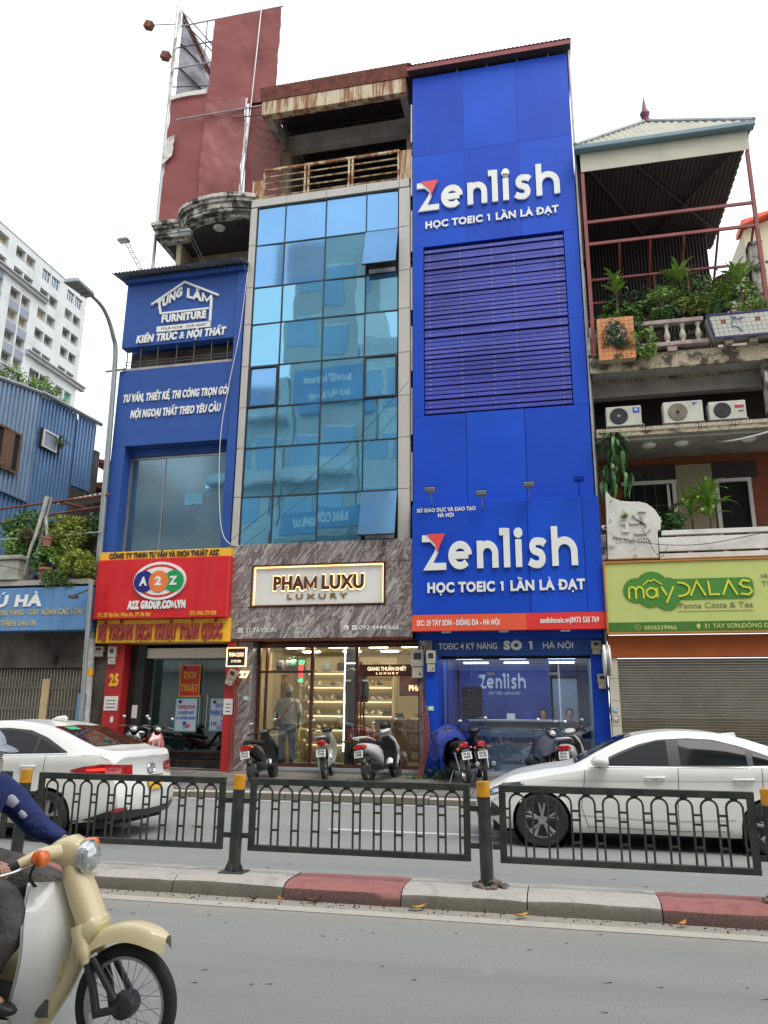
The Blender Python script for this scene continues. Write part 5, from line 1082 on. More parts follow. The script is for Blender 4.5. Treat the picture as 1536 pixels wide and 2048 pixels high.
for (x0, x1, y, z0, z1, l) in ((-10.58, -10.22, 16.97, 1.62, 1.95, 'white notice with red print on the left red column'), (-7.49, -7.27, 16.89, 1.55, 1.9, 'white sheet of paper on the right red column'), (-10.02, -9.88, 17.29, 1.45, 1.75, 'small grey notice on the black granite wall'), (-10.38, -10.3, 16.97, 1.35, 1.48, 'small torn sticker low on the left red column')):
    t = T('notice', l, 'notice', (x0, y, z0)); boxp('paper', 'paper', t, x0, x1, y, y+.004, z0, z1)
    if x1-x0 > .2:
        for q in range(3): boxp('print', ('ink_red', 'grey_print', 'grey_print')[q], t, x0+.05, x1-.05, y-.002, y-.0005, z0+.06+q*.08, z0+.085+q*.08)
# ================================================================== HOUSE 31: old house on the right
oh = T('balcony_house', 'old plaster house with planted balconies above the lime green shop sign', 'building', (4, 17.5, .3))
boxp('side_wall', 'soffit', oh, 1.02, 1.1, 17.3, 26, 3.2, 12.3); boxp('back_wall', 'terracotta_wall', oh, 1.1, 8.5, 18.6, 18.8, 5.0, 7.7)
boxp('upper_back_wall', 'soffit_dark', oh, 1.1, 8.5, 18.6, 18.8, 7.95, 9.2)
boxp('pier', 'plaster_beige', oh, 2.95, 3.75, 18.5, 18.6, 5.2, 7.38)
# window and door of the first floor
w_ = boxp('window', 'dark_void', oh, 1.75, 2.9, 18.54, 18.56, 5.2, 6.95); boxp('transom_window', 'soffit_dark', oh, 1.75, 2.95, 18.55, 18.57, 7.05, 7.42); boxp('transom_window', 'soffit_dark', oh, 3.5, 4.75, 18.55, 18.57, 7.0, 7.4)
for b in ((1.7, 2.95, 6.93, 7.02), (2.84, 2.93, 5.2, 6.93), (2.72, 2.78, 5.2, 6.9)): boxp('window_frame', 'cream_white', w_, b[0], b[1], 18.47, 18.53, b[2], b[3])
for x in (1.95, 2.2, 2.45): boxp('window_bar', 'galv_dark', w_, x, x+.02, 18.5, 18.52, 5.2, 6.9)
for z in (5.6, 6.0, 6.4): boxp('window_bar', 'galv_dark', w_, 1.75, 2.7, 18.505, 18.525, z, z+.02)
d_ = boxp('balcony_door', 'dark_void', oh, 3.86, 4.52, 18.54, 18.56, 5.1, 6.9)
for b in ((3.78, 3.87, 5.1, 6.98), (4.5, 4.58, 5.1, 6.98), (3.87, 4.5, 6.9, 6.98)): boxp('door_frame', 'cream_white', d_, b[0], b[1], 18.46, 18.53, b[2], b[3])
boxp('column', 'old_plaster', oh, 4.75, 5.05, 17.0, 17.3, 4.8, 12.2)
# slab under the outdoor units, with wavy underside and disc lamps
boxp('slab', 'soffit', oh, 1.1, 8.5, 16.95, 18.6, 7.62, 7.84)
for k in range(64): P(MB().box(1.12+k*.058, 1.16+k*.058, 16.91, 16.95, 7.74, 7.80), 'edge_tile', 'baluster_cream', oh) if k < 62 else None
boxp('slab_edge', 'mosaic', oh, 1.1, 8.5, 16.93, 16.95, 7.64, 7.83)
P(MB().prism([(1.1, 17.0), (8.5, 17.0), (8.5, 18.3), (4.6, 18.3), (4.0, 18.15), (3.6, 17.7), (3.0, 17.62), (1.1, 17.6)], 7.55, 7.618, 'z'), 'ceiling_layer', 'soffit', oh)
for k, (x, y) in enumerate(((2.25, 17.35), (2.95, 17.35), (4.35, 17.35))):
    t = T('ceiling_lamp', ('left round ceiling lamp under the outdoor unit slab', 'middle round ceiling lamp under the outdoor unit slab', 'right round ceiling lamp under the outdoor unit slab')[k], 'lamp', (x, y, 7.55), 'round lamps under the balcony slab')
    P(MB().lathe([(.02, 7.47), (.12, 7.485), (.15, 7.51), (.155, 7.53)], (x, y, 0), 22), 'shade', 'cream_white', t, smooth=True); P(MB().lathe([(.17, 7.53), (.175, 7.549)], (x, y, 0), 22), 'rim', 'meter_beige', t)
# outdoor units
def ac(x0, x1, z0, z1, label, logo, fcol, y=16.98):
    t = T('air_conditioner', label, 'air conditioner', ((x0+x1)/2, y+.15, z0), 'outdoor units on the right balcony slab'); w = x1-x0; h = z1-z0; cx = x0+w*.36; cz = z0+h*.5; r = h*.4
    boxp('casing', 'ac_white', t, x0, x1, y, y+.3, z0, z1, bev=.012)
    P(MB().lathe([(r, y-.012), (r+.012, y-.001)], (cx, 0, cz), 28, 'y'), 'fan_recess', fcol, t)
    mb = MB()
    for q in range(4): mb.tube([(cx+r*(q+1)/4.4*cos(a), y-.018, cz+r*(q+1)/4.4*sin(a)) for a in [2*pi*i/24 for i in range(24)]], .0035, 4, closed=True)
    P(mb, 'fan_grille', 'ac_dark', t, kind='stuff')
    P(MB().lathe([(.03, y-.03), (.035, y-.02)], (cx, 0, cz), 14, 'y'), 'fan_hub', 'ac_white' if logo == 'g' else 'ac_dark', t)
    if logo == 'g':
        b = boxp('badge', 'ink_blue', t, x1-w*.24, x1-w*.05, y-.004, y-.001, z1-h*.38, z1-h*.1); lettering('G', x1-w*.19, x1-w*.1, z1-h*.26, h*.12, y-.005, .002, 'letter_white', b, .04)
        lettering('G', cx-.02, cx+.022, cz-.018, .036, y-.031, .002, 'ac_dark', t, .04)
    elif logo == 'd': P(MB().prism([(x1-w*.26, z1-h*.1), (x1-w*.12, z1-h*.1), (x1-w*.24, z1-h*.24)], y-.004, y-.001), 'badge', 'ink_blue', t)
    else:
        b = boxp('badge', 'ink_red', t, x1-w*.3, x1-w*.06, y-.004, y-.001, z1-h*.42, z1-h*.26); boxp('label_plate', 'ac_dark', t, x1-w*.2, x1-w*.08, y-.004, y-.001, z1-h*.62, z1-h*.56)
    for x in (x0+.06, x1-.1): boxp('foot', 'galv_dark', t, x, x+.05, y+.02, y+.28, z0-.035, z0)
    P(MB().tube([(x1, y+.2, z0+.1), (x1+.06, y+.2, z0+.08), (x1+.06, y+.25, z0-.02)], .015, 6), 'pipe', 'ac_white', t)
ac(1.34, 2.1, 7.90, 8.37, 'outdoor unit with black fan and blue badge, left on the slab', 'g', 'ac_dark'); ac(2.57, 3.4, 7.89, 8.39, 'outdoor unit with grey fan and small blue flag, middle on the slab', 'd', 'shutter'); ac(3.52, 4.28, 7.89, 8.32, 'outdoor unit with a red badge, right on the slab', 'p', 'ac_dark')
# upper balcony slab with mosaic edge
boxp('slab', 'soffit', oh, 1.1, 8.5, 16.92, 18.6, 9.2, 9.5); boxp('slab_edge', 'mosaic', oh, 1.05, 8.5, 16.86, 16.915, 9.18, 9.56)
mb = MB()
for k in range(110): mb.box(1.15+k*.066, 1.19+k*.066, 17.38, 17.43, 9.14, 9.199)
P(mb, 'ceiling_fringe', 'mosaic', oh, kind='stuff'); boxp('soffit_beam', 'soffit', oh, 1.1, 8.5, 17.45, 17.7, 8.8, 9.199)
boxp('upper_floor', 'soffit', oh, 1.1, 8.5, 16.95, 24, 9.5, 9.56)
# balustrade
boxp('top_rail', 'pink_stone', oh, 2.1, 3.56, 16.78, 16.95, 10.22, 10.32, bev=.01); boxp('bottom_rail', 'pink_stone', oh, 2.2, 3.64, 16.76, 16.97, 9.66, 9.76, bev=.01)
boxp('rail_block', 'pink_stone', oh, 2.75, 2.95, 16.78, 16.95, 9.54, 9.655)
BP = [(.055, 0), (.06, .02), (.035, .05), (.065, .12), (.07, .17), (.045, .27), (.032, .34), (.055, .40), (.06, .445)]
bl = P(MB().lathe([(r, 9.765+h) for r, h in BP], (2.44, 16.86, 0), 14), 'baluster', 'baluster_cream', oh, smooth=50)
for k in (1, 2, 3): piece(bl, 'baluster', oh, .335*k)
for x in (1.14, 1.32): o = piece(bl, 'baluster', oh, x-2.5, .1, -.1)
# corner posts + roof canopy
for x in (1.16, 4.93): boxp('canopy_post', 'red_steel', oh, x-.04, x+.04, 16.8, 16.88, 9.56, 14.5)
for z in (13.1, 12.5): boxp('canopy_rail', 'red_steel', oh, 1.2, 4.89, 16.81, 16.86, z-.035, z+.035)
for (z, y) in ((12.0, 17.6), (11.7, 18.2), (11.5, 18.8)): boxp('pergola_bar', 'red_steel', oh, 1.2, 5.3, y, y+.05, z-.025, z+.025)
for x in (1.9, 2.6, 3.35, 4.1, 4.85): P(MB().tube([(x, 16.84, 12.45), (x+.1, 18.9, 11.45)], .03, 5), 'pergola_bar', 'red_steel', oh)
for x in (2.0, 2.9, 3.7): P(MB().tube([(x, 18.7, 9.6), (x, 18.7, 12.6)], .02, 5), 'pergola_post', 'red_steel', oh)
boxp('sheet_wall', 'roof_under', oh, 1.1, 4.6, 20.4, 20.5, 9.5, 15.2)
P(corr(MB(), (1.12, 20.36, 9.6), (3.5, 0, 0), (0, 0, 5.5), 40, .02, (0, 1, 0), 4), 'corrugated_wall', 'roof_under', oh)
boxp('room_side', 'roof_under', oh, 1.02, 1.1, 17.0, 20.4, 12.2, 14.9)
# pyramid roof: fascia board, blue gutter, corrugated front slope, finial
boxp('fascia_board', 'fascia_cream', oh, 1.13, 3.0, 16.78, 16.8, 14.5, 15.02); boxp('fascia_board', 'fascia_cream', oh, 3.004, 4.98, 16.78, 16.8, 14.5, 15.02)
P(MB().box(1.0, 5.12, 16.6, 16.84, 15.03, 15.16), 'gutter', 'fascia_blue', oh, bev=.02)
ap = Vector((3.12, 19.2, 17.7))
def slope(p, q, n, mat, nm):
    p, q = Vector(p), Vector(q); mb = MB(); m = n*4; nrm = (q-p).cross(ap-p).normalized(); vs = []
    f0 = (ap-p).dot((q-p).normalized())/(q-p).length; foot = p+(q-p)*f0; up = ap-foot
    for i in range(m+1):
        s = i/m; b = p+(q-p)*s; h = s/f0 if s < f0 else (1-s)/(1-f0); w = nrm*.022*sin(pi*i/2)
        vs += [b+w, b+up*max(0, h)+w]
    mb.add(vs, [(2*i, 2*i+2, 2*i+3, 2*i+1) for i in range(m)]); P(mb, nm, mat, oh)
slope((1.02, 16.62, 15.14), (5.1, 16.62, 15.14), 26, 'roof_cream', 'roof_slope'); slope((5.1, 16.62, 15.14), (5.1, 21.8, 15.14), 20, 'roof_cream', 'roof_slope')
P(MB().quad((1.02, 16.62, 15.14), (1.02, 21.8, 15.14), tuple(ap)).quad((1.02, 21.8, 15.14), (5.1, 21.8, 15.14), tuple(ap)), 'roof_slope', 'roof_cream', oh)
P(MB().tube([(1.02, 16.62, 15.17), tuple(ap+Vector((0, 0, .03)))], .06, 6).tube([(5.1, 16.62, 15.17), tuple(ap+Vector((0, 0, .03)))], .06, 6), 'hip_cap', 'flashing', oh)
P(MB().lathe([(.11, 0), (.13, .1), (.08, .16), (.12, .26), (.14, .33), (.07, .45), (.05, .6), (.015, .85)], (ap.x, ap.y, ap.z-.05), 14), 'finial', 'finial', oh, smooth=50)
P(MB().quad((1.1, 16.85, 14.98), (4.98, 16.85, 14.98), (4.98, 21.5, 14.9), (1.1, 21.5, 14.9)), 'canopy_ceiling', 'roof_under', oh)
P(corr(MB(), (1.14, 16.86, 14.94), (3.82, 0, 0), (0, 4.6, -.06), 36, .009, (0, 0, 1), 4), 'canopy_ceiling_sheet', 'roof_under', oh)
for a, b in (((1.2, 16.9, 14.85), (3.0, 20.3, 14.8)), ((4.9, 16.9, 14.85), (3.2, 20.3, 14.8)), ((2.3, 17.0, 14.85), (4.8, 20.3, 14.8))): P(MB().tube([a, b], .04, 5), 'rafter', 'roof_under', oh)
# white concrete balcony with the curved end and its raised letters
wb = [(1.16, 4.84), (2.2, 4.84), (2.21, 5.1), (2.22, 5.42), (2.29, 5.46), (2.3, 5.7), (2.2, 5.9), (2.05, 6.04), (1.9, 6.09), (1.7, 6.1), (1.5, 6.13), (1.32, 6.22), (1.2, 6.42)]
P(MB().prism(wb, 16.86, 17.0), 'balcony_end', 'old_white', oh, bev=.012)
for z0, z1, x0 in ((5.33, 5.43, 2.3), (4.98, 5.28, 2.225), (4.82, 4.93, 2.225)): boxp('balcony_band', 'white_band', oh, x0, 8.5, 16.87, 16.99, z0, z1, bev=.006)
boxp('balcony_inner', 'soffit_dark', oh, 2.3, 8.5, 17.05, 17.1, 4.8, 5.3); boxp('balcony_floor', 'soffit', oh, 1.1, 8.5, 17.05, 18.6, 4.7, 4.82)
for x in (2.6, 3.3, 4.0, 4.5): boxp('band_block', 'pink_stone', oh, x, x+.12, 16.9, 16.98, 5.283, 5.327); boxp('band_block', 'pink_stone', oh, x+.2, x+.3, 16.9, 16.98, 4.933, 4.977)
mg = P(MB().ribbon([(1.6, 5.95), (1.6, 5.45), (1.5, 5.45)], .07, 16.82, 16.858).ribbon([(1.48, 5.62), (1.6, 5.62)], .05, 16.824, 16.858), 'raised_letter', 'old_white', oh)
P(MB().ribbon([(2.02, 5.88), (1.84, 5.9), (1.77, 5.8), (1.86, 5.7), (2.0, 5.62), (2.05, 5.5), (1.95, 5.4), (1.75, 5.4)], .07, 16.82, 16.858).ribbon([(1.65, 5.62), (1.86, 5.62)], .04, 16.824, 16.858), 'raised_letter', 'old_white', oh)
lettering('31 TAY SON', 1.36, 2.08, 5.2, .1, 16.858, .02, 'old_white', oh, .02, name='raised_letter')
boxp('edge_post', 'old_plaster', oh, 1.03, 1.15, 16.9, 17.1, 4.8, 5.4)
# lime shop sign
ms = T('tea_sign', 'lime green shop sign with the dark green cloud logo mây DALAS', 'sign', (4, 16.8, 3.26))
boxp('board', 'lime', ms, 1.08, 8.0, 16.75, 16.9, 3.48, 4.73); boxp('phone_strip', 'sign_green_dark', ms, 1.08, 8.0, 16.747, 16.9, 3.28, 3.478)
for b in ((1.04, 8.0, 4.732, 4.77), (1.04, 8.0, 3.24, 3.278), (1.04, 1.078, 3.278, 4.732)): boxp('rim', 'orange_trim', ms, b[0], b[1], 16.72, 16.9, b[2], b[3])
mb = MB(); Y = 16.745
for k, (cx, cz, r) in enumerate(((1.68, 4.14, .26), (2.0, 4.2, .33), (2.3, 4.12, .28), (1.95, 4.02, .24), (2.28, 3.98, .26))):
    P(MB().prism([(cx+r*cos(a), cz+r*sin(a)) for a in [2*pi*i/30 for i in range(30)]], Y-.012-.001*k, Y), 'cloud', 'sign_green', ms)
def rrect(x0, x1, z0, z1, r): 
    o = []
    for cx, cz, a0 in ((x1-r, z1-r, 0), (x0+r, z1-r, 90), (x0+r, z0+r, 180), (x1-r, z0+r, 270)): o += [(cx+r*cos(radians(a0+i*15)), cz+r*sin(radians(a0+i*15))) for i in range(7)]
    return o
P(MB().prism(rrect(2.2, 3.96, 3.93, 4.36, .12), Y-.009, Y), 'pill', 'sign_green', ms)
def strokes(lst, w=.04, n='letter', m='lime_letter', y=Y-.018):
    for k, s_ in enumerate(lst): 
        mb = MB()
        for q, p in enumerate(s_): mb.ribbon(p, w, y-.012-.001*q, y)
        P(mb, n, m, ms)
def ar(cx, cz, rx, rz, a0, a1, n=12): return [(cx+rx*cos(radians(a0+(a1-a0)*i/n)), cz+rz*sin(radians(a0+(a1-a0)*i/n))) for i in range(n+1)]
strokes([[[(1.53, 3.96)]+ar(1.6, 4.12, .07, .09, 180, 0, 8)+[(1.67, 3.96)], ar(1.745, 4.12, .075, .09, 180, 0, 8)+[(1.82, 3.96)]], [ar(1.98, 4.08, .1, .1, 0, 360, 18), [(2.09, 4.18), (2.09, 3.98)]], [[(2.18, 4.2), (2.28, 4.02)], [(2.42, 4.2), (2.26, 3.86)]],
         [[(2.5, 4.28)]+ar(2.53, 4.14, .2, .14, 80, -80, 10)+[(2.5, 4.0)]], [[(2.74, 4.0), (2.88, 4.3), (3.03, 4.0)]], [[(3.1, 4.3), (3.12, 4.02), (3.3, 4.02)]], [[(3.36, 4.0), (3.49, 4.3), (3.64, 4.0)]], [[(3.9, 4.27), (3.76, 4.3), (3.7, 4.22), (3.77, 4.16), (3.88, 4.14), (3.92, 4.06), (3.85, 4.0), (3.7, 4.02)]]])
strokes([[[(1.82, 4.24), (1.93, 4.34), (1.99, 4.32), (2.04, 4.36), (2.2, 4.25)]]], .025, 'mountain')
lettering('Panna Cótta & Tea', 2.5, 3.92, 3.75, .11, Y-.001, .004, 'grey_print', ms, -.003, each=False); boxp('underline', 'grey_print', ms, 2.45, 3.92, Y-.003, Y-.001, 3.68, 3.69)
lettering('0836539966', 1.78, 2.42, 3.32, .085, Y-.001, .004, 'lime', ms, .02, each=False); lettering('31 TÂY SƠN,ĐỐNG ĐA, HÀ NỘI', 2.95, 4.75, 3.34, .085, Y-.001, .004, 'lime', ms, .02, each=False)
P(MB().tube([(1.66+.055*cos(a), Y-.004, 3.37+.055*sin(a)) for a in [k*pi/8 for k in range(16)]], .006, 4, closed=True), 'icon', 'lime', ms); P(MB().tube([(1.64, Y-.006, 3.39), (1.65, Y-.006, 3.36), (1.68, Y-.006, 3.35)], .008, 4), 'icon', 'lime', ms)
P(MB().prism([(2.84, 3.31), (2.88, 3.38), (2.87, 3.42), (2.84, 3.435), (2.81, 3.42), (2.8, 3.38)], Y-.006, Y-.001), 'icon', 'lime', ms)
for s_, z in (('HƯƠNG VỊ', 4.33), ('TRÀ SỮA', 4.18)): lettering(s_, 4.12, 4.8, z, .09, Y-.001, .004, 'grey_print', ms, .0, each=False)
ts = T('closed_shop', 'closed shop front with a grey brown roller shutter under an orange band', 'shop', (4, 17.1, .3))
boxp('orange_band', 'orange_board', ts, 1.06, 8.0, 16.95, 17.2, 2.78, 3.23, bev=.004); boxp('tiled_pier', 'tile_cream', ts, 1.04, 1.225, 17.0, 17.3, .2, 2.775, bev=.003)
for z in (.9, 1.4, 1.9, 2.35): boxp('tile_joint', 'galv_dark', ts, 1.04, 1.226, 16.997, 17.0, z, z+.006)
mb = MB(); nsl = 46
for k in range(nsl): z = .3+k*.0535; mb.hexa([(1.23, 17.1, z), (8.0, 17.1, z), (8.0, 17.14, z), (1.23, 17.14, z), (1.23, 17.075, z+.03), (8.0, 17.075, z+.03), (8.0, 17.14, z+.052), (1.23, 17.14, z+.052)])
P(mb, 'shutter_slats', 'shutter', ts, kind='stuff'); boxp('pier_wall', 'tile_cream', ts, 8.0, 8.3, 17, 17.3, .1, 4.7)
# round light sign seen edge-on, meters between the two houses
t = T('round_light_sign', 'round white and grey light sign seen edge-on between the blue column and the shutter', 'sign', (1.0, 16.8, 2.7)); P(MB().lathe([(.30, .92), (.32, .935), (.32, .965), (.30, .98)], (0, 16.72, 2.7), 30, 'x'), 'face', 'cream_white', t, smooth=40)
P(MB().lathe([(.31, .985), (.31, 1.03)], (0, 16.72, 2.7), 30, 'x'), 'drum', 'lamp_grey', t, smooth=40); P(MB().lathe([(.32, 1.035), (.32, 1.06), (.3, 1.07)], (0, 16.72, 2.7), 30, 'x'), 'face', 'cream_white', t, smooth=40)
P(MB().tube([(1.0, 16.72, 3.0), (1.0, 16.72, 3.3)], .02, 6), 'hanger', 'galv_dark', t)
def meter(x, z, w, h, label, y=16.95, tilt=0, grp='electric meter boxes'):
    t = T('meter_box', label, 'meter box', (x, y, z), grp)
    def bx(n, m, *b):
        mb = MB().box(*b); mb.xform(Matrix.Translation((x, y, z)) @ Matrix.Rotation(tilt, 4, 'Y') @ Matrix.Translation((-x, -y, -z))); return P(mb, n, m, t, bev=.004)
    bx('case', 'meter_beige', x-w/2, x+w/2, y-.1, y, z-h*.1, z+h/2); bx('window', 'ac_dark', x-w*.28, x+w*.28, y-.108, y-.1, z+h*.14, z+h*.38); bx('lower_case', 'meter_beige', x-w*.42, x+w*.42, y-.085, y, z-h/2, z-h*.11)
    bx('seal', 'ac_dark', x+w*.1, x+w*.22, y-.092, y-.085, z-h*.4, z-h*.32)
meter(-3.02, 2.68, .3, .62, 'large electric meter box on the marble pillar right of the luxury shop', 17.13); meter(-2.70, 2.72, .2, .46, 'narrow electric meter box on the left blue column of the tower', 16.99)
meter(-10.45, 2.9, .2, .42, 'tall grey meter box on top of the left red column number 25', 16.97); meter(-10.85, 3.0, .26, .24, 'small meter box on the dirty pier beside the red column', 17.03)
meter(-7.3, 2.38, .2, .36, 'tilted meter box hanging at the top of the right red column', 16.85, .4); meter(.9, 2.3, .18, .3, 'meter box below the round light sign', 17.2); meter(.82, 3.0, .2, .28, 'meter box above left of the round light sign', 17.2)
def plateT(x, z, w, h, y, m, label): t = T('street_plate', label, 'plate', (x, y, z)); boxp('plate', m, t, x-w/2, x+w/2, y-.01, y, z-h/2, z+h/2); boxp('mark', 'cream_white', t, x-w*.3, x+w*.3, y-.012, y-.0105, z-h*.15, z+h*.2)
M('plate_teal', (.25, .55, .5), .5); M('plate_blue', (.2, .4, .65), .5)
plateT(-7.0, 1.92, .13, .1, 16.99, 'plate_teal', 'small teal plate on the left marble pillar'); plateT(-2.92, 1.72, .13, .1, 17.14, 'plate_blue', 'small blue plate on the right marble pillar'); plateT(-2.72, 1.72, .13, .1, 16.99, 'plate_teal', 'small pale plate on the left blue column')
plateT(-2.62, 1.02, .2, .06, 16.995, 'cream_white', 'thin white sticker low on the left blue column'); plateT(1.12, 1.72, .1, .08, 16.99, 'plate_blue', 'small blue sticker on the tiled pier by the shutter'); plateT(1.12, 1.55, .12, .12, 16.99, 'meter_beige', 'small socket box on the tiled pier')
# conduits
def cable(name, pts, r, mat, label, n=6, cat='cable', grp=None): o = P(MB().tube(pts, r, n), name, mat, smooth=True); tag(o, label, cat, grp); return o
def sm(pts, n=6):
    P_ = [Vector(p) for p in pts]; o = []
    for i in range(len(P_)-1):
        p0, p1, p2, p3 = P_[max(i-1, 0)], P_[i], P_[i+1], P_[min(i+2, len(P_)-1)]
        for k in range(n):
            t = k/n; o.append(.5*((2*p1)+(-p0+p2)*t+(2*p0-5*p1+4*p2-p3)*t*t+(-p0+3*p1-3*p2+p3)*t**3))
    return o+[P_[-1]]
for k, dx in enumerate((0, .05, .1)): cable('conduit_pipe', sm([(-2.98+dx*.3, 17.0, 2.2), (-2.9+dx, 16.95, 1.6), (-2.86+dx, 16.9, 1.0), (-2.95+dx, 16.85, .5), (-3.02+dx, 16.7, .2)]), .022, 'cable_red', ('leftmost', 'middle', 'rightmost')[k]+' of three red conduits on the right marble pillar', grp='red conduits right of the luxury shop', cat='conduit')
for k, dx in enumerate((0, .05)): cable('conduit_pipe', sm([(-7.26+dx, 16.86, 2.2), (-7.2+dx, 16.86, 1.7), (-7.24+dx, 16.85, 1.1), (-7.22+dx, 16.85, .6), (-7.24+dx, 16.7, .15)]), .022, 'cable_red', ('left', 'right')[k]+' of two brown conduits on the right red column', grp='brown conduits left of the luxury shop', cat='conduit')
cable('service_cable', sm([(-3.1, 17.0, 3.15), (-2.95, 16.95, 3.1), (-2.86, 16.95, 2.9), (-2.85, 16.95, 1.8), (-2.86, 16.9, .6)]), .012, 'cable_black', 'black cable running down between the marble pillar and the blue column')
cable('hanging_cable', sm([(-7.55, 16.9, 12.9), (-7.65, 16.88, 11.2), (-7.85, 16.88, 9.8), (-7.98, 16.85, 8.4), (-7.94, 16.86, 7.0), (-7.8, 16.86, 5.9), (-7.55, 16.86, 5.52), (-7.2, 16.85, 5.47)]), .010, 'cable_white', 'white cable hanging down the right edge of the blue furniture building')
cable('service_cable', sm([(1.0, 17.1, 2.2), (1.05, 17.05, 2.0), (1.02, 17.05, 1.7), (1.06, 17.05, 1.2), (1.05, 17.05, .7)]), .014, 'cable_black', 'black cable looping down the tiled pier beside the shutter')
cable('service_cable', sm([(1.3, 16.84, 5.32), (2.2, 16.8, 5.12), (3.2, 16.8, 5.1), (4.6, 16.8, 5.35), (6, 16.8, 5.6)]), .008, 'cable_black', 'thin wire sagging across the white balcony bands')
cable('service_cable', sm([(1.9, 16.8, 5.5), (2.1, 16.78, 5.0), (2.25, 16.78, 4.85), (2.4, 16.78, 5.1)]), .006, 'cable_black', 'thin loose wire loop below the raised balcony letters')
cable('service_cable', [(-7.5, 16.7, 5.55), (-5.9, 16.68, 6.75), (-4.3, 16.68, 8.0), (-3.15, 16.7, 9.3)], .006, 'cable_black', 'thin wire crossing the lower glass panes diagonally')
cable('service_cable', sm([(-14.5, 16.2, 5.3), (-12.8, 16.2, 4.95), (-11.1, 16.3, 4.55)]), .008, 'cable_black', 'thin wire sagging in front of the left terrace')
cable('drain_pipe', sm([(3.7, 17.3, 7.5), (3.95, 17.0, 7.4), (4.4, 16.9, 7.45), (5, 16.9, 7.6)]), .02, 'cable_white', 'white hose sagging under the outdoor unit slab')
t = T('drain_pipe', 'open grey pipe end poking out between the hanging leaves', 'pipe', (1.4, 16.9, 6.8)); P(MB().tube([(1.3, 17.2, 6.4), (1.42, 16.75, 6.85)], .06, 14), 'pipe', 'galv_dark', t, smooth=40); P(MB().tube([(1.4205, 16.748, 6.852), (1.4215, 16.745, 6.855)], .045, 14), 'bore', 'dark_void', t)
t = T('security_camera', 'small white bullet camera at the foot of the curved balcony end', 'camera', (1.12, 16.8, 5.5)); P(MB().tube([(1.1, 16.9, 5.56), (1.14, 16.68, 5.5)], .045, 12), 'housing', 'cream_white', t, smooth=40); P(MB().tube([(1.1405, 16.678, 5.499), (1.142, 16.672, 5.498)], .034, 12), 'lens', 'ac_dark', t)

# ================================================================== LEFT: old shop with the blue sign, gate, terrace
lb = T('old_shop', 'dark weathered shop front with folding metal gates under the faded blue sign', 'building', (-13, 17.1, .2))
boxp('wall', 'dirty_wall', lb, -19, -11.13, 17.3, 22, .1, 4.7); boxp('lintel', 'dirty_wall', lb, -19, -11.13, 16.95, 17.3, 2.62, 3.5); boxp('pier', 'dirty_wall', lb, -11.25, -11.125, 17.0, 17.3, .1, 2.62)
boxp('terrace_slab', 'beam_grey', lb, -19, -11.0, 16.5, 19.5, 4.6, 4.72)
sgn = T('gold_shop_sign', 'faded blue sign PHÚ HÀ with pale letters above the folding gate', 'sign', (-13, 16.5, 3.45))
boxp('board', 'sign_sky', sgn, -17.5, -10.98, 16.46, 16.9, 3.48, 4.53, bev=.006)
lettering('PHÚ HÀ', -14.2, -12.22, 4.08, .26, 16.458, .02, 'letter_white', sgn, .05, slant=.1); lettering('CHỮ VÀNG - GÁY XOẮN CÁC LOẠI', -13.42, -11.06, 3.86, .13, 16.458, .01, 'gold_letter', sgn, .035, each=True); lettering('IN THIỆN SÁU IN', -13.5, -12.3, 3.6, .13, 16.458, .01, 'gold_letter', sgn, .035)
ga = T('folding_gate', 'grey folding scissor gate of the old shop', 'gate', (-13, 17.05, .2))
gb = boxp('gate_bar', 'gate_bar', ga, -13.9, -13.875, 17.02, 17.06, .2, 2.6)
for k in range(1, 33):
    if abs(-13.9+k*.088+1.67) < .06: continue
    piece(gb, 'gate_bar', ga, k*.088)
for zb_ in (.5, 1.05, 1.6, 2.1):
    mb = MB()
    for k in range(32):
        x = -13.9+k*.088
        for q in (0, 1): mb.tube([(x+.01, 17.01, zb_+(.12 if q else 0)), (x+.1, 17.01, zb_+(0 if q else .12))], .006, 4)
    P(mb, 'scissor_lattice', 'gate_bar', ga, kind='stuff')
boxp('gate_post', 'plank', ga, -12.32, -12.12, 16.98, 17.05, .2, 2.35, bev=.005); boxp('gate_back', 'shutter', ga, -14, -11.2, 17.12, 17.14, .2, 2.6)
P(MB().tube([(-12.0, 16.93, 2.9), (-12.0, 16.93, 2.7)], .06, 10), 'hook', 'dark_void', lb)
boxp('blue_post', 'corr_blue', lb, -11.12, -10.98, 16.7, 16.9, .1, 2.0)
# blue corrugated house behind the terrace: side wall at X=-16.5
bh = T('corrugated_house', 'blue corrugated metal house rising behind the planted terrace', 'building', (-17, 21.5, 4.7))
def wall_sheet(ya, yb, za0, zb0, za1, zb1, x, mat, n, nm='corrugated_sheet'):
    mb = MB(); m = n*4; vs = []
    for i in range(m+1):
        t = (i//4+(0, .52, .66, .88)[i % 4])/n; t = min(t, 1); y = ya+(yb-ya)*t; q = x-(0, 0, .085, .085)[i % 4]; vs += [(q, y, za0+(zb0-za0)*t), (q, y, za1+(zb1-za1)*t)]
    mb.add(vs, [(2*i, 2*i+2, 2*i+3, 2*i+1) for i in range(m)]); P(mb, nm, mat, bh)
wall_sheet(16.8, 20.85, 8.2, 8.1, 11.2, 11.85, -16.45, 'corr_pale', 21); wall_sheet(20.9, 22.0, 7.6, 7.5, 11.85, 11.93, -16.5, 'corr_blue', 6); wall_sheet(22.0, 22.95, 7.5, 7.3, 11.93, 11.98, -16.5, 'corr_blue', 5); wall_sheet(22.95, 24.1, 9.32, 9.38, 11.98, 12.02, -16.46, 'corr_blue', 6)
wall_sheet(16.8, 22.9, 5.0, 5.0, 8.3, 8.1, -16.55, 'corr_blue', 31)
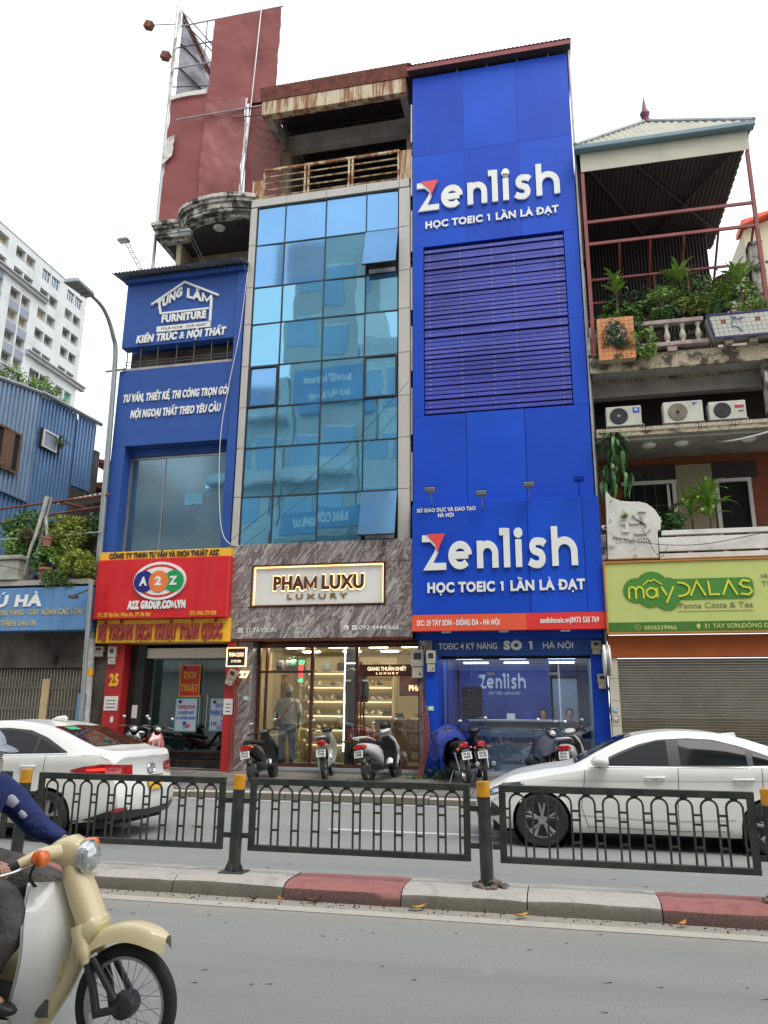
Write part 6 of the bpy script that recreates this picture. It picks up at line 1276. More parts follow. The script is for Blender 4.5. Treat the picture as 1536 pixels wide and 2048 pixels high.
boxp('core', 'dirty_wall', bh, -22, -16.66, 16.8, 24.1, 4.7, 11.1); boxp('core', 'dirty_wall', bh, -22, -16.66, 20.8, 24.1, 11.1, 11.88)
P(MB().tube([(-16.45, 16.7, 11.2), (-16.45, 20.87, 11.9)], .07, 6), 'roof_flashing', 'flashing', bh); P(MB().tube([(-16.45, 20.87, 11.93), (-16.4, 24.3, 12.08)], .08, 6), 'roof_flashing', 'flashing', bh)
w1 = boxp('window', 'dark_void', bh, -16.42, -16.40, 18.7, 20.1, 8.85, 10.12)
for b in ((18.66, 18.74, 8.8, 10.15), (20.04, 20.12, 8.8, 10.15), (19.3, 19.42, 8.85, 10.1), (18.74, 20.04, 10.06, 10.14), (18.74, 20.04, 8.8, 8.88)): boxp('window_frame', 'wood', w1, -16.43, -16.36, *b)
boxp('shutter_leaf', 'wood', w1, -16.39, -16.37, 19.44, 19.8, 8.9, 10.05)
w2 = boxp('window', 'dark_void', bh, -16.44, -16.43, 21.0, 22.1, 10.1, 10.75)
boxp('window_pane', 'interior_grey', w2, -16.42, -16.41, 21.2, 21.85, 10.16, 10.68)
for b in ((21.15, 21.2, 10.12, 10.74), (21.85, 21.9, 10.12, 10.74), (21.2, 21.85, 10.68, 10.74), (21.2, 21.85, 10.12, 10.16)): boxp('window_frame', 'cream_white', w2, -16.43, -16.38, *b)
boxp('dark_gap', 'dirty_wall', bh, -16.6, -16.5, 22.95, 24.3, 8.0, 9.32); boxp('corner_post', 'dirty_wall', bh, -16.55, -16.4, 24.1, 24.4, 8.0, 11.0)
# brown eaves of the house behind, corrugated cream canopy
t = T('tiled_shed', 'brown eaves and red roof edge between the blue house and the street lamp', 'building', (-16, 26, 5)); boxp('wall', 'wood', t, -19, -13.6, 25.5, 30, 4.7, 10.2)
P(MB().hexa([(-17.5, 25.2, 11.0), (-13.3, 25.2, 10.2), (-13.3, 30, 10.2), (-17.5, 30, 11.0), (-17.5, 25.2, 11.15), (-13.3, 25.2, 10.35), (-13.3, 30, 10.35), (-17.5, 30, 11.15)]), 'roof', 'rust', t)
P(MB().hexa([(-17.2, 24.9, 9.9), (-13.3, 24.9, 9.0), (-13.3, 26, 9.0), (-17.2, 26, 9.9), (-17.2, 24.9, 10.0), (-13.3, 24.9, 9.1), (-13.3, 26, 9.1), (-17.2, 26, 10.0)]), 'lower_roof', 'rust', t)
t = T('corrugated_awning', 'cream corrugated awning over the planted terrace', 'awning', (-13, 18, 7))
P(corr(MB(), (-13.3, 19.2, 7.55), (2.0, 0, .25), (0, -1.5, -.5), 14, .03, (0, 0, 1), 4), 'sheet', 'corr_cream', t); P(corr(MB(), (-14.6, 20.4, 7.75), (2.4, 0, .2), (.6, -1.5, -.35), 14, .03, (0, 0, 1), 4), 'sheet', 'corr_cream', t)
tf = T('terrace_frame', 'rusty pipe pergola over the planted terrace', 'pergola', (-12.5, 17, 4.7))
for a, b, r in (((-14.5, 16.9, 6.70), (-10.95, 16.9, 6.95), .03), ((-14.5, 17.3, 6.45), (-10.95, 17.3, 6.8), .035), ((-14.5, 16.8, 5.85), (-10.95, 16.8, 5.95), .018), ((-12.4, 16.9, 6.85), (-10.9, 18.6, 6.6), .03), ((-14.5, 17.6, 6.3), (-11, 17.8, 6.6), .025), ((-11.6, 16.7, 5.15), (-10.95, 16.7, 5.2), .015), ((-11.6, 16.6, 5.0), (-10.95, 16.6, 5.0), .015)):
    P(MB().tube([a, b], r, 6), 'pipe', 'rust' if r > .02 else 'galv', tf)
P(MB().tube([(-12.9, 16.85, 4.72), (-12.6, 16.85, 6.95)], .05, 8), 'post', 'galv', tf); P(MB().tube([(-13.55, 16.85, 4.72), (-13.5, 16.85, 5.8)], .02, 6), 'post', 'galv', tf)
t = T('bare_trunk', 'pale cut tree trunk tied to the terrace pergola', 'trunk', (-12.75, 16.75, 4.9)); P(MB().tube(sm([(-13.0, 16.7, 4.9), (-12.92, 16.7, 5.5), (-12.78, 16.72, 6.1), (-12.64, 16.75, 6.95)]), [.028+.03*k/18 for k in range(19)], 9), 'trunk', 'concrete_post', t, smooth=True); P(MB().tube(sm([(-12.5, 16.75, 5.9), (-12.62, 16.75, 6.4)]), .04, 8), 'branch', 'concrete_post', t, smooth=True)

# ================================================================== PLANTS
def bush(name, label, c, r, n, size, mat, pot=None, trunk=None, seed=0, grp=None, cat='plant'):
    rs = random.Random(seed*13+5); t = T(name, label, cat, (c[0], c[1], c[2]-r[2]), grp); mb = MB(); leaf_cloud(mb, c, r, n, size, rs, shell=.2); P(mb, 'foliage', mat, t, kind='stuff')
    base = c[2]-r[2]*1.1 if not pot else pot[0]
    mb = MB()
    for k in range(5): a = rs.uniform(0, 6.3); d = rs.uniform(.2, .8); mb.tube(sm([(c[0], c[1], base), (c[0]+r[0]*.3*d*cos(a), c[1]+r[1]*.3*sin(a), c[2]-r[2]*.3), (c[0]+r[0]*d*cos(a), c[1]+r[1]*d*sin(a), c[2]+r[2]*.4*rs.uniform(-.5, 1.3))], 4), [.022, .02, .02, .018, .016, .014, .01, .008, .006], 5)
    P(mb, 'stems', 'bark', t, kind='stuff'); return t
def pot(t, x, y, z0, r, h, mat='terracotta'): P(MB().lathe([(r*.72, z0), (r*.95, z0+h*.8), (r*1.08, z0+h*.82), (r*1.08, z0+h), (r*.9, z0+h), (r*.85, z0+h*.9)], (x, y, 0), 18), 'pot', mat, t, smooth=40)
_bl = {}
def rosette(name, label, c, n, L, w, droop, mat, seed=0, stem=.0, grp=None, spread=1.0, tiers=1):
    rs = random.Random(seed+77); t = T(name, label, 'plant', (c[0], c[1], c[2]-stem), grp)
    k = (round(L, 2), w, droop, mat)
    if k not in _bl: _bl[k] = [blade_mesh(L, w, droop*q).mesh('leaf', mat, None, True) for q in (.7, 1, 1.3)]
    for i in range(n):
        o = bpy.data.objects.new('leaf', rs.choice(_bl[k])); COL.objects.link(o); o.parent = t
        o.location = (rs.uniform(-.03, .03), rs.uniform(-.03, .03), stem+.06*tiers*(i/n)*3-.0); s = rs.uniform(.7, 1.15); o.scale = (s, s, s)
        o.rotation_euler = (rs.uniform(-.2, .2), radians(rs.uniform(-55, 25))*spread, i*2.4+rs.uniform(-.3, .3))
    if stem: P(MB().tube([(c[0], c[1], c[2]-stem), (c[0]+.02, c[1], c[2])], .025, 6), 'stem', 'bark', t)
    return t
# left terrace
bush('leafy_shrub', 'dark shrub at the left edge of the terrace above the trough', (-13.5, 17.4, 6.3), (.9, .5, .5), 2200, .07, 'leaf_a', seed=1); bush('leafy_shrub', 'yellow green shrub left of the pale trunk on the terrace', (-13.35, 17.1, 5.75), (.7, .4, .5), 2000, .06, 'leaf_e', seed=2)
bush('leafy_shrub', 'large yellow green shrub in the middle of the terrace', (-11.95, 17.1, 5.85), (.75, .45, .62), 3000, .05, 'leaf_b', seed=3); bush('leafy_shrub', 'green shrub low in the middle of the terrace', (-12.3, 16.9, 5.4), (.6, .35, .4), 1700, .05, 'leaf_e', seed=4)
bush('leafy_shrub', 'feathery olive shrub spilling over the right of the blue sign', (-11.45, 16.62, 5.0), (.5, .3, .5), 3000, .045, 'leaf_b', seed=5); bush('leafy_shrub', 'dark green shrub beside the street lamp at the right of the terrace', (-11.35, 17.2, 5.95), (.4, .4, .8), 2400, .06, 'leaf_c', seed=6)
bush('leafy_shrub', 'dark shrub deep at the back of the terrace', (-12.7, 18.0, 5.7), (1.9, .4, .8), 5000, .07, 'leaf_c', seed=7)
bush('leafy_shrub', 'tangle of green leaves trailing over the top edge of the blue sign', (-11.75, 16.5, 4.75), (.75, .14, .28), 1500, .045, 'leaf_a', seed=21); bush('leafy_shrub', 'bright bushy growth above the hanging terracotta pot', (-12.3, 17.0, 6.15), (.55, .35, .35), 1500, .05, 'leaf_b', seed=22); bush('leafy_shrub', 'dark leaves filling the gap behind the grey trough', (-13.2, 16.95, 5.5), (.5, .2, .35), 1200, .06, 'leaf_a', seed=23)
t = bush('potted_plant', 'broad leaved plant in the terracotta pot behind the blue sign', (-12.55, 16.7, 5.25), (.35, .3, .3), 130, .11, 'leaf_d', pot=(4.95,), seed=8); pot(t, -12.4, 16.75, 4.72, .2, .34)
t = bush('potted_plant', 'small plant in the cream pot right of the terracotta pot', (-12.0, 16.75, 5.2), (.2, .2, .16), 200, .05, 'leaf_b', pot=(4.95,), seed=9); pot(t, -11.95, 16.7, 4.72, .14, .24, 'trough')
t = T('hanging_pot', 'small terracotta pot hanging from the pale trunk', 'pot', (-12.45, 16.7, 5.75)); pot(t, -12.45, 16.7, 5.6, .13, .24); P(MB().tube([(-12.45, 16.7, 5.8), (-12.5, 16.75, 6.1)], .008, 4), 'wire', 'galv_dark', t)
t = bush('epiphyte_clump', 'brown fern clump tied on the pergola left of the pale trunk', (-13.05, 16.72, 5.95), (.28, .2, .18), 500, .05, 'leaf_dry', seed=10) if M('leaf_dry', (.13, .11, .05), .8, var=.5, vs=9) else None
t = T('plant_trough', 'big grey moulded trough at the left end of the terrace', 'planter', (-13.5, 16.6, 4.72)); P(MB().box(-15, -13.0, 16.45, 16.9, 4.74, 5.25), 'body', 'trough', t, bev=.02); P(MB().box(-15, -12.93, 16.4, 16.95, 5.255, 5.36), 'rim', 'trough', t, bev=.02)
t = bush('roof_tree', 'small bonsai shaped tree on the roof edge of the blue corrugated house', (-16.7, 19.6, 12.2), (.1, .7, .1), 20, .06, 'leaf_e', seed=11, cat='tree')
mb = MB(); rs = random.Random(8)
for y, z, r in ((19.3, 12.05, .32), (19.9, 12.25, .3), (20.5, 12.1, .36), (21.2, 12.45, .36), (21.7, 12.3, .34), (22.2, 12.1, .25), (20.9, 12.2, .3)): leaf_cloud(mb, (-16.8, y, z), (.4, r, r*.7), 330, .055, rs, shell=.1)
P(mb, 'crown', 'leaf_e', t, kind='stuff'); P(MB().tube(sm([(-16.8, 21.5, 11.6), (-16.8, 21.2, 12.0), (-16.8, 21.7, 12.3)]), .04, 6).tube([(-16.8, 20.2, 11.7), (-16.8, 20.0, 12.3)], .03, 5), 'trunk', 'bark', t)
bush('wall_creeper', 'pale creeper hanging out of the small window of the blue house', (-16.3, 22.0, 10.55), (.12, .4, .22), 160, .05, 'leaf_d', seed=12)
# right balconies
TB = 'plants on the upper balcony of the right house'
tq = T('tile_planter', 'orange tiled planter box overgrown with creeper on the upper balcony', 'planter', (1.63, 16.75, 9.36)); boxp('body', 'plaster_beige', tq, 1.25, 2.05, 16.66, 17.0, 9.38, 10.42)
for i in range(8):
    for j_ in range(10):
        dia = abs(i-3.5)*1.2+abs(j_-5.5) < 3.4
        boxp('tile', 'white_tile' if dia and (i+j_) % 2 else ('brown_tile' if dia else 'orange_tile'), tq, 1.25+.1*i+.004, 1.25+.1*(i+1)-.004, 16.645, 16.66, 9.38+.104*j_+.004, 9.38+.104*(j_+1)-.004)
mb = MB(); rs = random.Random(14); leaf_cloud(mb, (1.62, 16.61, 9.88), (.3, .04, .5), 800, .032, rs, shell=0); leaf_cloud(mb, (1.66, 16.61, 9.62), (.42, .04, .26), 420, .03, rs, shell=0); P(mb, 'creeper', 'leaf_c', tq, kind='stuff')
tw = T('tile_trough', 'white tiled trough with blue edges and bonsai picture on the upper balcony', 'planter', (4.4, 16.7, 9.7))
P(MB().hexa([(3.72, 16.66, 9.68), (5.9, 16.66, 9.68), (5.9, 17.0, 9.68), (3.72, 17.0, 9.68), (3.6, 16.6, 10.2), (5.9, 16.6, 10.2), (5.9, 17.0, 10.2), (3.6, 17.0, 10.2)]), 'body', 'beam_grey', tw)
for i in range(17):
    for j_ in range(5):
        x0 = 3.74+.1*i-.018*j_; z0 = 9.71+j_*.094; y = 16.655-.011*j_; deco = (i, j_) in ((2, 3), (9, 3), (15, 3))
        P(MB().hexa([(x0+.004, y-.012, z0+.004), (x0+.096, y-.012, z0+.004), (x0+.096, y-.002, z0+.004), (x0+.004, y-.002, z0+.004), (x0-.002, y-.023, z0+.09), (x0+.09, y-.023, z0+.09), (x0+.09, y-.013, z0+.09), (x0-.002, y-.013, z0+.09)]), 'tile', 'brown_tile' if deco else 'white_tile', tw)
boxp('edge', 'blue_tile', tw, 3.58, 5.9, 16.58, 16.62, 10.2, 10.235); P(MB().tube([(3.73, 16.65, 9.68), (3.60, 16.59, 10.2)], .02, 4), 'edge', 'blue_tile', tw); boxp('edge', 'blue_tile', tw, 3.72, 5.9, 16.63, 16.66, 9.66, 9.69)
for x in (3.95, 4.45): boxp('support_block', 'pink_stone', tw, x, x+.16, 16.7, 16.95, 9.56, 9.655)
bn = MB(); rs = random.Random(4); leaf_cloud(bn, (4.22, 16.59, 10.12), (.14, .02, .07), 90, .03, rs, shell=0); bn.tube(sm([(4.15, 16.6, 10.1), (4.1, 16.62, 9.95), (4.25, 16.62, 9.88), (4.3, 16.63, 9.78)]), .02, 5); P(bn, 'bonsai_relief', 'fascia_blue', tw, kind='stuff')
boxp('styrofoam', 'cream_white', oh, 1.1, 1.5, 17.0, 17.3, 9.6, 10.4)
rosette('palm_plant', 'umbrella leaved plant above the orange planter', (1.75, 17.0, 11.2), 34, .42, .095, .5, 'leaf_e', 1, .8, TB, tiers=2); rosette('palm_plant', 'big dracaena in the middle of the upper balcony', (3.2, 17.0, 11.35), 38, .55, .075, .5, 'leaf_e', 2, .8, TB); rosette('palm_plant', 'bright dracaena at the right of the upper balcony', (4.45, 16.95, 11.1), 40, .6, .08, .45, 'leaf_e', 3, .6, TB)
rosette('grassy_plant', 'grassy pale bladed plant spilling over the left of the white trough', (3.85, 16.75, 10.25), 40, .32, .02, .7, 'leaf_d', 4, 0, TB); rosette('grassy_plant', 'grassy tuft in the middle of the white trough', (4.35, 16.75, 10.27), 34, .26, .018, .6, 'leaf_e', 5, 0, TB); rosette('grassy_plant', 'grassy tuft at the right of the white trough', (4.8, 16.75, 10.28), 34, .26, .018, .6, 'leaf_d', 6, 0, TB)
for k, (x, y, z, rx, rz, n, s_, m_, l) in enumerate(((2.4, 17.2, 10.75, .5, .35, 900, .06, 'leaf_a', 'dark bush right of the orange planter'), (2.85, 17.05, 10.7, .36, .28, 600, .055, 'leaf_d', 'glossy low bush behind the balusters'), (3.1, 17.1, 10.85, .28, .28, 420, .05, 'leaf_b', 'yellow flecked bush behind the balusters, its left half'), (3.55, 17.1, 10.85, .32, .34, 650, .05, 'leaf_b', 'yellow flecked bush left of the white trough'),
        (4.05, 17.2, 11.15, .32, .26, 480, .05, 'leaf_b', 'yellow topped bush above the white trough'), (2.1, 16.75, 9.85, .2, .3, 420, .04, 'leaf_e', 'light green fern hanging at the right of the orange planter'), (2.15, 16.9, 10.3, .22, .2, 300, .05, 'leaf_d', 'small plant on the left end of the balustrade rail'),
        (2.3, 17.9, 11.15, 1.1, .6, 2400, .08, 'leaf_c', 'dark mass of bushes at the back left of the upper balcony'), (3.9, 17.9, 11.1, 1.0, .6, 2400, .08, 'leaf_c', 'dark mass of bushes at the back right of the upper balcony'), (1.22, 17.0, 9.9, .12, .6, 420, .045, 'leaf_c', 'dark creeper in the gap beside the blue tower'),
        (4.7, 16.9, 10.45, .4, .22, 800, .035, 'leaf_e', 'fine feathery plant in the white trough'), (4.4, 18.6, 12.1, .5, .4, 300, .05, 'leaf_dry', 'sparse dry climber on the red pergola'), (3.0, 19.0, 12.2, .5, .45, 340, .06, 'leaf_c', 'grey green hanging plant under the red canopy'))):
    bush('balcony_plant', l, (x, y, z), (rx, .25, rz), n, s_, m_, seed=30+k, grp=TB)
t = T('hanging_basket', 'brown hanging basket under the red pergola', 'basket', (4.45, 18.0, 11.6)); P(MB().lathe([(.08, 11.55), (.2, 11.62), (.27, 11.8), (.29, 11.86)], (4.4, 18.0, 0), 16), 'basket', 'leaf_dry', t, smooth=True); P(MB().tube([(4.15, 18, 11.86), (4.4, 18, 12.5), (4.65, 18, 11.86)], .008, 4), 'wire', 'galv_dark', t)
rosette('balcony_plant', 'broad pale dracaena in front of the beige pier on the first floor balcony', (3.35, 17.2, 5.75), 46, .68, .11, .55, 'leaf_e', 19, .6, 'plants on the first floor balcony', tiers=3); bush('balcony_plant', 'dark bush low behind the curved white balcony end', (2.6, 17.3, 5.6), (.35, .25, .3), 800, .07, 'leaf_d', seed=60)
for k, (x, y, z, rx, rz, n, m_, l) in enumerate(((1.75, 17.1, 10.75, .45, .3, 900, 'leaf_a', 'dense leaves crowding behind the orange planter'), (2.75, 17.0, 10.95, .5, .35, 520, 'leaf_e', 'light green leaves crowding above the balusters'), (3.6, 17.0, 11.05, .5, .42, 560, 'leaf_a', 'dense green leaves between the two big dracaenas'), (4.5, 17.05, 10.95, .5, .45, 600, 'leaf_e', 'dense bright leaves above the right of the white trough'), (2.3, 16.72, 9.75, .25, .4, 700, 'leaf_e', 'fern and creeper trailing beside the orange planter down to the slab'), (3.0, 17.25, 9.95, .75, .25, 900, 'leaf_c', 'dark leaves seen between the balusters'))): bush('balcony_plant', l, (x, y, z), (rx, .2, rz), n, .055, m_, seed=70+k, grp=TB)
rosette('balcony_plant', 'large dracaena standing behind the white balcony bands', (3.0, 17.3, 5.75), 34, .55, .085, .5, 'leaf_e', 9, .7, 'plants on the first floor balcony', tiers=2); rosette('balcony_plant', 'second dark dracaena left behind the curved balcony end', (2.55, 17.6, 5.6), 22, .42, .08, .6, 'leaf_d', 10, .6, 'plants on the first floor balcony', tiers=2)
t = rosette('hanging_plant', 'long drooping dark green leaves hanging beside the blue tower', (1.45, 17.0, 7.6), 26, .6, .09, 1.3, 'leaf_d', 11, 0, None, tiers=-1)
for k, (x, z) in enumerate(((1.55, 7.3), (1.35, 7.0), (1.6, 6.8), (1.3, 6.6))):
    rs = random.Random(k)
    for i in range(13):
        o = bpy.data.objects.new('leaf', _bl[(.6, .09, 1.3, 'leaf_d')][i % 3]); COL.objects.link(o); o.parent = t; o.location = (x-1.45+rs.uniform(-.1, .1), rs.uniform(-.1, .1), z-7.6); o.rotation_euler = (0, radians(rs.uniform(20, 60)), i*2.4); o.scale = (.9,)*3
bush('weed_clump', 'green weeds growing at the foot of the left blue column', (-2.7, 16.7, .38), (.5, .25, .16), 420, .06, 'leaf_d', seed=50)
bush('balcony_plant', 'tiny sprig growing on the raised balcony letters', (1.55, 16.8, 5.8), (.1, .05, .06), 24, .05, 'leaf_e', seed=51)

# ================================================================== far cream house with red tiles at the right edge
t = T('cream_house', 'cream gable wall with a red tiled roof edge at the far right', 'building', (8.5, 24, 10)); P(MB().prism([(6.6, 5), (14, 5), (14, 18), (9.3, 18), (6.6, 17.0)], 24, 30), 'wall', 'interior_cream', t)
for k in range(9):
    x = 6.5+k*.42; P(MB().hexa([(x, 23.7, 17.0+k*.15), (x+.4, 23.7, 17.15+k*.15), (x+.4, 24.6, 17.15+k*.15), (x, 24.6, 17.0+k*.15), (x, 23.7, 17.22+k*.15), (x+.4, 23.7, 17.3+k*.15), (x+.4, 24.6, 17.3+k*.15), (x, 24.6, 17.22+k*.15)]), 'roof_tile', 'coral', t, bev=.03)

# ================================================================== far apartment block, its face on X=-64.7
apt = T('apartment_block', 'tall white weathered apartment block with paired balconies in the far left', 'building', (-70, 80, 0))
boxp('core', 'apt_wall', apt, -78, -65.4, 40, 89.1, 0, 59.9)
XF = -64.7; ST = 2.9; top = 59.0
bays = [(86.35, 1.78), (81.0, 1.85), (75.75, 1.85), (70.6, 1.85), (65.3, 1.85), (60.0, 1.85)]   # centre line between the two openings
fr = MB(); rs = random.Random(21)
# wall built as strips around the openings so that each opening is a real recess
ys = []
for c, w in bays: ys += [(c-w, c-.1), (c+.1, c+w)]
ys.sort(); 
fl = 13
for f_ in range(fl):
    zt = top-ST*f_; boxp('wall_band', 'apt_wall', apt, -65.4, XF, 55, 89.0, zt-.0 if f_ else zt, (top-ST*(f_-1)-1.62) if f_ else 59.95)
yb = 55
for a, b in ys+[(89.0, 89.0)]:
    if a > yb: boxp('wall_pier', 'apt_wall', apt, -65.4, XF-.004, yb, a, 20, 59.0)
    yb = b
boxp('roof_edge', 'apt_trim', apt, -65.5, XF+.06, 55, 89.1, 59.95, 60.1)
voids = ['apt_void', 'apt_void_b', 'apt_void_c', 'apt_void']
for f_ in range(fl):
    zt = top-ST*f_; zb_ = zt-1.62+.0
    for q, (a, b) in enumerate(ys):
        col = q//2
        m_ = rs.choice(voids)
        if f_ == 0 and q >= len(ys)-4:
            wv = boxp('window', 'far_glass', apt, -65.1, -64.95, a, b, zb_, zt); yy = (a+b)/2
            for e in (a+.04, a+(b-a)/3, a+2*(b-a)/3, b-.04): boxp('window_bar', 'cream_white', wv, -64.94, -64.88, e-.04, e+.04, zb_, zt)
            boxp('window_bar', 'cream_white', wv, -64.94, -64.88, a, b, zt-.55, zt-.47)
        else:
            m_ = 'mint' if (f_, q) == (5, len(ys)-1) else m_
            wv = boxp('loggia', m_, apt, -65.38, -65.3, a, b, zb_, zt)
            boxp('balcony_rail', 'apt_rail', wv, -64.78, -64.72, a, b, zb_+.33, zb_+.39); boxp('balcony_rail', 'apt_rail', wv, -64.78, -64.74, a, b, zb_, zb_+.16)
# grey panelled bays (they start lower towards the left) and stone ledges
for (ya, yb_, zt_, n) in ((73.9, 77.65, 53.4, 9), (68.8, 72.4, 56.2, 10), (63.4, 67.1, 56.2, 10), (84.4, 88.2, 44.7, 5), (79.1, 82.9, 44.7, 5)):
    for k in range(n):
        z = zt_-1.62-.0-ST*k
        z = top-ST*math.ceil((top-zt_)/ST-.2)-1.62-ST*k
        for s0, s1 in ((ya, (ya+yb_)/2-.12), ((ya+yb_)/2+.12, yb_)): boxp('spandrel_panel', 'apt_grey', apt, XF-.02, XF+.03, s0, s1, z-1.27, z-.03)
    boxp('bay_fin', 'apt_wall', apt, XF-.3, XF+.1, (ya+yb_)/2-.1, (ya+yb_)/2+.1, 20, zt_)
for a, b, z in ((55, 80.4, 54.25), (77.9, 90.3, 45.85)):
    boxp('stone_ledge', 'apt_trim', apt, XF-.2, XF+.45, a, b, z-.1, z+.35); boxp('stone_ledge', 'apt_trim', apt, XF-.2, XF+.7, a, b, z+.36, z+.55)

# ================================================================== lamp post and utility post
lp = T('street_lamp', 'grey curved street lamp leaning over the road left of the blue building', 'street lamp', (-11.0, 16.93, .3))
X_ = -11.2
pts = sm([(-11.05, 16.93, 3.3), (-11.12, 16.92, 7), (X_, 16.9, 10.6), (-11.22, 16.7, 11.35), (-11.24, 16.2, 11.85), (-11.25, 15.5, 11.93)], 8)
n_ = len(pts); P(MB().tube(pts, [.085-.045*(i/(n_-1)) for i in range(n_)], 12), 'pole', 'lamp_grey', lp, smooth=True)
P(MB().tube([(-10.97, 16.93, .2), (-11.05, 16.93, 3.3)], [.1, .09], 14), 'peeling_base', 'concrete_post', lp, smooth=True); P(MB().tube([(-11.02, 16.93, 2.42), (-11.025, 16.93, 2.58)], .1, 14), 'yellow_band', 'post_yellow', lp, smooth=True)
P(MB().hexa([(X_-.2, 15.6, 11.84), (X_+.1, 15.6, 11.84), (X_+.16, 14.75, 11.80), (X_-.26, 14.75, 11.80), (X_-.15, 15.6, 11.99), (X_+.05, 15.6, 11.99), (X_+.1, 14.8, 11.95), (X_-.2, 14.8, 11.95)]), 'lamp_head', 'lamp_grey', lp, bev=.03)
for k in range(3): boxp('head_slot', 'galv', lp, X_-.18, X_+.08, 14.95+.2*k, 15.04+.2*k, 11.80, 11.822)
P(MB().tube([(-11.45, 16.9, 10.4), (-10.9, 16.95, 10.45)], .03, 8), 'bracket', 'lamp_grey', lp)
up = T('utility_post', 'thin straight grey post with a small lamp arm left of the street lamp', 'post', (-10.7, 16.3, .2))
P(MB().tube([(-10.66, 16.3, .2), (-10.82, 16.3, 4.6)], .055, 12), 'post', 'lamp_grey', up, smooth=True)
P(MB().tube([(-11.2, 16.25, 4.28), (-10.82, 16.3, 4.42)], .02, 6), 'lamp_arm', 'galv_dark', up); boxp('lamp_head', 'galv_dark', up, -11.3, -11.12, 16.15, 16.32, 4.2, 4.27)

# ================================================================== other side of the street (seen mirrored in the glass)
def opp(name, label, x0, x1, h, wall, seed, yf=-4.3):
    t = T(name, label, 'building', ((x0+x1)/2, yf-4, 0), 'houses across the street, mirrored in the glass'); rs = random.Random(seed)
    P(MB().box(x0, x1, yf-12, yf, 0, h), 'wall', wall, t); z = 4.2
    while z < h-1.5:
        n = max(2, int((x1-x0)/1.6)); 
        if rs.random() < .6: boxp('balcony', 'beam_grey', t, x0+.1, x1-.1, yf, yf+.8, z-.5, z-.3); boxp('balustrade', 'white_paint', t, x0+.1, x1-.1, yf+.75, yf+.8, z-.3, z+.4)
        for k in range(n):
            a = x0+.3+(x1-x0-.6)*k/n; b = a+(x1-x0-.6)/n-.35; w = boxp('window', 'far_glass', t, a, b, yf+.01, yf+.04, z+.3, z+2.1); boxp('window_frame', 'cream_white', w, a-.05, b+.05, yf+.005, yf+.03, z+2.1, z+2.2)
        z += 3.4
    return t
opp('terraced_house', 'tall pale house across the street, mirrored in the left glass columns', -19, -14.6, 20, 'white_paint', 1); opp('terraced_house', 'dark high house across the street, mirrored in the middle glass columns', -14.5, -9.8, 29, 'acp_grey', 2); opp('terraced_house', 'pale house across the street, mirrored in the right glass column', -9.7, -5.5, 22, 'white_paint', 3)
for k, (a, b, h, w) in enumerate(((-34, -27, 18, 'plaster_beige'), (-27, -19.1, 14, 'white_paint'), (-5.4, 0, 22, 'plaster_beige'), (0.1, 5, 15, 'white_paint'), (5.1, 12, 24, 'soffit'), (12.1, 20, 17, 'plaster_beige'))):
    opp('terraced_house', ('far left ochre', 'low white', 'ochre five storey', 'low white neighbouring', 'grey eight storey', 'far right ochre')[k]+' house across the street behind the camera', a, b, h, w, 10+k)
s1 = T('insurance_sign', 'blue insurance sign across the street, mirrored in the glass facade', 'sign', (-12, -4, 18)); boxp('board', 'sign_sky', s1, -14.2, -9.9, -4.29, -4.0, 17.8, 20.2); 
lettering('BAOVIET Insurance', -13.6, -10.6, 19.35, .38, -3.998, .02, 'letter_white', s1, .05, facing=1, each=False); lettering('BẢO HIỂM BẢO VIỆT', -13.4, -10.7, 18.3, .34, -3.998, .02, 'letter_white', s1, .05, facing=1, each=False)
s2 = T('clinic_sign', 'blue clinic sign across the street, mirrored low in the glass facade', 'sign', (-11.5, -3.5, 10.5)); boxp('board', 'sign_sky', s2, -14.0, -9.0, -3.45, -3.3, 10.9, 12.0); lettering('RĂNG CÔNG NGHỆ CAO', -13.4, -9.9, 11.25, .4, -3.298, .02, 'letter_white', s2, .06, facing=1, each=False)
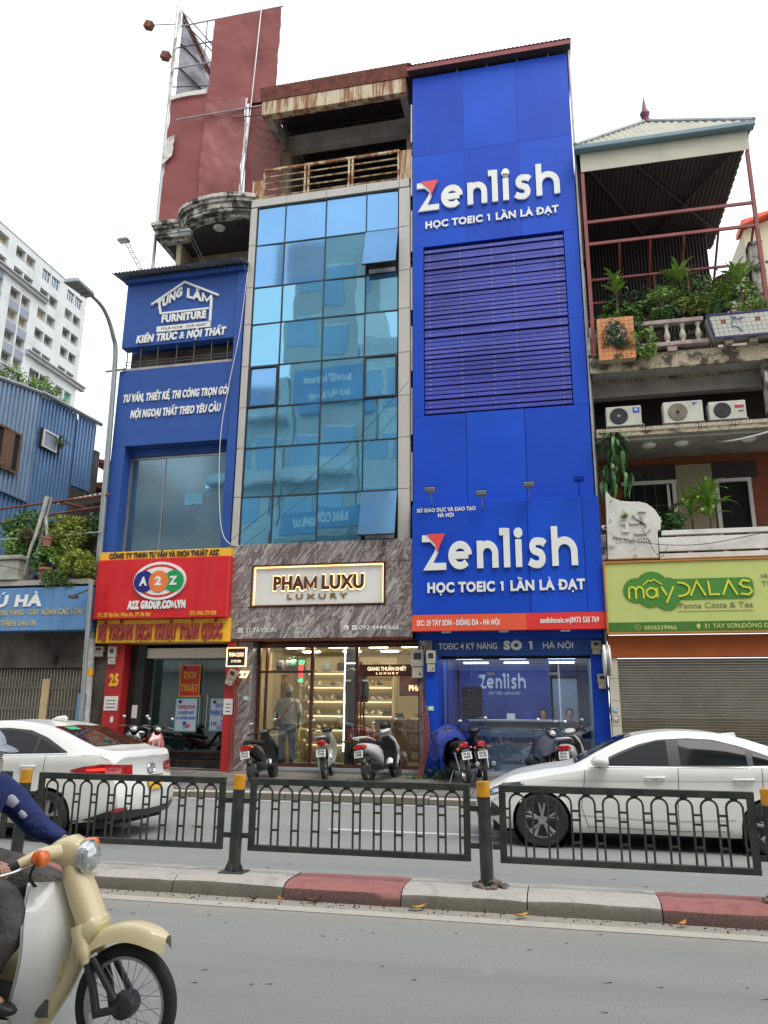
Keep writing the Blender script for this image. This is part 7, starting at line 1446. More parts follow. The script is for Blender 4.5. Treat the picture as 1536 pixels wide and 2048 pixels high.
# ================================================================== CARS (lofted body, glass and lamps laid on its surface)
def interp(tab, x):
    if x <= tab[0][0]: return tab[0][1]
    for i in range(len(tab)-1):
        (a, u), (b, v) = tab[i], tab[i+1]
        if x <= b:
            t = (x-a)/(b-a)
            m0 = ((v-u)/(b-a)+((u-tab[i-1][1])/(a-tab[i-1][0]) if i else (v-u)/(b-a)))/2; m1 = ((v-u)/(b-a)+((tab[i+2][1]-v)/(tab[i+2][0]-b) if i+2 < len(tab) else (v-u)/(b-a)))/2
            h = b-a; return (2*t**3-3*t*t+1)*u+(t**3-2*t*t+t)*h*m0+(-2*t**3+3*t*t)*v+(t**3-t*t)*h*m1
    return tab[-1][1]
class Car:
    def __init__(s, L, Wd, top, belt, low, wx, R, cab, zend):
        s.L, s.W, s.top, s.belt, s.low, s.wx, s.R, s.cab, s.zend = L, Wd/2, top, belt, low, wx, R, cab, zend
    def hw(s, x):
        f = min(1, x/.75); r = min(1, (s.L-x)/.8); return s.W*(1-.17*(1-f)**2.2-.001)*(1-.13*(1-r)**2.2)
    def section(s, x):
        """points (y, z) from the sill up to the centre line"""
        W = s.hw(x); zb = interp(s.belt, x); zt = interp(s.top, x); zl = interp(s.low, x); zt = max(zt, zb+.03); h = zt-zb
        yb = W*.955; c0, c1 = s.cab; k = max(0, min(1, (h-.06)/.25))
        y7 = (yb-.05-.40*h)*k+(yb*.86)*(1-k); z7 = zb+h*(.9*k+.72*(1-k))
        P_ = [(W*.93, zl), (W*.985, zl+.09), (W, zl+(zb-zl)*.42), (W*.985, zl+(zb-zl)*.70), (W*.99, zb-.10), (W*.972, zb-.025), (yb, zb), ((yb+y7)/2+.012*k, (zb+z7)/2), (y7, z7), (y7-.075, z7+(zt-z7)*.62), (y7*.5, zt-.012*(1 if k > .5 else .7)), (0, zt)]
        out = []
        for i in range(len(P_)-1):
            p0, p1, p2, p3 = P_[max(i-1, 0)], P_[i], P_[i+1], P_[min(i+2, len(P_)-1)]
            for q in range(4):
                t = q/4; out.append(tuple(.5*(2*p1[a]+(-p0[a]+p2[a])*t+(2*p0[a]-5*p1[a]+4*p2[a]-p3[a])*t*t+(-p0[a]+3*p1[a]-3*p2[a]+p3[a])*t**3) for a in (0, 1)))
        out.append(P_[-1]); return out
    def D(s, x, y, z):
        """bulge the ends: bumpers forward, corners pulled in"""
        def st(t): t = max(0, min(1, t)); return t*t*(3-2*t)
        wf = st(1-x/.5); wr = st(1-(s.L-x)/.45); q = (abs(y)/s.W)**2.4
        zf = interp([(.15, .06), (.35, -.03), (.5, -.02), (.66, .02), (.8, .12), (1.0, .2)], z); zr = interp([(.2, -.06), (.35, .03), (.55, .05), (.68, .01), (.8, -.04), (.95, -.05), (1.1, 0)], z)
        return x+wf*(zf+.24*q)+wr*(zr-.16*q)
    def arch(s, x):
        z = 0
        for w in s.wx:
            d = abs(x-w)
            if d < s.R: z = max(z, s.zw+math.sqrt(s.R**2-d*d))
        return z
    def body(s, parent, mat):
        s.zw = .31; xs = set(round(s.L*i/100, 4) for i in range(101))
        for w in s.wx:
            for k in range(25): xs.add(round(w-s.R*cos(pi*k/24), 4))
            xs.add(round(w-s.R-.001, 4)); xs.add(round(w+s.R+.001, 4))
        xs = sorted(xs); rows = []
        for x in xs:
            sec = s.section(x); za = s.arch(x); rows.append([(s.D(x, y, max(z, za)), y, max(z, za)) for y, z in sec])
        n = len(rows[0]); mb = MB(); vs = []
        for r in rows: vs += [(a, -b, c) for a, b, c in r]+[(a, b, c) for a, b, c in r[-2::-1]]
        m = 2*n-1; fs = [(i*m+j, i*m+j+1, (i+1)*m+j+1, (i+1)*m+j) for i in range(len(rows)-1) for j in range(m-1)]
        mb.add(vs, fs)
        for x in (0, s.L):                                   # closed ends, curved like the bumpers
            sec = s.section(x); ring = [(-y, z) for y, z in sec]+[(y, z) for y, z in sec[-2::-1]]; b0 = len(mb.v); K = 6; zc = .62
            for q in range(K+1):
                t = 1-q/K; mb.v += [(s.D(x, y*t, z), y*t, z) for y, z in ring]
            mb.f += [(b0+q*m+j, b0+q*m+j+1, b0+(q+1)*m+j+1, b0+(q+1)*m+j) for q in range(K) for j in range(m-1)]
        o = P(mb, 'body', mat, parent, smooth=38)
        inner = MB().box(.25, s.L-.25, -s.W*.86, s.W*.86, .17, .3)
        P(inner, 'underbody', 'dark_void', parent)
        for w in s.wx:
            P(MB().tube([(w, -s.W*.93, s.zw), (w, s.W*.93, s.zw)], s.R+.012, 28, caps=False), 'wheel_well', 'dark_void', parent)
        return o
    def yat(s, x, z):
        sec = s.section(x)
        for i in range(len(sec)-1):
            (y0, z0), (y1, z1) = sec[i], sec[i+1]
            if z0 <= z <= z1 or (i == 0 and z < z0): return y0+(y1-y0)*((z-z0)/(z1-z0) if z1 > z0 and z > z0 else 0)
        return sec[-1][0]
    def zat(s, x, y):
        sec = s.section(x); y = abs(y)
        for i in range(len(sec)-1, 0, -1):
            (y1, z1), (y0, z0) = sec[i], sec[i-1]
            if y1 <= y <= y0: return z1+(z0-z1)*((y-y1)/(y0-y1) if y0 > y1 else 0)
        return sec[0][1]
    def side(s, name, lo, hi, mat, parent, off=.006, nx=24, nz=6, sides=(-1, 1), thick=0):
        """patch between the two polylines lo and hi (x, z) on each flank"""
        out = []
        for sg in sides:
            x0 = max(lo[0][0], hi[0][0]); x1 = min(lo[-1][0], hi[-1][0])
            def lin(t, x):
                for (a, u), (b, v) in zip(t, t[1:]):
                    if x <= b: return u+(v-u)*((x-a)/(b-a) if b > a else 0)
                return t[-1][1]
            def fn(u, v):
                x = x0+(x1-x0)*u; z = lin(lo, x)*(1-v)+lin(hi, x)*v; y = s.yat(x, z)+off; return (s.D(x, y, z), sg*y, z)
            out.append(P(MB().grid(fn, nx, nz), name, mat, parent, smooth=True))
        return out
    def strip(s, name, pts, w, mat, parent, off=.004, sides=(-1, 1)):
        for sg in sides:
            mb = MB(); q = []
            for i, (x, z) in enumerate(pts):
                a, b = pts[max(0, i-1)], pts[min(len(pts)-1, i+1)]; d = Vector((b[0]-a[0], b[1]-a[1])).normalized(); q.append([(x-d.y*w/2*t, z+d.x*w/2*t) for t in (-1, 1)])
            vs = [];
            for pr in q:
                for x, z in pr: y = s.yat(x, z)+off; vs.append((s.D(x, y, z), sg*y, z))
            mb.add(vs, [(2*i, 2*i+1, 2*i+3, 2*i+2) for i in range(len(pts)-1)]); P(mb, name, mat, parent)
    def topp(s, name, x0, x1, w0, w1, mat, parent, off=.006, bow=.0):
        def fn(u, v):
            y = (2*v-1)*(w0+(w1-w0)*u); x = x0+(x1-x0)*u+bow*(1-(2*v-1)**2)*(1-u); return (s.D(x, y, 1.0) if 0 else x, y, s.zat(x, y)+off)
        return P(MB().grid(fn, 14, 18), name, mat, parent, smooth=True)
    def end(s, name, x, poly, mat, parent, off=.008):
        """patch on the front (x=0) or the rear (x=L) surface; poly is (y0, y1, zlo(y), zhi(y))"""
        y0, y1, lo, hi = poly; sg = 1 if x > 1 else -1
        def fn(u, v):
            y = y0+(y1-y0)*u; z = lo(u)*(1-v)+hi(u)*v; return (s.D(x, y, z)+sg*off, y, z)
        return P(MB().grid(fn, 12, 6), name, mat, parent, smooth=True)
def dense(pts, n=8):
    o = []
    for (a, b), (c, d) in zip(pts, pts[1:]): o += [(a+(c-a)*k/n, b+(d-b)*k/n) for k in range(n)]
    return o+[pts[-1]]
def wheel(parent, x, y, R, sg, style, zc=None):
    """tyre and alloy rim facing sg*Y"""
    z = zc or R; w = .1
    t = P(MB().lathe([(R*.66, -w), (R*.9, -w*1.02), (R*.985, -w*.75), (R, -w*.4), (R, w*.4), (R*.985, w*.75), (R*.9, w*1.02), (R*.66, w), (R*.64, 0)], (x, y, z), 44, 'y', True), 'wheel', 'rubber', parent, smooth=40)
    r = R*.67; f = y+sg*w*.86
    P(MB().lathe([(r*.9, y-w*.3), (r*.9, y+w*.3)], (x, 0, z), 30, 'y'), 'brake_disc', 'alloy_dark', t)
    P(MB().lathe([(r, f-sg*.04), (r*1.01, f), (r*.95, f+sg*.008), (r*.91, f-sg*.02), (r*.9, f-sg*.06)] if sg > 0 else [(r*.9, f+.06), (r*.91, f+.02), (r*.95, f-.008), (r*1.01, f), (r, f+.04)], (x, 0, z), 44, 'y', True), 'rim', 'alloy', t, smooth=40)
    for k in range(5):
        a0 = 2*pi*k/5+.3
        for da, m_, ww in ((-.17, 'alloy', .036), (.17, 'alloy', .036), (0, 'alloy_dark', .05)):
            a = a0+da*(1 if style else .75); mb = MB(); c0, s0, c1, s1 = cos(a0+da*.4)*r*.2, sin(a0+da*.4)*r*.2, cos(a)*r*.94, sin(a)*r*.94; nx, nz = -sin(a)*ww/2, cos(a)*ww/2
            d = .012 if m_ == 'alloy' else .03
            mb.hexa([(x+c0-nx*.7, f-sg*(.012+d), z+s0-nz*.7), (x+c1-nx, f-sg*(d+.002), z+s1-nz), (x+c1+nx, f-sg*(d+.002), z+s1+nz), (x+c0+nx*.7, f-sg*(.012+d), z+s0+nz*.7), (x+c0-nx*.7, f-sg*(.04+d), z+s0-nz*.7), (x+c1-nx, f-sg*(.03+d), z+s1-nz), (x+c1+nx, f-sg*(.03+d), z+s1+nz), (x+c0+nx*.7, f-sg*(.04+d), z+s0+nz*.7)])
            P(mb, 'spoke', m_, t, bev=.004)
    P(MB().lathe([(.055, f-.02), (.05, f+.0)] if sg > 0 else [(.05, f-.0), (.055, f+.02)], (x, 0, z), 16, 'y'), 'hub_cap', 'alloy', t)
M('lamp_smoke', (.10, .11, .115), .12, .3, coat=.6)
# ---- the sedan on the right
K = Car(4.64, 1.80, [(0, .60), (.12, .70), (.45, .83), (.9, .93), (1.28, 1.0), (1.6, 1.17), (2.0, 1.35), (2.35, 1.42), (2.75, 1.435), (3.2, 1.39), (3.6, 1.28), (4.0, 1.15), (4.25, 1.09), (4.5, 1.07), (4.64, 1.0)],
        [(0, .55), (.15, .66), (.5, .77), (1.0, .87), (1.5, .955), (2.4, .985), (3.3, 1.01), (4.1, 1.03), (4.5, 1.0), (4.64, .93)],
        [(0, .27), (.3, .22), (.9, .19), (2, .2), (3.5, .2), (4.3, .25), (4.64, .32)], (.87, 3.57), .365, (1.3, 4.0), .9)
k = T('white_sedan', 'white sedan in side view driving left behind the railing, black windows', 'car', (-1.15, 11.4, 0)); OFF[k.name] = Vector((0, 0, 0))
K.body(k, 'car_white')
wins = [([(1.66, 1.005), (2.44, 1.015)], [(1.66, 1.02), (1.85, 1.12), (2.1, 1.225), (2.3, 1.285), (2.44, 1.305)], 'side_window'), ([(2.58, 1.02), (3.35, 1.035)], [(2.58, 1.315), (2.9, 1.31), (3.15, 1.27), (3.35, 1.20)], 'side_window'), ([(3.42, 1.04), (3.74, 1.05)], [(3.42, 1.18), (3.6, 1.11), (3.74, 1.06)], 'quarter_window')]
K.side('window_surround', [(1.52, .985), (2.5, .995), (3.4, 1.015), (3.86, 1.035)], [(1.52, .99), (1.85, 1.15), (2.1, 1.25), (2.35, 1.312), (2.7, 1.335), (3.0, 1.322), (3.3, 1.25), (3.6, 1.145), (3.86, 1.045)], 'car_trim', k, .003, 40, 8)
for lo, hi, n in wins: K.side(n, lo, hi, 'car_glass', k, .009)
K.strip('chrome_strip', dense([(1.5, .978), (2.5, .990), (3.4, 1.010), (3.88, 1.03)]), .012, 'chrome', k, .008)
K.topp('windscreen', 1.3, 2.05, .70, .56, 'car_glass', k, .012); K.topp('rear_window', 3.42, 4.08, .54, .62, 'car_glass', k, .01)
for x, z0, z1 in ((1.38, .24, .93), (2.5, .23, .98), (3.46, .62, 1.0)): K.strip('door_gap', dense([(x+(.06 if x < 2 else 0), z0), (x-.02*(x < 2), .5), (x+.03, .8), (x+.04, z1)]), .007, 'car_trim', k, .0025)
K.strip('door_gap', dense([(1.44, .27), (2.5, .25), (3.1, .27)]), .006, 'car_trim', k, .0025); K.strip('crease_shade', dense([(.95, .80), (2.0, .815), (3.2, .84), (4.1, .88)]), .006, 'acp_grey', k, .002); K.strip('sill_line', dense([(1.3, .40), (2.4, .36), (3.15, .40)]), .012, 'acp_grey', k, .004)  # thin grey strip paints the shading of the body crease
for x in (2.26, 3.28):
    for sg in (-1, 1):
        y = K.yat(x, .86); h = P(MB().tube(sm([(x-.11, sg*(y-.005), .855), (x-.08, sg*(y+.03), .862), (x+.08, sg*(y+.03), .868), (x+.11, sg*(y-.005), .868)]), .014, 8), 'door_handle', 'car_white', k, smooth=True)
        P(MB().ball((x, sg*(y-.004), .855), (.07, .008, .022), 12, 6), 'handle_cup', 'acp_grey', h, smooth=True)
for sg in (-1, 1):
    m_ = P(MB().loft([((1.50, sg*.93, 1.03), .055, .02), ((1.53, sg*.98, 1.045), .11, .055), ((1.62, sg*.985, 1.05), .12, .07), ((1.70, sg*.97, 1.045), .10, .06), ((1.71, sg*.97, 1.045), .09, .05)], 16), 'door_mirror', 'car_white', k, smooth=60)
    P(MB().box(1.712, 1.718, sg*.97-.08, sg*.97+.08, 1.0, 1.09), 'mirror_glass', 'chrome', m_); P(MB().tube([(1.6, sg*.84, .985), (1.6, sg*.93, 1.01)], .025, 8), 'mirror_foot', 'car_trim', m_)
K.side('headlight', [(.06, .60), (.3, .655), (.62, .74)], [(.06, .665), (.3, .745), (.62, .775)], 'lamp_smoke', k, .006, 16, 5); K.side('headlight_lens', [(.10, .625), (.26, .66)], [(.10, .66), (.26, .71)], 'lamp_clear', k, .010, 8, 3); K.side('headlight_rim', [(.05, .588), (.3, .64), (.66, .745)], [(.05, .60), (.3, .655), (.66, .757)], 'car_trim', k, .008, 16, 2)
K.side('bumper_vent', [(.09, .34), (.25, .36)], [(.09, .52), (.25, .45)], 'car_trim', k, .005, 8, 5); K.end('grille', 0, (-.5, .5, lambda u: .5, lambda u: .58), 'car_trim', k); K.end('lower_grille', 0, (-.55, .55, lambda u: .26, lambda u: .38), 'car_trim', k)
K.end('taillight', 4.64, (-.8, -.35, lambda u: .78, lambda u: .88), 'tail_red', k); K.end('taillight', 4.64, (.35, .8, lambda u: .78, lambda u: .88), 'tail_red', k); K.side('taillight', [(4.3, .82), (4.62, .78)], [(4.3, .84), (4.62, .9)], 'tail_red', k, .006)
pl = K.end('licence_plate', 4.64, (-.23, .23, lambda u: .5, lambda u: .62), 'plate_white', k)
P(MB().tube([(1.75, -.45, 1.18), (1.35, .1, 1.05)], .008, 5), 'wiper', 'car_trim', k); P(MB().prism([(3.2, 1.38), (3.42, 1.33), (3.4, 1.4)], -.02, .02), 'roof_fin', 'car_white', k, bev=.008)
for q, (u, z) in enumerate(((-.30, 1.19), (-.62, 1.03))): P(MB().quad(*[(1.32+(z-1.0)*2.1+a, u+b, z+.012+a*.48) for a, b in ((0, 0), (.09, 0), (.09, .05), (0, .05))]), 'windscreen_sticker', 'paper_blue', k)
for x in (.87, 3.57):
    for sg in (-1, 1): wheel(k, x, sg*.80, .325, sg, 1, .325)
# ---- the sedan on the left, seen from behind
V = Car(4.42, 1.73, [(0, .62), (.15, .74), (.5, .87), (.95, .97), (1.15, 1.02), (1.45, 1.17), (1.85, 1.38), (2.2, 1.465), (2.6, 1.485), (3.05, 1.44), (3.4, 1.35), (3.75, 1.22), (4.0, 1.135), (4.2, 1.11), (4.36, 1.095), (4.42, 1.03)],
        [(0, .57), (.2, .69), (.6, .81), (1.0, .9), (1.5, .985), (2.4, 1.02), (3.2, 1.045), (3.9, 1.055), (4.25, 1.03), (4.42, .96)],
        [(0, .28), (.3, .23), (.9, .2), (2, .21), (3.4, .21), (4.1, .27), (4.42, .36)], (.88, 3.43), .345, (1.2, 3.8), .9)
v = T('white_taxi', 'white sedan seen from behind at the left, red tail lights and yellow plate', 'car', (-9.86, 10.08, 0)); OFF[v.name] = Vector((0, 0, 0))
V.body(v, 'car_white')
V.side('window_surround', [(1.4, 1.01), (2.4, 1.035), (3.2, 1.06), (3.62, 1.075)], [(1.4, 1.02), (1.7, 1.19), (2.0, 1.31), (2.3, 1.365), (2.6, 1.375), (2.95, 1.35), (3.25, 1.26), (3.62, 1.09)], 'car_trim', v, .003, 40, 8)
for lo, hi, n in (([(1.5, 1.03), (2.3, 1.045)], [(1.5, 1.05), (1.75, 1.18), (2.0, 1.28), (2.3, 1.345)], 'side_window'), ([(2.42, 1.05), (3.1, 1.07)], [(2.42, 1.35), (2.7, 1.345), (2.95, 1.31), (3.1, 1.26)], 'side_window'), ([(3.16, 1.075), (3.52, 1.085)], [(3.16, 1.25), (3.35, 1.17), (3.52, 1.10)], 'quarter_window')): V.side(n, lo, hi, 'car_glass', v, .009)
V.strip('chrome_strip', dense([(1.4, 1.005), (2.4, 1.03), (3.2, 1.054), (3.64, 1.07)]), .010, 'chrome', v, .008)
V.topp('windscreen', 1.2, 1.95, .68, .56, 'car_glass', v, .012); rw = V.topp('rear_window', 3.22, 3.92, .55, .63, 'car_glass', v, .012)
def rwp(x, y): return (x, y, V.zat(x, y)+.02)
P(MB().quad(rwp(3.28, -.44), rwp(3.40, -.46), rwp(3.41, -.22), rwp(3.29, -.20)), 'window_sticker', 'sticker_green', rw)
for x, z0, z1 in ((2.36, .24, 1.02), (3.3, .6, 1.04)): V.strip('door_gap', dense([(x, z0), (x+.03, .8), (x+.04, z1)]), .007, 'car_trim', v, .0025)
V.strip('boot_gap', dense([(3.85, 1.05), (4.1, 1.06), (4.35, .99)]), .008, 'acp_grey', v, .004)
for x in (2.14, 3.1):
    for sg in (-1, 1): y = V.yat(x, .9); P(MB().tube(sm([(x-.1, sg*(y-.005), .895), (x-.07, sg*(y+.028), .9), (x+.07, sg*(y+.028), .905), (x+.1, sg*(y-.005), .905)]), .013, 8), 'door_handle', 'car_white', v, smooth=True)
tl = V.side('taillight', [(3.72, .86), (3.9, .81), (4.2, .80), (4.40, .81)], [(3.72, .868), (3.9, .915), (4.2, .945), (4.40, .945)], 'tail_red', v, .008, 24, 6)
emitter('brake_glow', (1, .03, .02), 1.2)
V.side('lamp_bar', [(3.95, .865), (4.2, .865), (4.38, .87)], [(3.95, .885), (4.2, .895), (4.38, .9)], 'brake_glow', v, .012, 14, 2)
for sg in (-1, 1):
    V.end('taillight', 4.42, (sg*.86, sg*.42, lambda u: .81-.0*u, lambda u: .945-.02*u), 'tail_red', v)
    V.end('reverse_lamp', 4.42, (sg*.80, sg*.46, lambda u: .785, lambda u: .805), 'lamp_clear', v, .012)
    V.end('reflector', 4.42, (sg*.82, sg*.58, lambda u: .36+.03*u, lambda u: .42), 'tail_red', v, .012)
V.end('bumper_trim', 4.42, (-.78, .78, lambda u: .27, lambda u: .35+.05*abs(u-.5)*2), 'car_trim', v, .006)
V.side('bumper_trim', [(3.95, .26), (4.40, .30)], [(3.95, .28), (4.40, .40)], 'car_trim', v, .006)
pp = V.end('licence_plate', 4.42, (-.17, .17, lambda u: .60, lambda u: .74), 'plate_yellow', v, .035)
V.end('plate_garnish', 4.42, (-.34, .34, lambda u: .755, lambda u: .775), 'chrome', v, .012); P(MB().tube([(4.42+.0, .09*cos(a), .86+.062*sin(a)) for a in [2*pi*i/20 for i in range(20)]], .009, 6, closed=True).tube([(4.42, .04*cos(a), .86+.06*sin(a)) for a in [2*pi*i/14 for i in range(14)]], .007, 5, closed=True).xform(Matrix.Translation((-.03, 0, 0))), 'emblem', 'chrome', v)
P(MB().loft([((2.78, 0, 1.475), .02, .004), ((2.86, 0, 1.50), .03, .025), ((2.98, 0, 1.50), .022, .04), ((3.02, 0, 1.49), .01, .03)], 10), 'roof_fin', 'car_white', v, smooth=True)
P(MB().tube([(4.15, -.55, .2), (4.4, -.55, .2)], .03, 10), 'exhaust', 'galv_dark', v)
for sg in (-1, 1): P(MB().loft([((1.42, sg*.9, 1.07), .05, .02), ((1.46, sg*.94, 1.08), .1, .06), ((1.56, sg*.94, 1.08), .1, .07), ((1.62, sg*.93, 1.08), .08, .05)], 14), 'door_mirror', 'car_white', v, smooth=60)
for x in (.88, 3.43):
    for sg in (-1, 1): wheel(v, x, sg*.765, .305, sg, 0, .305)

# ================================================================== PARKED MOTORBIKES (local frame: x forward, rear wheel at x=-.62)
M('paint_black', (.014, .014, .016), .2, coat=1, var=0); M('paint_pale', (.55, .58, .5), .25, coat=1, var=.03); M('paint_white', (.68, .68, .66), .22, coat=1, var=.03); M('paint_red', (.28, .012, .018), .2, coat=1, var=.05); M('seat_black', (.02, .02, .02), .6, bump=.2, bs=60)
M('engine_grey', (.16, .16, .16), .45, .6, var=.3, vs=20, bump=.4, bs=60); M('tarp_blue', (.014, .03, .22), .55, var=.1, bump=.5, bs=5); M('tarp_navy', (.015, .022, .05), .6, var=.2, bump=.4, bs=6); M('tyre_dusty', (.035, .033, .032), .9, var=.3, vs=30)
GRP = 'motorbikes parked in front of the shops'
def bike(label, x, y, z, head, paint, style='scooter', lean=4, plate='29-X1 123.45', tail='tail_red', name='parked_scooter', mirrors=True, steer=0, cover=None, rack=False, inner='black_plastic', helmet=None):
    t = T(name, label, 'scooter' if style == 'scooter' else 'motorbike', (0, 0, 0), GRP, local=True); ub = style != 'scooter'; R = .285 if ub else .245; tw = .045 if ub else .058
    def whl(xc, r, st=0):
        w = P(MB().lathe([(r*.72, -tw*.6), (r*.8, -tw), (r*.95, -tw*.75), (r, 0), (r*.95, tw*.75), (r*.8, tw), (r*.72, tw*.6)], (xc, 0, r), 32, 'y', True), 'wheel', 'tyre_dusty', t, smooth=50)
        P(MB().lathe([(r*.70, -.03), (r*.74, -.035), (r*.74, .035), (r*.70, .03)], (xc, 0, r), 28, 'y', True), 'rim', 'alloy_dark' if not ub else 'steel', w, smooth=40)
        for q in range(5 if not ub else 10):
            a = 2*pi*q/(5 if not ub else 10); P(MB().tube([(xc+.03*cos(a), 0, r+.03*sin(a)), (xc+r*.71*cos(a), 0, r+r*.71*sin(a))], .012 if not ub else .004, 5), 'spoke', 'alloy_dark' if not ub else 'steel', w)
        P(MB().lathe([(.05, -.06), (.055, 0), (.05, .06)], (xc, 0, r), 14, 'y'), 'hub', 'engine_grey', w)
    whl(-.62, R); whl(.62, R)
    P(MB().tube([(.62, .06, R), (.50, .06, .72)], .022, 8), 'fork', 'steel', t, smooth=True); P(MB().tube([(.62, -.06, R), (.50, -.06, .72)], .022, 8), 'fork', 'steel', t, smooth=True)
    def arc(xc, zc, r, a0, a1, w, m, n, th=.012):
        def f(u, v): a = radians(a0+(a1-a0)*u); q = (v-.5)*2; rr_ = r-.03*abs(q)**2; return (xc+rr_*cos(a), w*q, zc+rr_*sin(a))
        P(MB().grid(f, 14, 6), n, m, t, smooth=True)
    arc(.62, R, R+.05, 15, 165, .075, paint, 'front_fender')
    if not ub:
        P(MB().loft([((.44, 0, .30), .16, .05), ((.50, 0, .45), .20, .07), ((.50, 0, .62), .22, .07), ((.44, 0, .80), .17, .06), ((.38, 0, .90), .10, .05)], 20, 3), 'front_shield', paint, t, smooth=True)
        P(MB().loft([((.40, 0, .30), .15, .04), ((.42, 0, .5), .185, .04), ((.40, 0, .72), .18, .04), ((.34, 0, .85), .1, .04)], 18, 3), 'leg_shield', inner, t, smooth=True)
        P(MB().box(-.12, .42, -.17, .17, .27, .33), 'floorboard', inner, t, bev=.02)
        P(MB().loft([((-.12, 0, .42), .13, .12), ((-.2, 0, .52), .17, .17), ((-.4, 0, .60), .18, .15), ((-.62, 0, .66), .16, .11), ((-.82, 0, .70), .11, .075), ((-.90, 0, .71), .06, .04)], 22, 2.8), 'rear_body', paint, t, smooth=True)
        P(MB().loft([((.02, 0, .74), .10, .03), ((-.12, 0, .765), .14, .05), ((-.35, 0, .775), .16, .05), ((-.62, 0, .80), .14, .05), ((-.74, 0, .81), .08, .03)], 20, 3), 'seat', 'seat_black', t, smooth=True)
        P(MB().loft([((-.78, 0, .70), .125, .05), ((-.86, 0, .70), .12, .052), ((-.925, 0, .70), .09, .04)], 18, 3), 'taillight', tail, t, smooth=True)
        P(MB().loft([((-.1, -.02, .33), .1, .09), ((-.35, -.02, .3), .11, .11), ((-.6, -.05, .28), .09, .1), ((-.68, -.05, .26), .06, .06)], 14), 'engine', 'engine_grey', t, smooth=True)
        P(MB().loft([((-.3, -.17, .26), .04, .045), ((-.5, -.19, .29), .06, .07), ((-.78, -.2, .34), .055, .065), ((-.86, -.2, .36), .03, .035)], 14), 'exhaust', 'black_plastic', t, smooth=True)
        hx, hz = .40, .98
    else:
        P(MB().loft([((.50, 0, .32), .10, .03), ((.52, 0, .5), .17, .035), ((.46, 0, .68), .18, .04), ((.38, 0, .84), .12, .05), ((.34, 0, .92), .07, .04)], 18, 3), 'leg_shield', paint, t, smooth=True)
        P(MB().tube([(.36, 0, .86), (.1, 0, .5), (-.3, 0, .52), (-.7, 0, .72)], .04, 8), 'frame', 'black_plastic', t, smooth=True)
        P(MB().loft([((.0, 0, .55), .07, .07), ((-.2, 0, .60), .11, .12), ((-.45, 0, .66), .11, .1), ((-.75, 0, .74), .085, .07), ((-.88, 0, .76), .05, .04)], 18, 2.6), 'side_covers', paint, t, smooth=True)
        P(MB().loft([((.0, 0, .70), .08, .03), ((-.15, 0, .745), .11, .045), ((-.5, 0, .79), .12, .05), ((-.72, 0, .82), .09, .04)], 18, 3), 'seat', 'seat_black', t, smooth=True)
        P(MB().loft([((-.78, 0, .76), .09, .05), ((-.86, 0, .76), .085, .05), ((-.91, 0, .75), .05, .035)], 16, 3), 'taillight', tail, t, smooth=True)
        P(MB().loft([((.25, 0, .36), .09, .07), ((.0, 0, .33), .12, .1), ((-.2, 0, .32), .1, .08)], 14), 'engine', 'engine_grey', t, smooth=True)
        P(MB().tube([(.1, -.14, .25), (-.35, -.16, .26), (-.5, -.17, .3), (-.92, -.18, .38)], [.02, .025, .042, .045], 12), 'exhaust', 'black_plastic', t, smooth=True)
        P(MB().lathe([(.0, .929), (.03, .93), (.045, .935), (.045, .94)], (0, -.18, .38), 12, 'x').xform(Matrix.Translation((-1.87, 0, 0))), 'exhaust_tip', 'steel', t)
        for sg in (-1, 1): P(MB().tube([(-.62, sg*.1, R), (-.5, sg*.11, .62)], .022, 8), 'shock_absorber', 'steel', t, smooth=True); P(MB().tube([(-.62, sg*.07, R), (-.1, sg*.07, .33)], .02, 6), 'swing_arm', 'engine_grey', t)
        hx, hz = .34, .99
    arc(-.62, R+.02, R+.05, 20 if ub else 60, 150, .07, 'black_plastic', 'rear_fender')
    P(MB().hexa([(-.93, -.05, .48), (-.93, .05, .48), (-.91, .05, .48), (-.91, -.05, .48), (-.90, -.07, .68), (-.90, .07, .68), (-.86, .07, .68), (-.86, -.07, .68)]), 'mudguard', 'engine_grey', t, bev=.006)
    p_ = P(MB().hexa([(-.962, -.095, .50), (-.962, .095, .50), (-.955, .095, .50), (-.955, -.095, .50), (-.935, -.095, .635), (-.935, .095, .635), (-.928, .095, .635), (-.928, -.095, .635)]), 'licence_plate', 'plate_white', t)
    a_, b_ = plate.split(' ')
    for s_, zz in ((a_, .585), (b_, .525)):
        o = lettering(s_, -.07, .07, zz, .042, 0, .002, 'letter_black', p_, .03, each=False, name='plate_number')[0]
        m4 = Matrix.Translation((-.966+(zz-.5)*.2, 0, 0)) @ Matrix.Rotation(radians(-90), 4, 'Z'); o.data.transform(m4)
    hb = MB().tube(sm([(hx-.12, -.33, hz+.0), (hx-.05, -.2, hz+.03), (hx, -.06, hz), (hx, .06, hz), (hx-.05, .2, hz+.03), (hx-.12, .33, hz)]), .013, 8); P(hb, 'handlebar', 'black_plastic', t, smooth=True)
    for sg in (-1, 1): P(MB().tube([(hx-.08, sg*.25, hz+.025), (hx-.13, sg*.35, hz-.002)], .019, 8), 'grip', 'rubber', t, smooth=True); P(MB().tube([(hx-.01, sg*.2, hz+.035), (hx-.04, sg*.34, hz+.01)], .006, 5), 'brake_lever', 'steel', t)
    P(MB().loft([((hx+.10, 0, hz-.03), .07, .05), ((hx+.03, 0, hz+.01), .12, .07), ((hx-.08, 0, hz+.02), .11, .045), ((hx-.13, 0, hz+.0), .06, .02)], 18, 2.6), 'handlebar_cowl', paint if not ub else 'black_plastic', t, smooth=True)
    P(MB().ball((hx+.12, 0, hz-.03), (.03, .07, .045), 12, 8), 'headlight', 'lamp_clear', t, smooth=True)
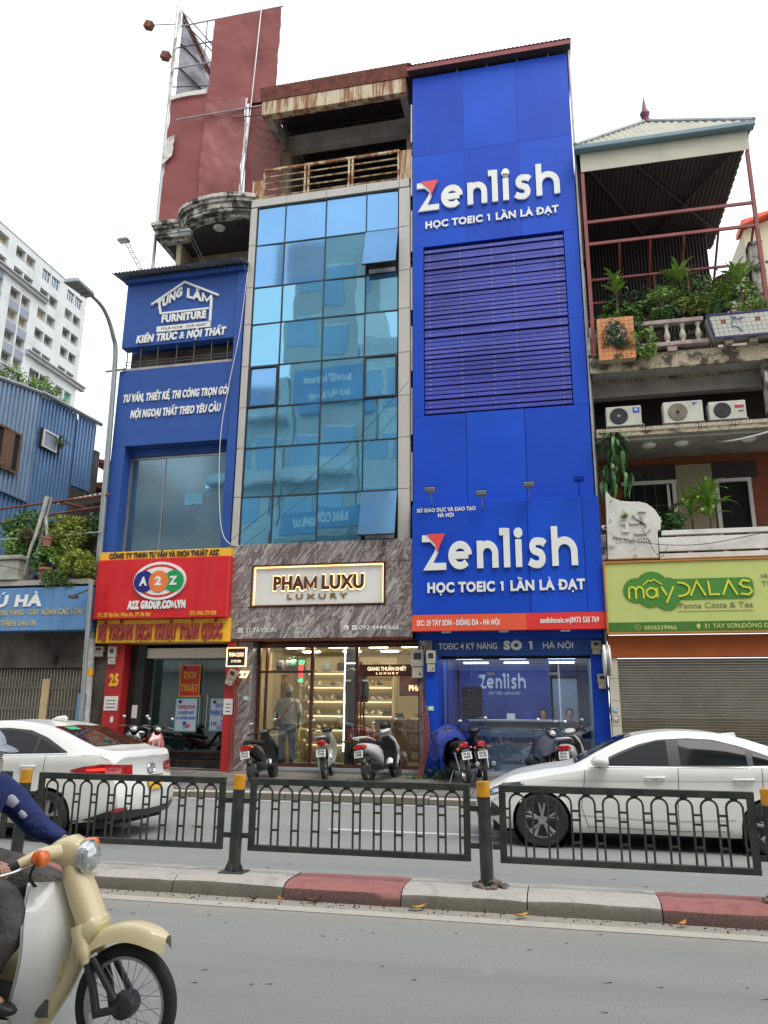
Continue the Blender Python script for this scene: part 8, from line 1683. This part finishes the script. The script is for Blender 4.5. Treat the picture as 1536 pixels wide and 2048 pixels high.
    if mirrors:
        for sg in (-1, 1): m_ = P(MB().tube([(hx-.02, sg*.17, hz+.03), (hx, sg*.24, hz+.15), (hx-.01, sg*.26, hz+.19)], .005, 5), 'mirror', 'black_plastic', t); P(MB().ball((hx-.01, sg*.27, hz+.22), (.012, .04, .03), 14, 8), 'mirror_glass', 'chrome', m_, smooth=True)
    if rack: P(MB().tube(sm([(-.45, -.14, .80), (-.7, -.15, .86), (-.92, -.1, .88), (-.92, .1, .88), (-.7, .15, .86), (-.45, .14, .80)]), .016, 8).tube([(-.8, -.13, .87), (-.8, .13, .87)], .012, 6), 'grab_rail', paint if rack == 1 else 'steel', t, smooth=True)
    for sg in (-1, 1): P(MB().ball((-.84, sg*.13, .70), (.03, .03, .022), 10, 6), 'indicator', 'amber', t, smooth=True)
    P(MB().tube([(-.1, .1, .26), (-.2, .24, .03)], .012, 6), 'kickstand', 'steel', t)
    if helmet: P(MB().ball((hx-.0, .0, hz+.13) if helmet == 1 else (-.3, 0, .9), (.14, .12, .11), 18, 10), 'hung_helmet', 'black_plastic', t, smooth=True)
    if cover:
        m_, x0, x1 = cover[:3]; dz_ = cover[3] if len(cover) > 3 else 0; rs = random.Random(int(abs(x*100))); mb = MB()
        def f(u, v):
            xx = x0+(x1-x0)*u; a = (v-.5)*2; top = interp([(-.95, .80), (-.4, .92), (.1, .98), (.4, 1.18), (.62, .95), (.8, .7)], xx)-dz_; wid = interp([(-.95, .14), (-.3, .24), (.2, .36), (.45, .40), (.8, .2)], xx)
            if abs(a) < .45: q = a/.45; z = top-.08*q*q; y = wid*.6*q
            else: q = (abs(a)-.45)/.55; z = top-.08-(top-.50)*q*(.75+.3*noise.noise(Vector((xx*2.2, a, 0)))); y = math.copysign(wid*(.6+.45*q**.6), a)
            n1 = noise.noise(Vector((xx*5, a*3, 1)))*.035+noise.noise(Vector((xx*14, a*2, 3)))*.015; return (xx+n1*.5, y+n1*math.copysign(1, a), z+n1*.6)
        P(mb.grid(f, 30, 28), 'rain_cover', m_, t, smooth=True)
    t.location = (x, y, z); t.rotation_euler = (radians(lean), 0, 0); t.rotation_mode = 'XYZ'; t.rotation_euler = Matrix.Rotation(radians(head), 4, 'Z').to_euler()
    t.matrix_world = Matrix.Translation((x, y, z)) @ Matrix.Rotation(radians(head), 4, 'Z') @ Matrix.Rotation(radians(lean), 4, 'X')
    return t
def gz(y): return pz(y)+.0
bike('black scooter parked at the left of the luxury shop, its tail towards the road', -6.02, 15.85, gz(15.85), 92, 'paint_black', lean=-11, plate='29-L2 718.10')
bike('pale green white underbone seen straight from behind in front of the shop window', -4.78, 16.3, gz(16.3), 100, 'paint_pale', 'cub', lean=-6, plate='29-N5 7705', name='parked_motorbike', rack=2)
bike('white scooter with a black helmet on its handlebar beside the red conduits', -3.60, 16.3, gz(16.25), 76, 'paint_white', lean=-9, plate='29-K6 3798', rack=1, helmet=1, inner='black_plastic')
bike('motorbike half under a bright blue rain cover at the left blue column', -2.05, 16.35, gz(16.4), 112, 'paint_black', 'cub', lean=-9, plate='29-Z6 4295', name='parked_motorbike', cover=('tarp_blue', -.15, .72, .06), mirrors=False)
bike('dark underbone motorbike right of the one under the blue rain cover', -1.60, 16.55, gz(16.6), 101, 'paint_black', 'cub', lean=-7, plate='29-X3 3174', name='parked_motorbike')
bike('dark scooter with navy apron and green mirror behind the white sedan bonnet', -.35, 16.65, gz(16.6), -75, 'paint_black', lean=-4, plate='29-H1 404.12', cover=('tarp_navy', .2, .70, .22))
bike('black and white scooter with a bright red tail light behind the white sedan windscreen', .22, 16.75, gz(16.6), 82, 'paint_white', lean=-5, plate='29-H1 553.21', rack=1)
bike('dark maroon motorbike parked before the translation office door', -8.95, 16.35, gz(16.3), -55, 'paint_red', 'cub', lean=-6, plate='29-P1 771.02', name='parked_motorbike')
bike('black scooter with red trim beside the left red column', -9.5, 16.45, gz(16.4), -65, 'paint_black', lean=-6, plate='29-S2 118.34', rack=2)

# ================================================================== CREAM UNDERBONE AND ITS RIDER (crossing in the near lane, heading right)
M('cub_cream', (.72, .62, .37), .3, var=.03, coat=.6); M('cub_white', (.72, .72, .69), .35, var=.04, coat=.4); M('spoke_metal', (.35, .35, .36), .3, .9)
cb = T('cream_motorbike', 'cream underbone motorbike with white leg shield crossing in the foreground', 'motorbike', (-2.07, 3.75, 0), local=True)
def cbike():
    t = cb
    for xc in (0, -1.19):
        w = P(MB().lathe([(.206, -.018), (.216, -.026), (.243, -.028), (.258, -.014), (.262, 0), (.258, .014), (.243, .028), (.216, .026), (.206, .018)], (xc, 0, .262), 56, 'y', True), 'wheel', 'rubber', t, smooth=50)
        P(MB().lathe([(.193, -.018), (.207, -.021), (.207, .021), (.193, .018)], (xc, 0, .262), 48, 'y', True), 'rim', 'alloy', w, smooth=40)
        for q in range(28):
            a = 2*pi*q/28; s_ = 1 if q % 2 else -1; P(MB().tube([(xc+.045*cos(a+.5*s_), s_*.03, .262+.045*sin(a+.5*s_)), (xc+.196*cos(a), 0, .262+.196*sin(a))], .0016, 4), 'spoke', 'spoke_metal', w)
        P(MB().lathe([(.03, -.06), (.055, -.045), (.062, 0), (.055, .045), (.03, .06)], (xc, 0, .262), 20, 'y'), 'hub', 'alloy_dark', w, smooth=40)
    # front end: leading link fork legs and their covers
    for sg in (-1, 1):
        P(MB().tube(sm([(-.245, sg*.07, .60), (-.22, sg*.072, .52), (-.18, sg*.07, .44)]), [.036]*6+[.033]*4+[.026]*3, 12), 'fork_cover', 'cub_cream', t, smooth=True); P(MB().tube([(-.19, sg*.07, .47), (-.14, sg*.069, .35), (-.105, sg*.068, .22)], .02, 10), 'fork_leg', 'alloy_dark', t, smooth=True)
        P(MB().tube([(-.105, sg*.068, .235), (0, sg*.066, .262)], .018, 8), 'fork_link', 'alloy_dark', t, smooth=True); P(MB().tube([(-.02, sg*.07, .30), (-.15, sg*.075, .47)], .016, 8), 'shock_absorber', 'alloy_dark', t, smooth=True)
    def fen(u, v):
        a = radians(136-80*u); q = (v-.5)*2; r = .325+.02*u; wd = .078*(1 if u < .8 else 1-.5*((u-.8)/.2)**2)*(.75+.25*min(1, u*4)); return (r*cos(a)*1.02, wd*(abs(q)**.8)*(1 if q > 0 else -1), .262+.02+r*sin(a)-.075*abs(q)**3)
    P(MB().grid(fen, 28, 14), 'front_fender', 'cub_cream', t, smooth=True)
    P(MB().loft([((-.275, 0, .50), .07, .055), ((-.23, 0, .555), .10, .085), ((-.18, 0, .59), .09, .065), ((-.15, 0, .60), .06, .03)], 18), 'fork_yoke_cover', 'cub_cream', t, smooth=True)
    P(MB().loft([((-.20, 0, .58), .085, .06, (1, 0, .45)), ((-.265, 0, .70), .085, .064, (1, 0, .45)), ((-.32, 0, .80), .078, .058, (1, 0, .45)), ((-.36, 0, .88), .06, .045, (1, 0, .45))], 20), 'column_cover', 'cub_cream', t, smooth=True)
    def shield(u, v):
        z = .12+.66*u; q = (v-.5)*2; wd = interp([(.12, .12), (.28, .19), (.48, .225), (.66, .20), (.78, .10)], z); xc = interp([(.12, -.47), (.28, -.39), (.48, -.335), (.66, -.36), (.78, -.42)], z); return (xc-.12*abs(q)**1.7+.03, wd*q, z)
    P(MB().grid(shield, 26, 20), 'leg_shield', 'cub_white', t, smooth=True)
    def shield2(u, v): a = shield(u, v); return (a[0]-.018, a[1]*.985, a[2])
    P(MB().grid(shield2, 20, 16), 'leg_shield_back', 'cub_white', t, smooth=True)
    P(MB().tube(sm([(-.25, 0, .52), (-.33, 0, .32), (-.45, 0, .14)]), .045, 10), 'down_tube', 'cub_cream', t, smooth=True)
    # handlebar unit with headlight and signals
    P(MB().loft([((-.30, 0, .90), .06, .075), ((-.355, 0, .915), .082, .082), ((-.42, 0, .92), .085, .06), ((-.47, 0, .915), .065, .032)], 20), 'handlebar_unit', 'cub_cream', t, smooth=True)
    for sg in (-1, 1):
        P(MB().tube(sm([(-.39, sg*.04, .92), (-.43, sg*.15, .92), (-.49, sg*.24, .885)]), [.043, .042, .04, .038, .036, .035, .033, .032, .031, .03, .028, .026, .024], 12), 'handlebar_arm', 'cub_cream', t, smooth=True)
        P(MB().tube([(-.49, sg*.24, .885), (-.555, sg*.36, .86)], .018, 12), 'grip', 'rubber', t, smooth=True); P(MB().tube(sm([(-.45, sg*.22, .885), (-.47, sg*.3, .865), (-.51, sg*.385, .855)]), .006, 6), 'brake_lever', 'chrome', t, smooth=True)
        P(MB().tube([(-.42, sg*.20, .915), (-.375, sg*.215, .915)], [.034, .038], 16), 'turn_signal', 'amber', t, smooth=45); P(MB().ball((-.375, sg*.215, .915), (.018, .038, .038), 14, 8), 'signal_lens', 'amber', t, smooth=True)
    P(MB().lathe([(.03, -.225), (.06, -.238), (.072, -.252), (.07, -.30)], (0, 0, .895), 26, 'x'), 'headlight', 'lamp_clear', t, smooth=50); P(MB().tube([(-.268, .075*cos(a), .895+.075*sin(a)) for a in [2*pi*i/26 for i in range(26)]], .006, 6, closed=True), 'headlight_ring', 'chrome', t, smooth=True)
    # frame, engine, seat, rear
    P(MB().loft([((-.32, 0, .42), .06, .08), ((-.55, 0, .36), .07, .07), ((-.75, 0, .42), .085, .09), ((-.95, 0, .52), .1, .1), ((-1.2, 0, .60), .09, .08), ((-1.45, 0, .60), .06, .05)], 20), 'frame_body', 'cub_cream', t, smooth=True)
    P(MB().loft([((-.38, 0, .24), .07, .06), ((-.55, 0, .25), .12, .09), ((-.78, 0, .26), .12, .1), ((-.9, 0, .28), .08, .06)], 16), 'engine', 'engine_grey', t, smooth=True)
    P(MB().loft([((-.66, 0, .70), .09, .03), ((-.78, 0, .735), .125, .045), ((-1.05, 0, .745), .135, .05), ((-1.3, 0, .76), .12, .045), ((-1.38, 0, .76), .08, .03)], 20, 3), 'seat', 'seat_black', t, smooth=True)
    def rf(u, v): a = radians(20+140*u); q = (v-.5)*2; return (-1.19+.34*cos(a), .08*q, .30+.34*sin(a)-.04*q*q)
    P(MB().grid(rf, 20, 8), 'rear_fender', 'cub_cream', t, smooth=True)
    P(MB().tube([(-.5, -.15, .2), (-.9, -.17, .2), (-1.4, -.18, .28)], [.02, .035, .04], 12), 'exhaust', 'chrome', t, smooth=True); P(MB().tube([(-.66, -.27, .24), (-.66, .27, .24)], .014, 8), 'footrest', 'alloy_dark', t)
    for sg in (-1, 1): P(MB().tube([(-.66, sg*.2, .24), (-.66, sg*.3, .24)], .022, 10), 'foot_peg', 'rubber', t); P(MB().tube([(-1.19, sg*.09, .262), (-1.1, sg*.1, .6)], .024, 10), 'rear_shock', 'cub_cream', t, smooth=True)
    P(MB().ball((-1.5, 0, .58), (.03, .05, .04), 12, 8), 'taillight', 'tail_red', t, smooth=True)
    P(MB().tube(sm([(-.44, -.16, .9), (-.5, -.12, .8), (-.42, -.05, .7)]), .007, 6), 'control_cable', 'cable_black', t, smooth=True)
cbike()
M('jacket_blue', (.012, .026, .13), .8, var=.35, vs=14, bump=.7, bs=7); M('jacket_print', (.55, .57, .70), .8, var=.1); M('trousers_grey', (.10, .094, .088), .85, var=.3, vs=7, bump=.7, bs=8); M('helmet_grey', (.36, .42, .47), .35, coat=.5); M('mask_beige', (.55, .48, .42), .8)
rd = T('rider', 'rider in blue patterned jacket, grey trousers, pale helmet and mask on the cream motorbike', 'person', (-2.07, 3.75, 0), local=True)
def rj(x, y, z): return (x, y, z)
RJ = dict(pelvis=rj(-1.08, 0, .83), waist=rj(-1.06, 0, .97), chest=rj(-1.0, 0, 1.13), neck=rj(-.94, 0, 1.26), head=rj(-.93, 0, 1.37), crown=rj(-.94, 0, 1.47))
for d, q in (('l', 1), ('r', -1)):
    RJ.update({'shoulder_'+d: rj(-.98, .19*q, 1.21), 'elbow_'+d: rj(-.80, .29*q, .99), 'wrist_'+d: rj(-.60, .305*q, .905), 'palm_'+d: rj(-.54, .305*q, .90), 'hip_'+d: rj(-1.04, .1*q, .80), 'knee_'+d: rj(-.62, .19*q, .68), 'ankle_'+d: rj(-.66, .2*q, .32), 'toe_'+d: rj(-.50, .21*q, .27)})
human(rd, 'skin', RJ)
for q in (1, -1): fingers(rd, 'skin', (-.555, .305*q, .893), (.93, .1*q, -.12), (0, 1, 0), (0, 0, 1), curl=.9, thumb=-q)
jk = sec_loft([((-1.09, 0, .77), .15, .20), ((-1.08, 0, .87), .15, .19), ((-1.04, 0, 1.01), .145, .195), ((-1.0, 0, 1.14), .15, .215), ((-.97, 0, 1.22), .12, .20), ((-.95, 0, 1.27), .075, .08), ((-.94, 0, 1.31), .065, .065)], 24)
for q in (1, -1): jk.tube(sm([(-.99, .15*q, 1.20), (-.92, .24*q, 1.12), (-.80, .295*q, .99), (-.70, .305*q, .94), (-.63, .305*q, .913)], 4), [.085, .085, .083, .08, .078, .075, .072, .07, .07, .066, .06, .056, .052, .05, .048, .046, .045], 14)
P(jk, 'jacket', 'jacket_blue', rd, smooth=True)
for pts, w in (([(-.91, .16, 1.15), (-.86, .19, 1.10)], .024), ([(-.84, .20, 1.065), (-.81, .215, 1.035)], .014), ([(-1.05, -.19, 1.0), (-1.02, -.215, 1.12)], .03), ([(-.93, -.16, .80), (-.90, -.12, .84)], .04)):
    P(MB().tube([pts[0], tuple((Vector(pts[0])+Vector(pts[1]))/2+Vector((0, -.004, 0))), pts[1]], [w, w*1.3, w], 10, flat=.5), 'jacket_print', 'jacket_print', rd, smooth=True)
P(MB().ball((-.68, -.26, .715), (.10, .06, .085), 16, 10), 'jacket_hem', 'jacket_print', rd, smooth=True)
P(sec_loft([((-.86, -.13, .73), .11, .08), ((-.86, -.12, .79), .11, .08), ((-.93, -.1, .86), .10, .07)], 16), 'jacket_hem', 'jacket_print', rd, smooth=True)
for q in (1, -1): P(MB().tube(sm([(-1.08, .1*q, .79), (-.82, .15*q, .75), (-.60, .19*q, .68), (-.55, .195*q, .60), (-.63, .2*q, .46), (-.68, .2*q, .32)], 5), [.125]*4+[.12]*4+[.108]*3+[.10]*3+[.098]*4+[.09]*4+[.085]*4, 18), 'trouser_leg', 'trousers_grey', rd, smooth=True)
for q in (1, -1): P(MB().loft([((-.74, .2*q, .285), .035, .04), ((-.68, .2*q, .29), .045, .055), ((-.58, .205*q, .275), .045, .04), ((-.47, .21*q, .265), .04, .025), ((-.44, .21*q, .262), .02, .012)], 14), 'shoe', 'black_plastic', rd, smooth=True)
def PH(mb, *a, **k): return P(mb.xform(Matrix.Translation((-.18, 0, -.135))), *a, **k)
PH(MB().ball((-.80, 0, 1.545), (.135, .115, .115), 26, 14), 'helmet', 'helmet_grey', rd, smooth=True)
PH(MB().loft([((-.72, 0, 1.55), .10, .02), ((-.65, 0, 1.535), .085, .012), ((-.60, 0, 1.525), .05, .006)], 16), 'helmet_peak', 'helmet_grey', rd, smooth=True)
PH(MB().loft([((-.715, 0, 1.455), .07, .05), ((-.69, 0, 1.45), .058, .052), ((-.672, 0, 1.452), .03, .035)], 18), 'face_mask', 'mask_beige', rd, smooth=True); PH(MB().tube([(-.70, -.075, 1.47), (-.80, -.09, 1.49)], .004, 5), 'mask_loop', 'mask_beige', rd)
for q in (1, -1): PH(MB().ball((-.712, .032*q, 1.507), (.009, .013, .007), 10, 6), 'eye', 'hair', rd, smooth=True); PH(MB().ball((-.81, .09*q, 1.49), (.02, .012, .03), 10, 6), 'ear', 'skin', rd, smooth=True); PH(MB().tube([(-.79, .088*q, 1.5), (-.755, .05*q, 1.40)], .006, 5), 'chin_strap', 'black_plastic', rd)
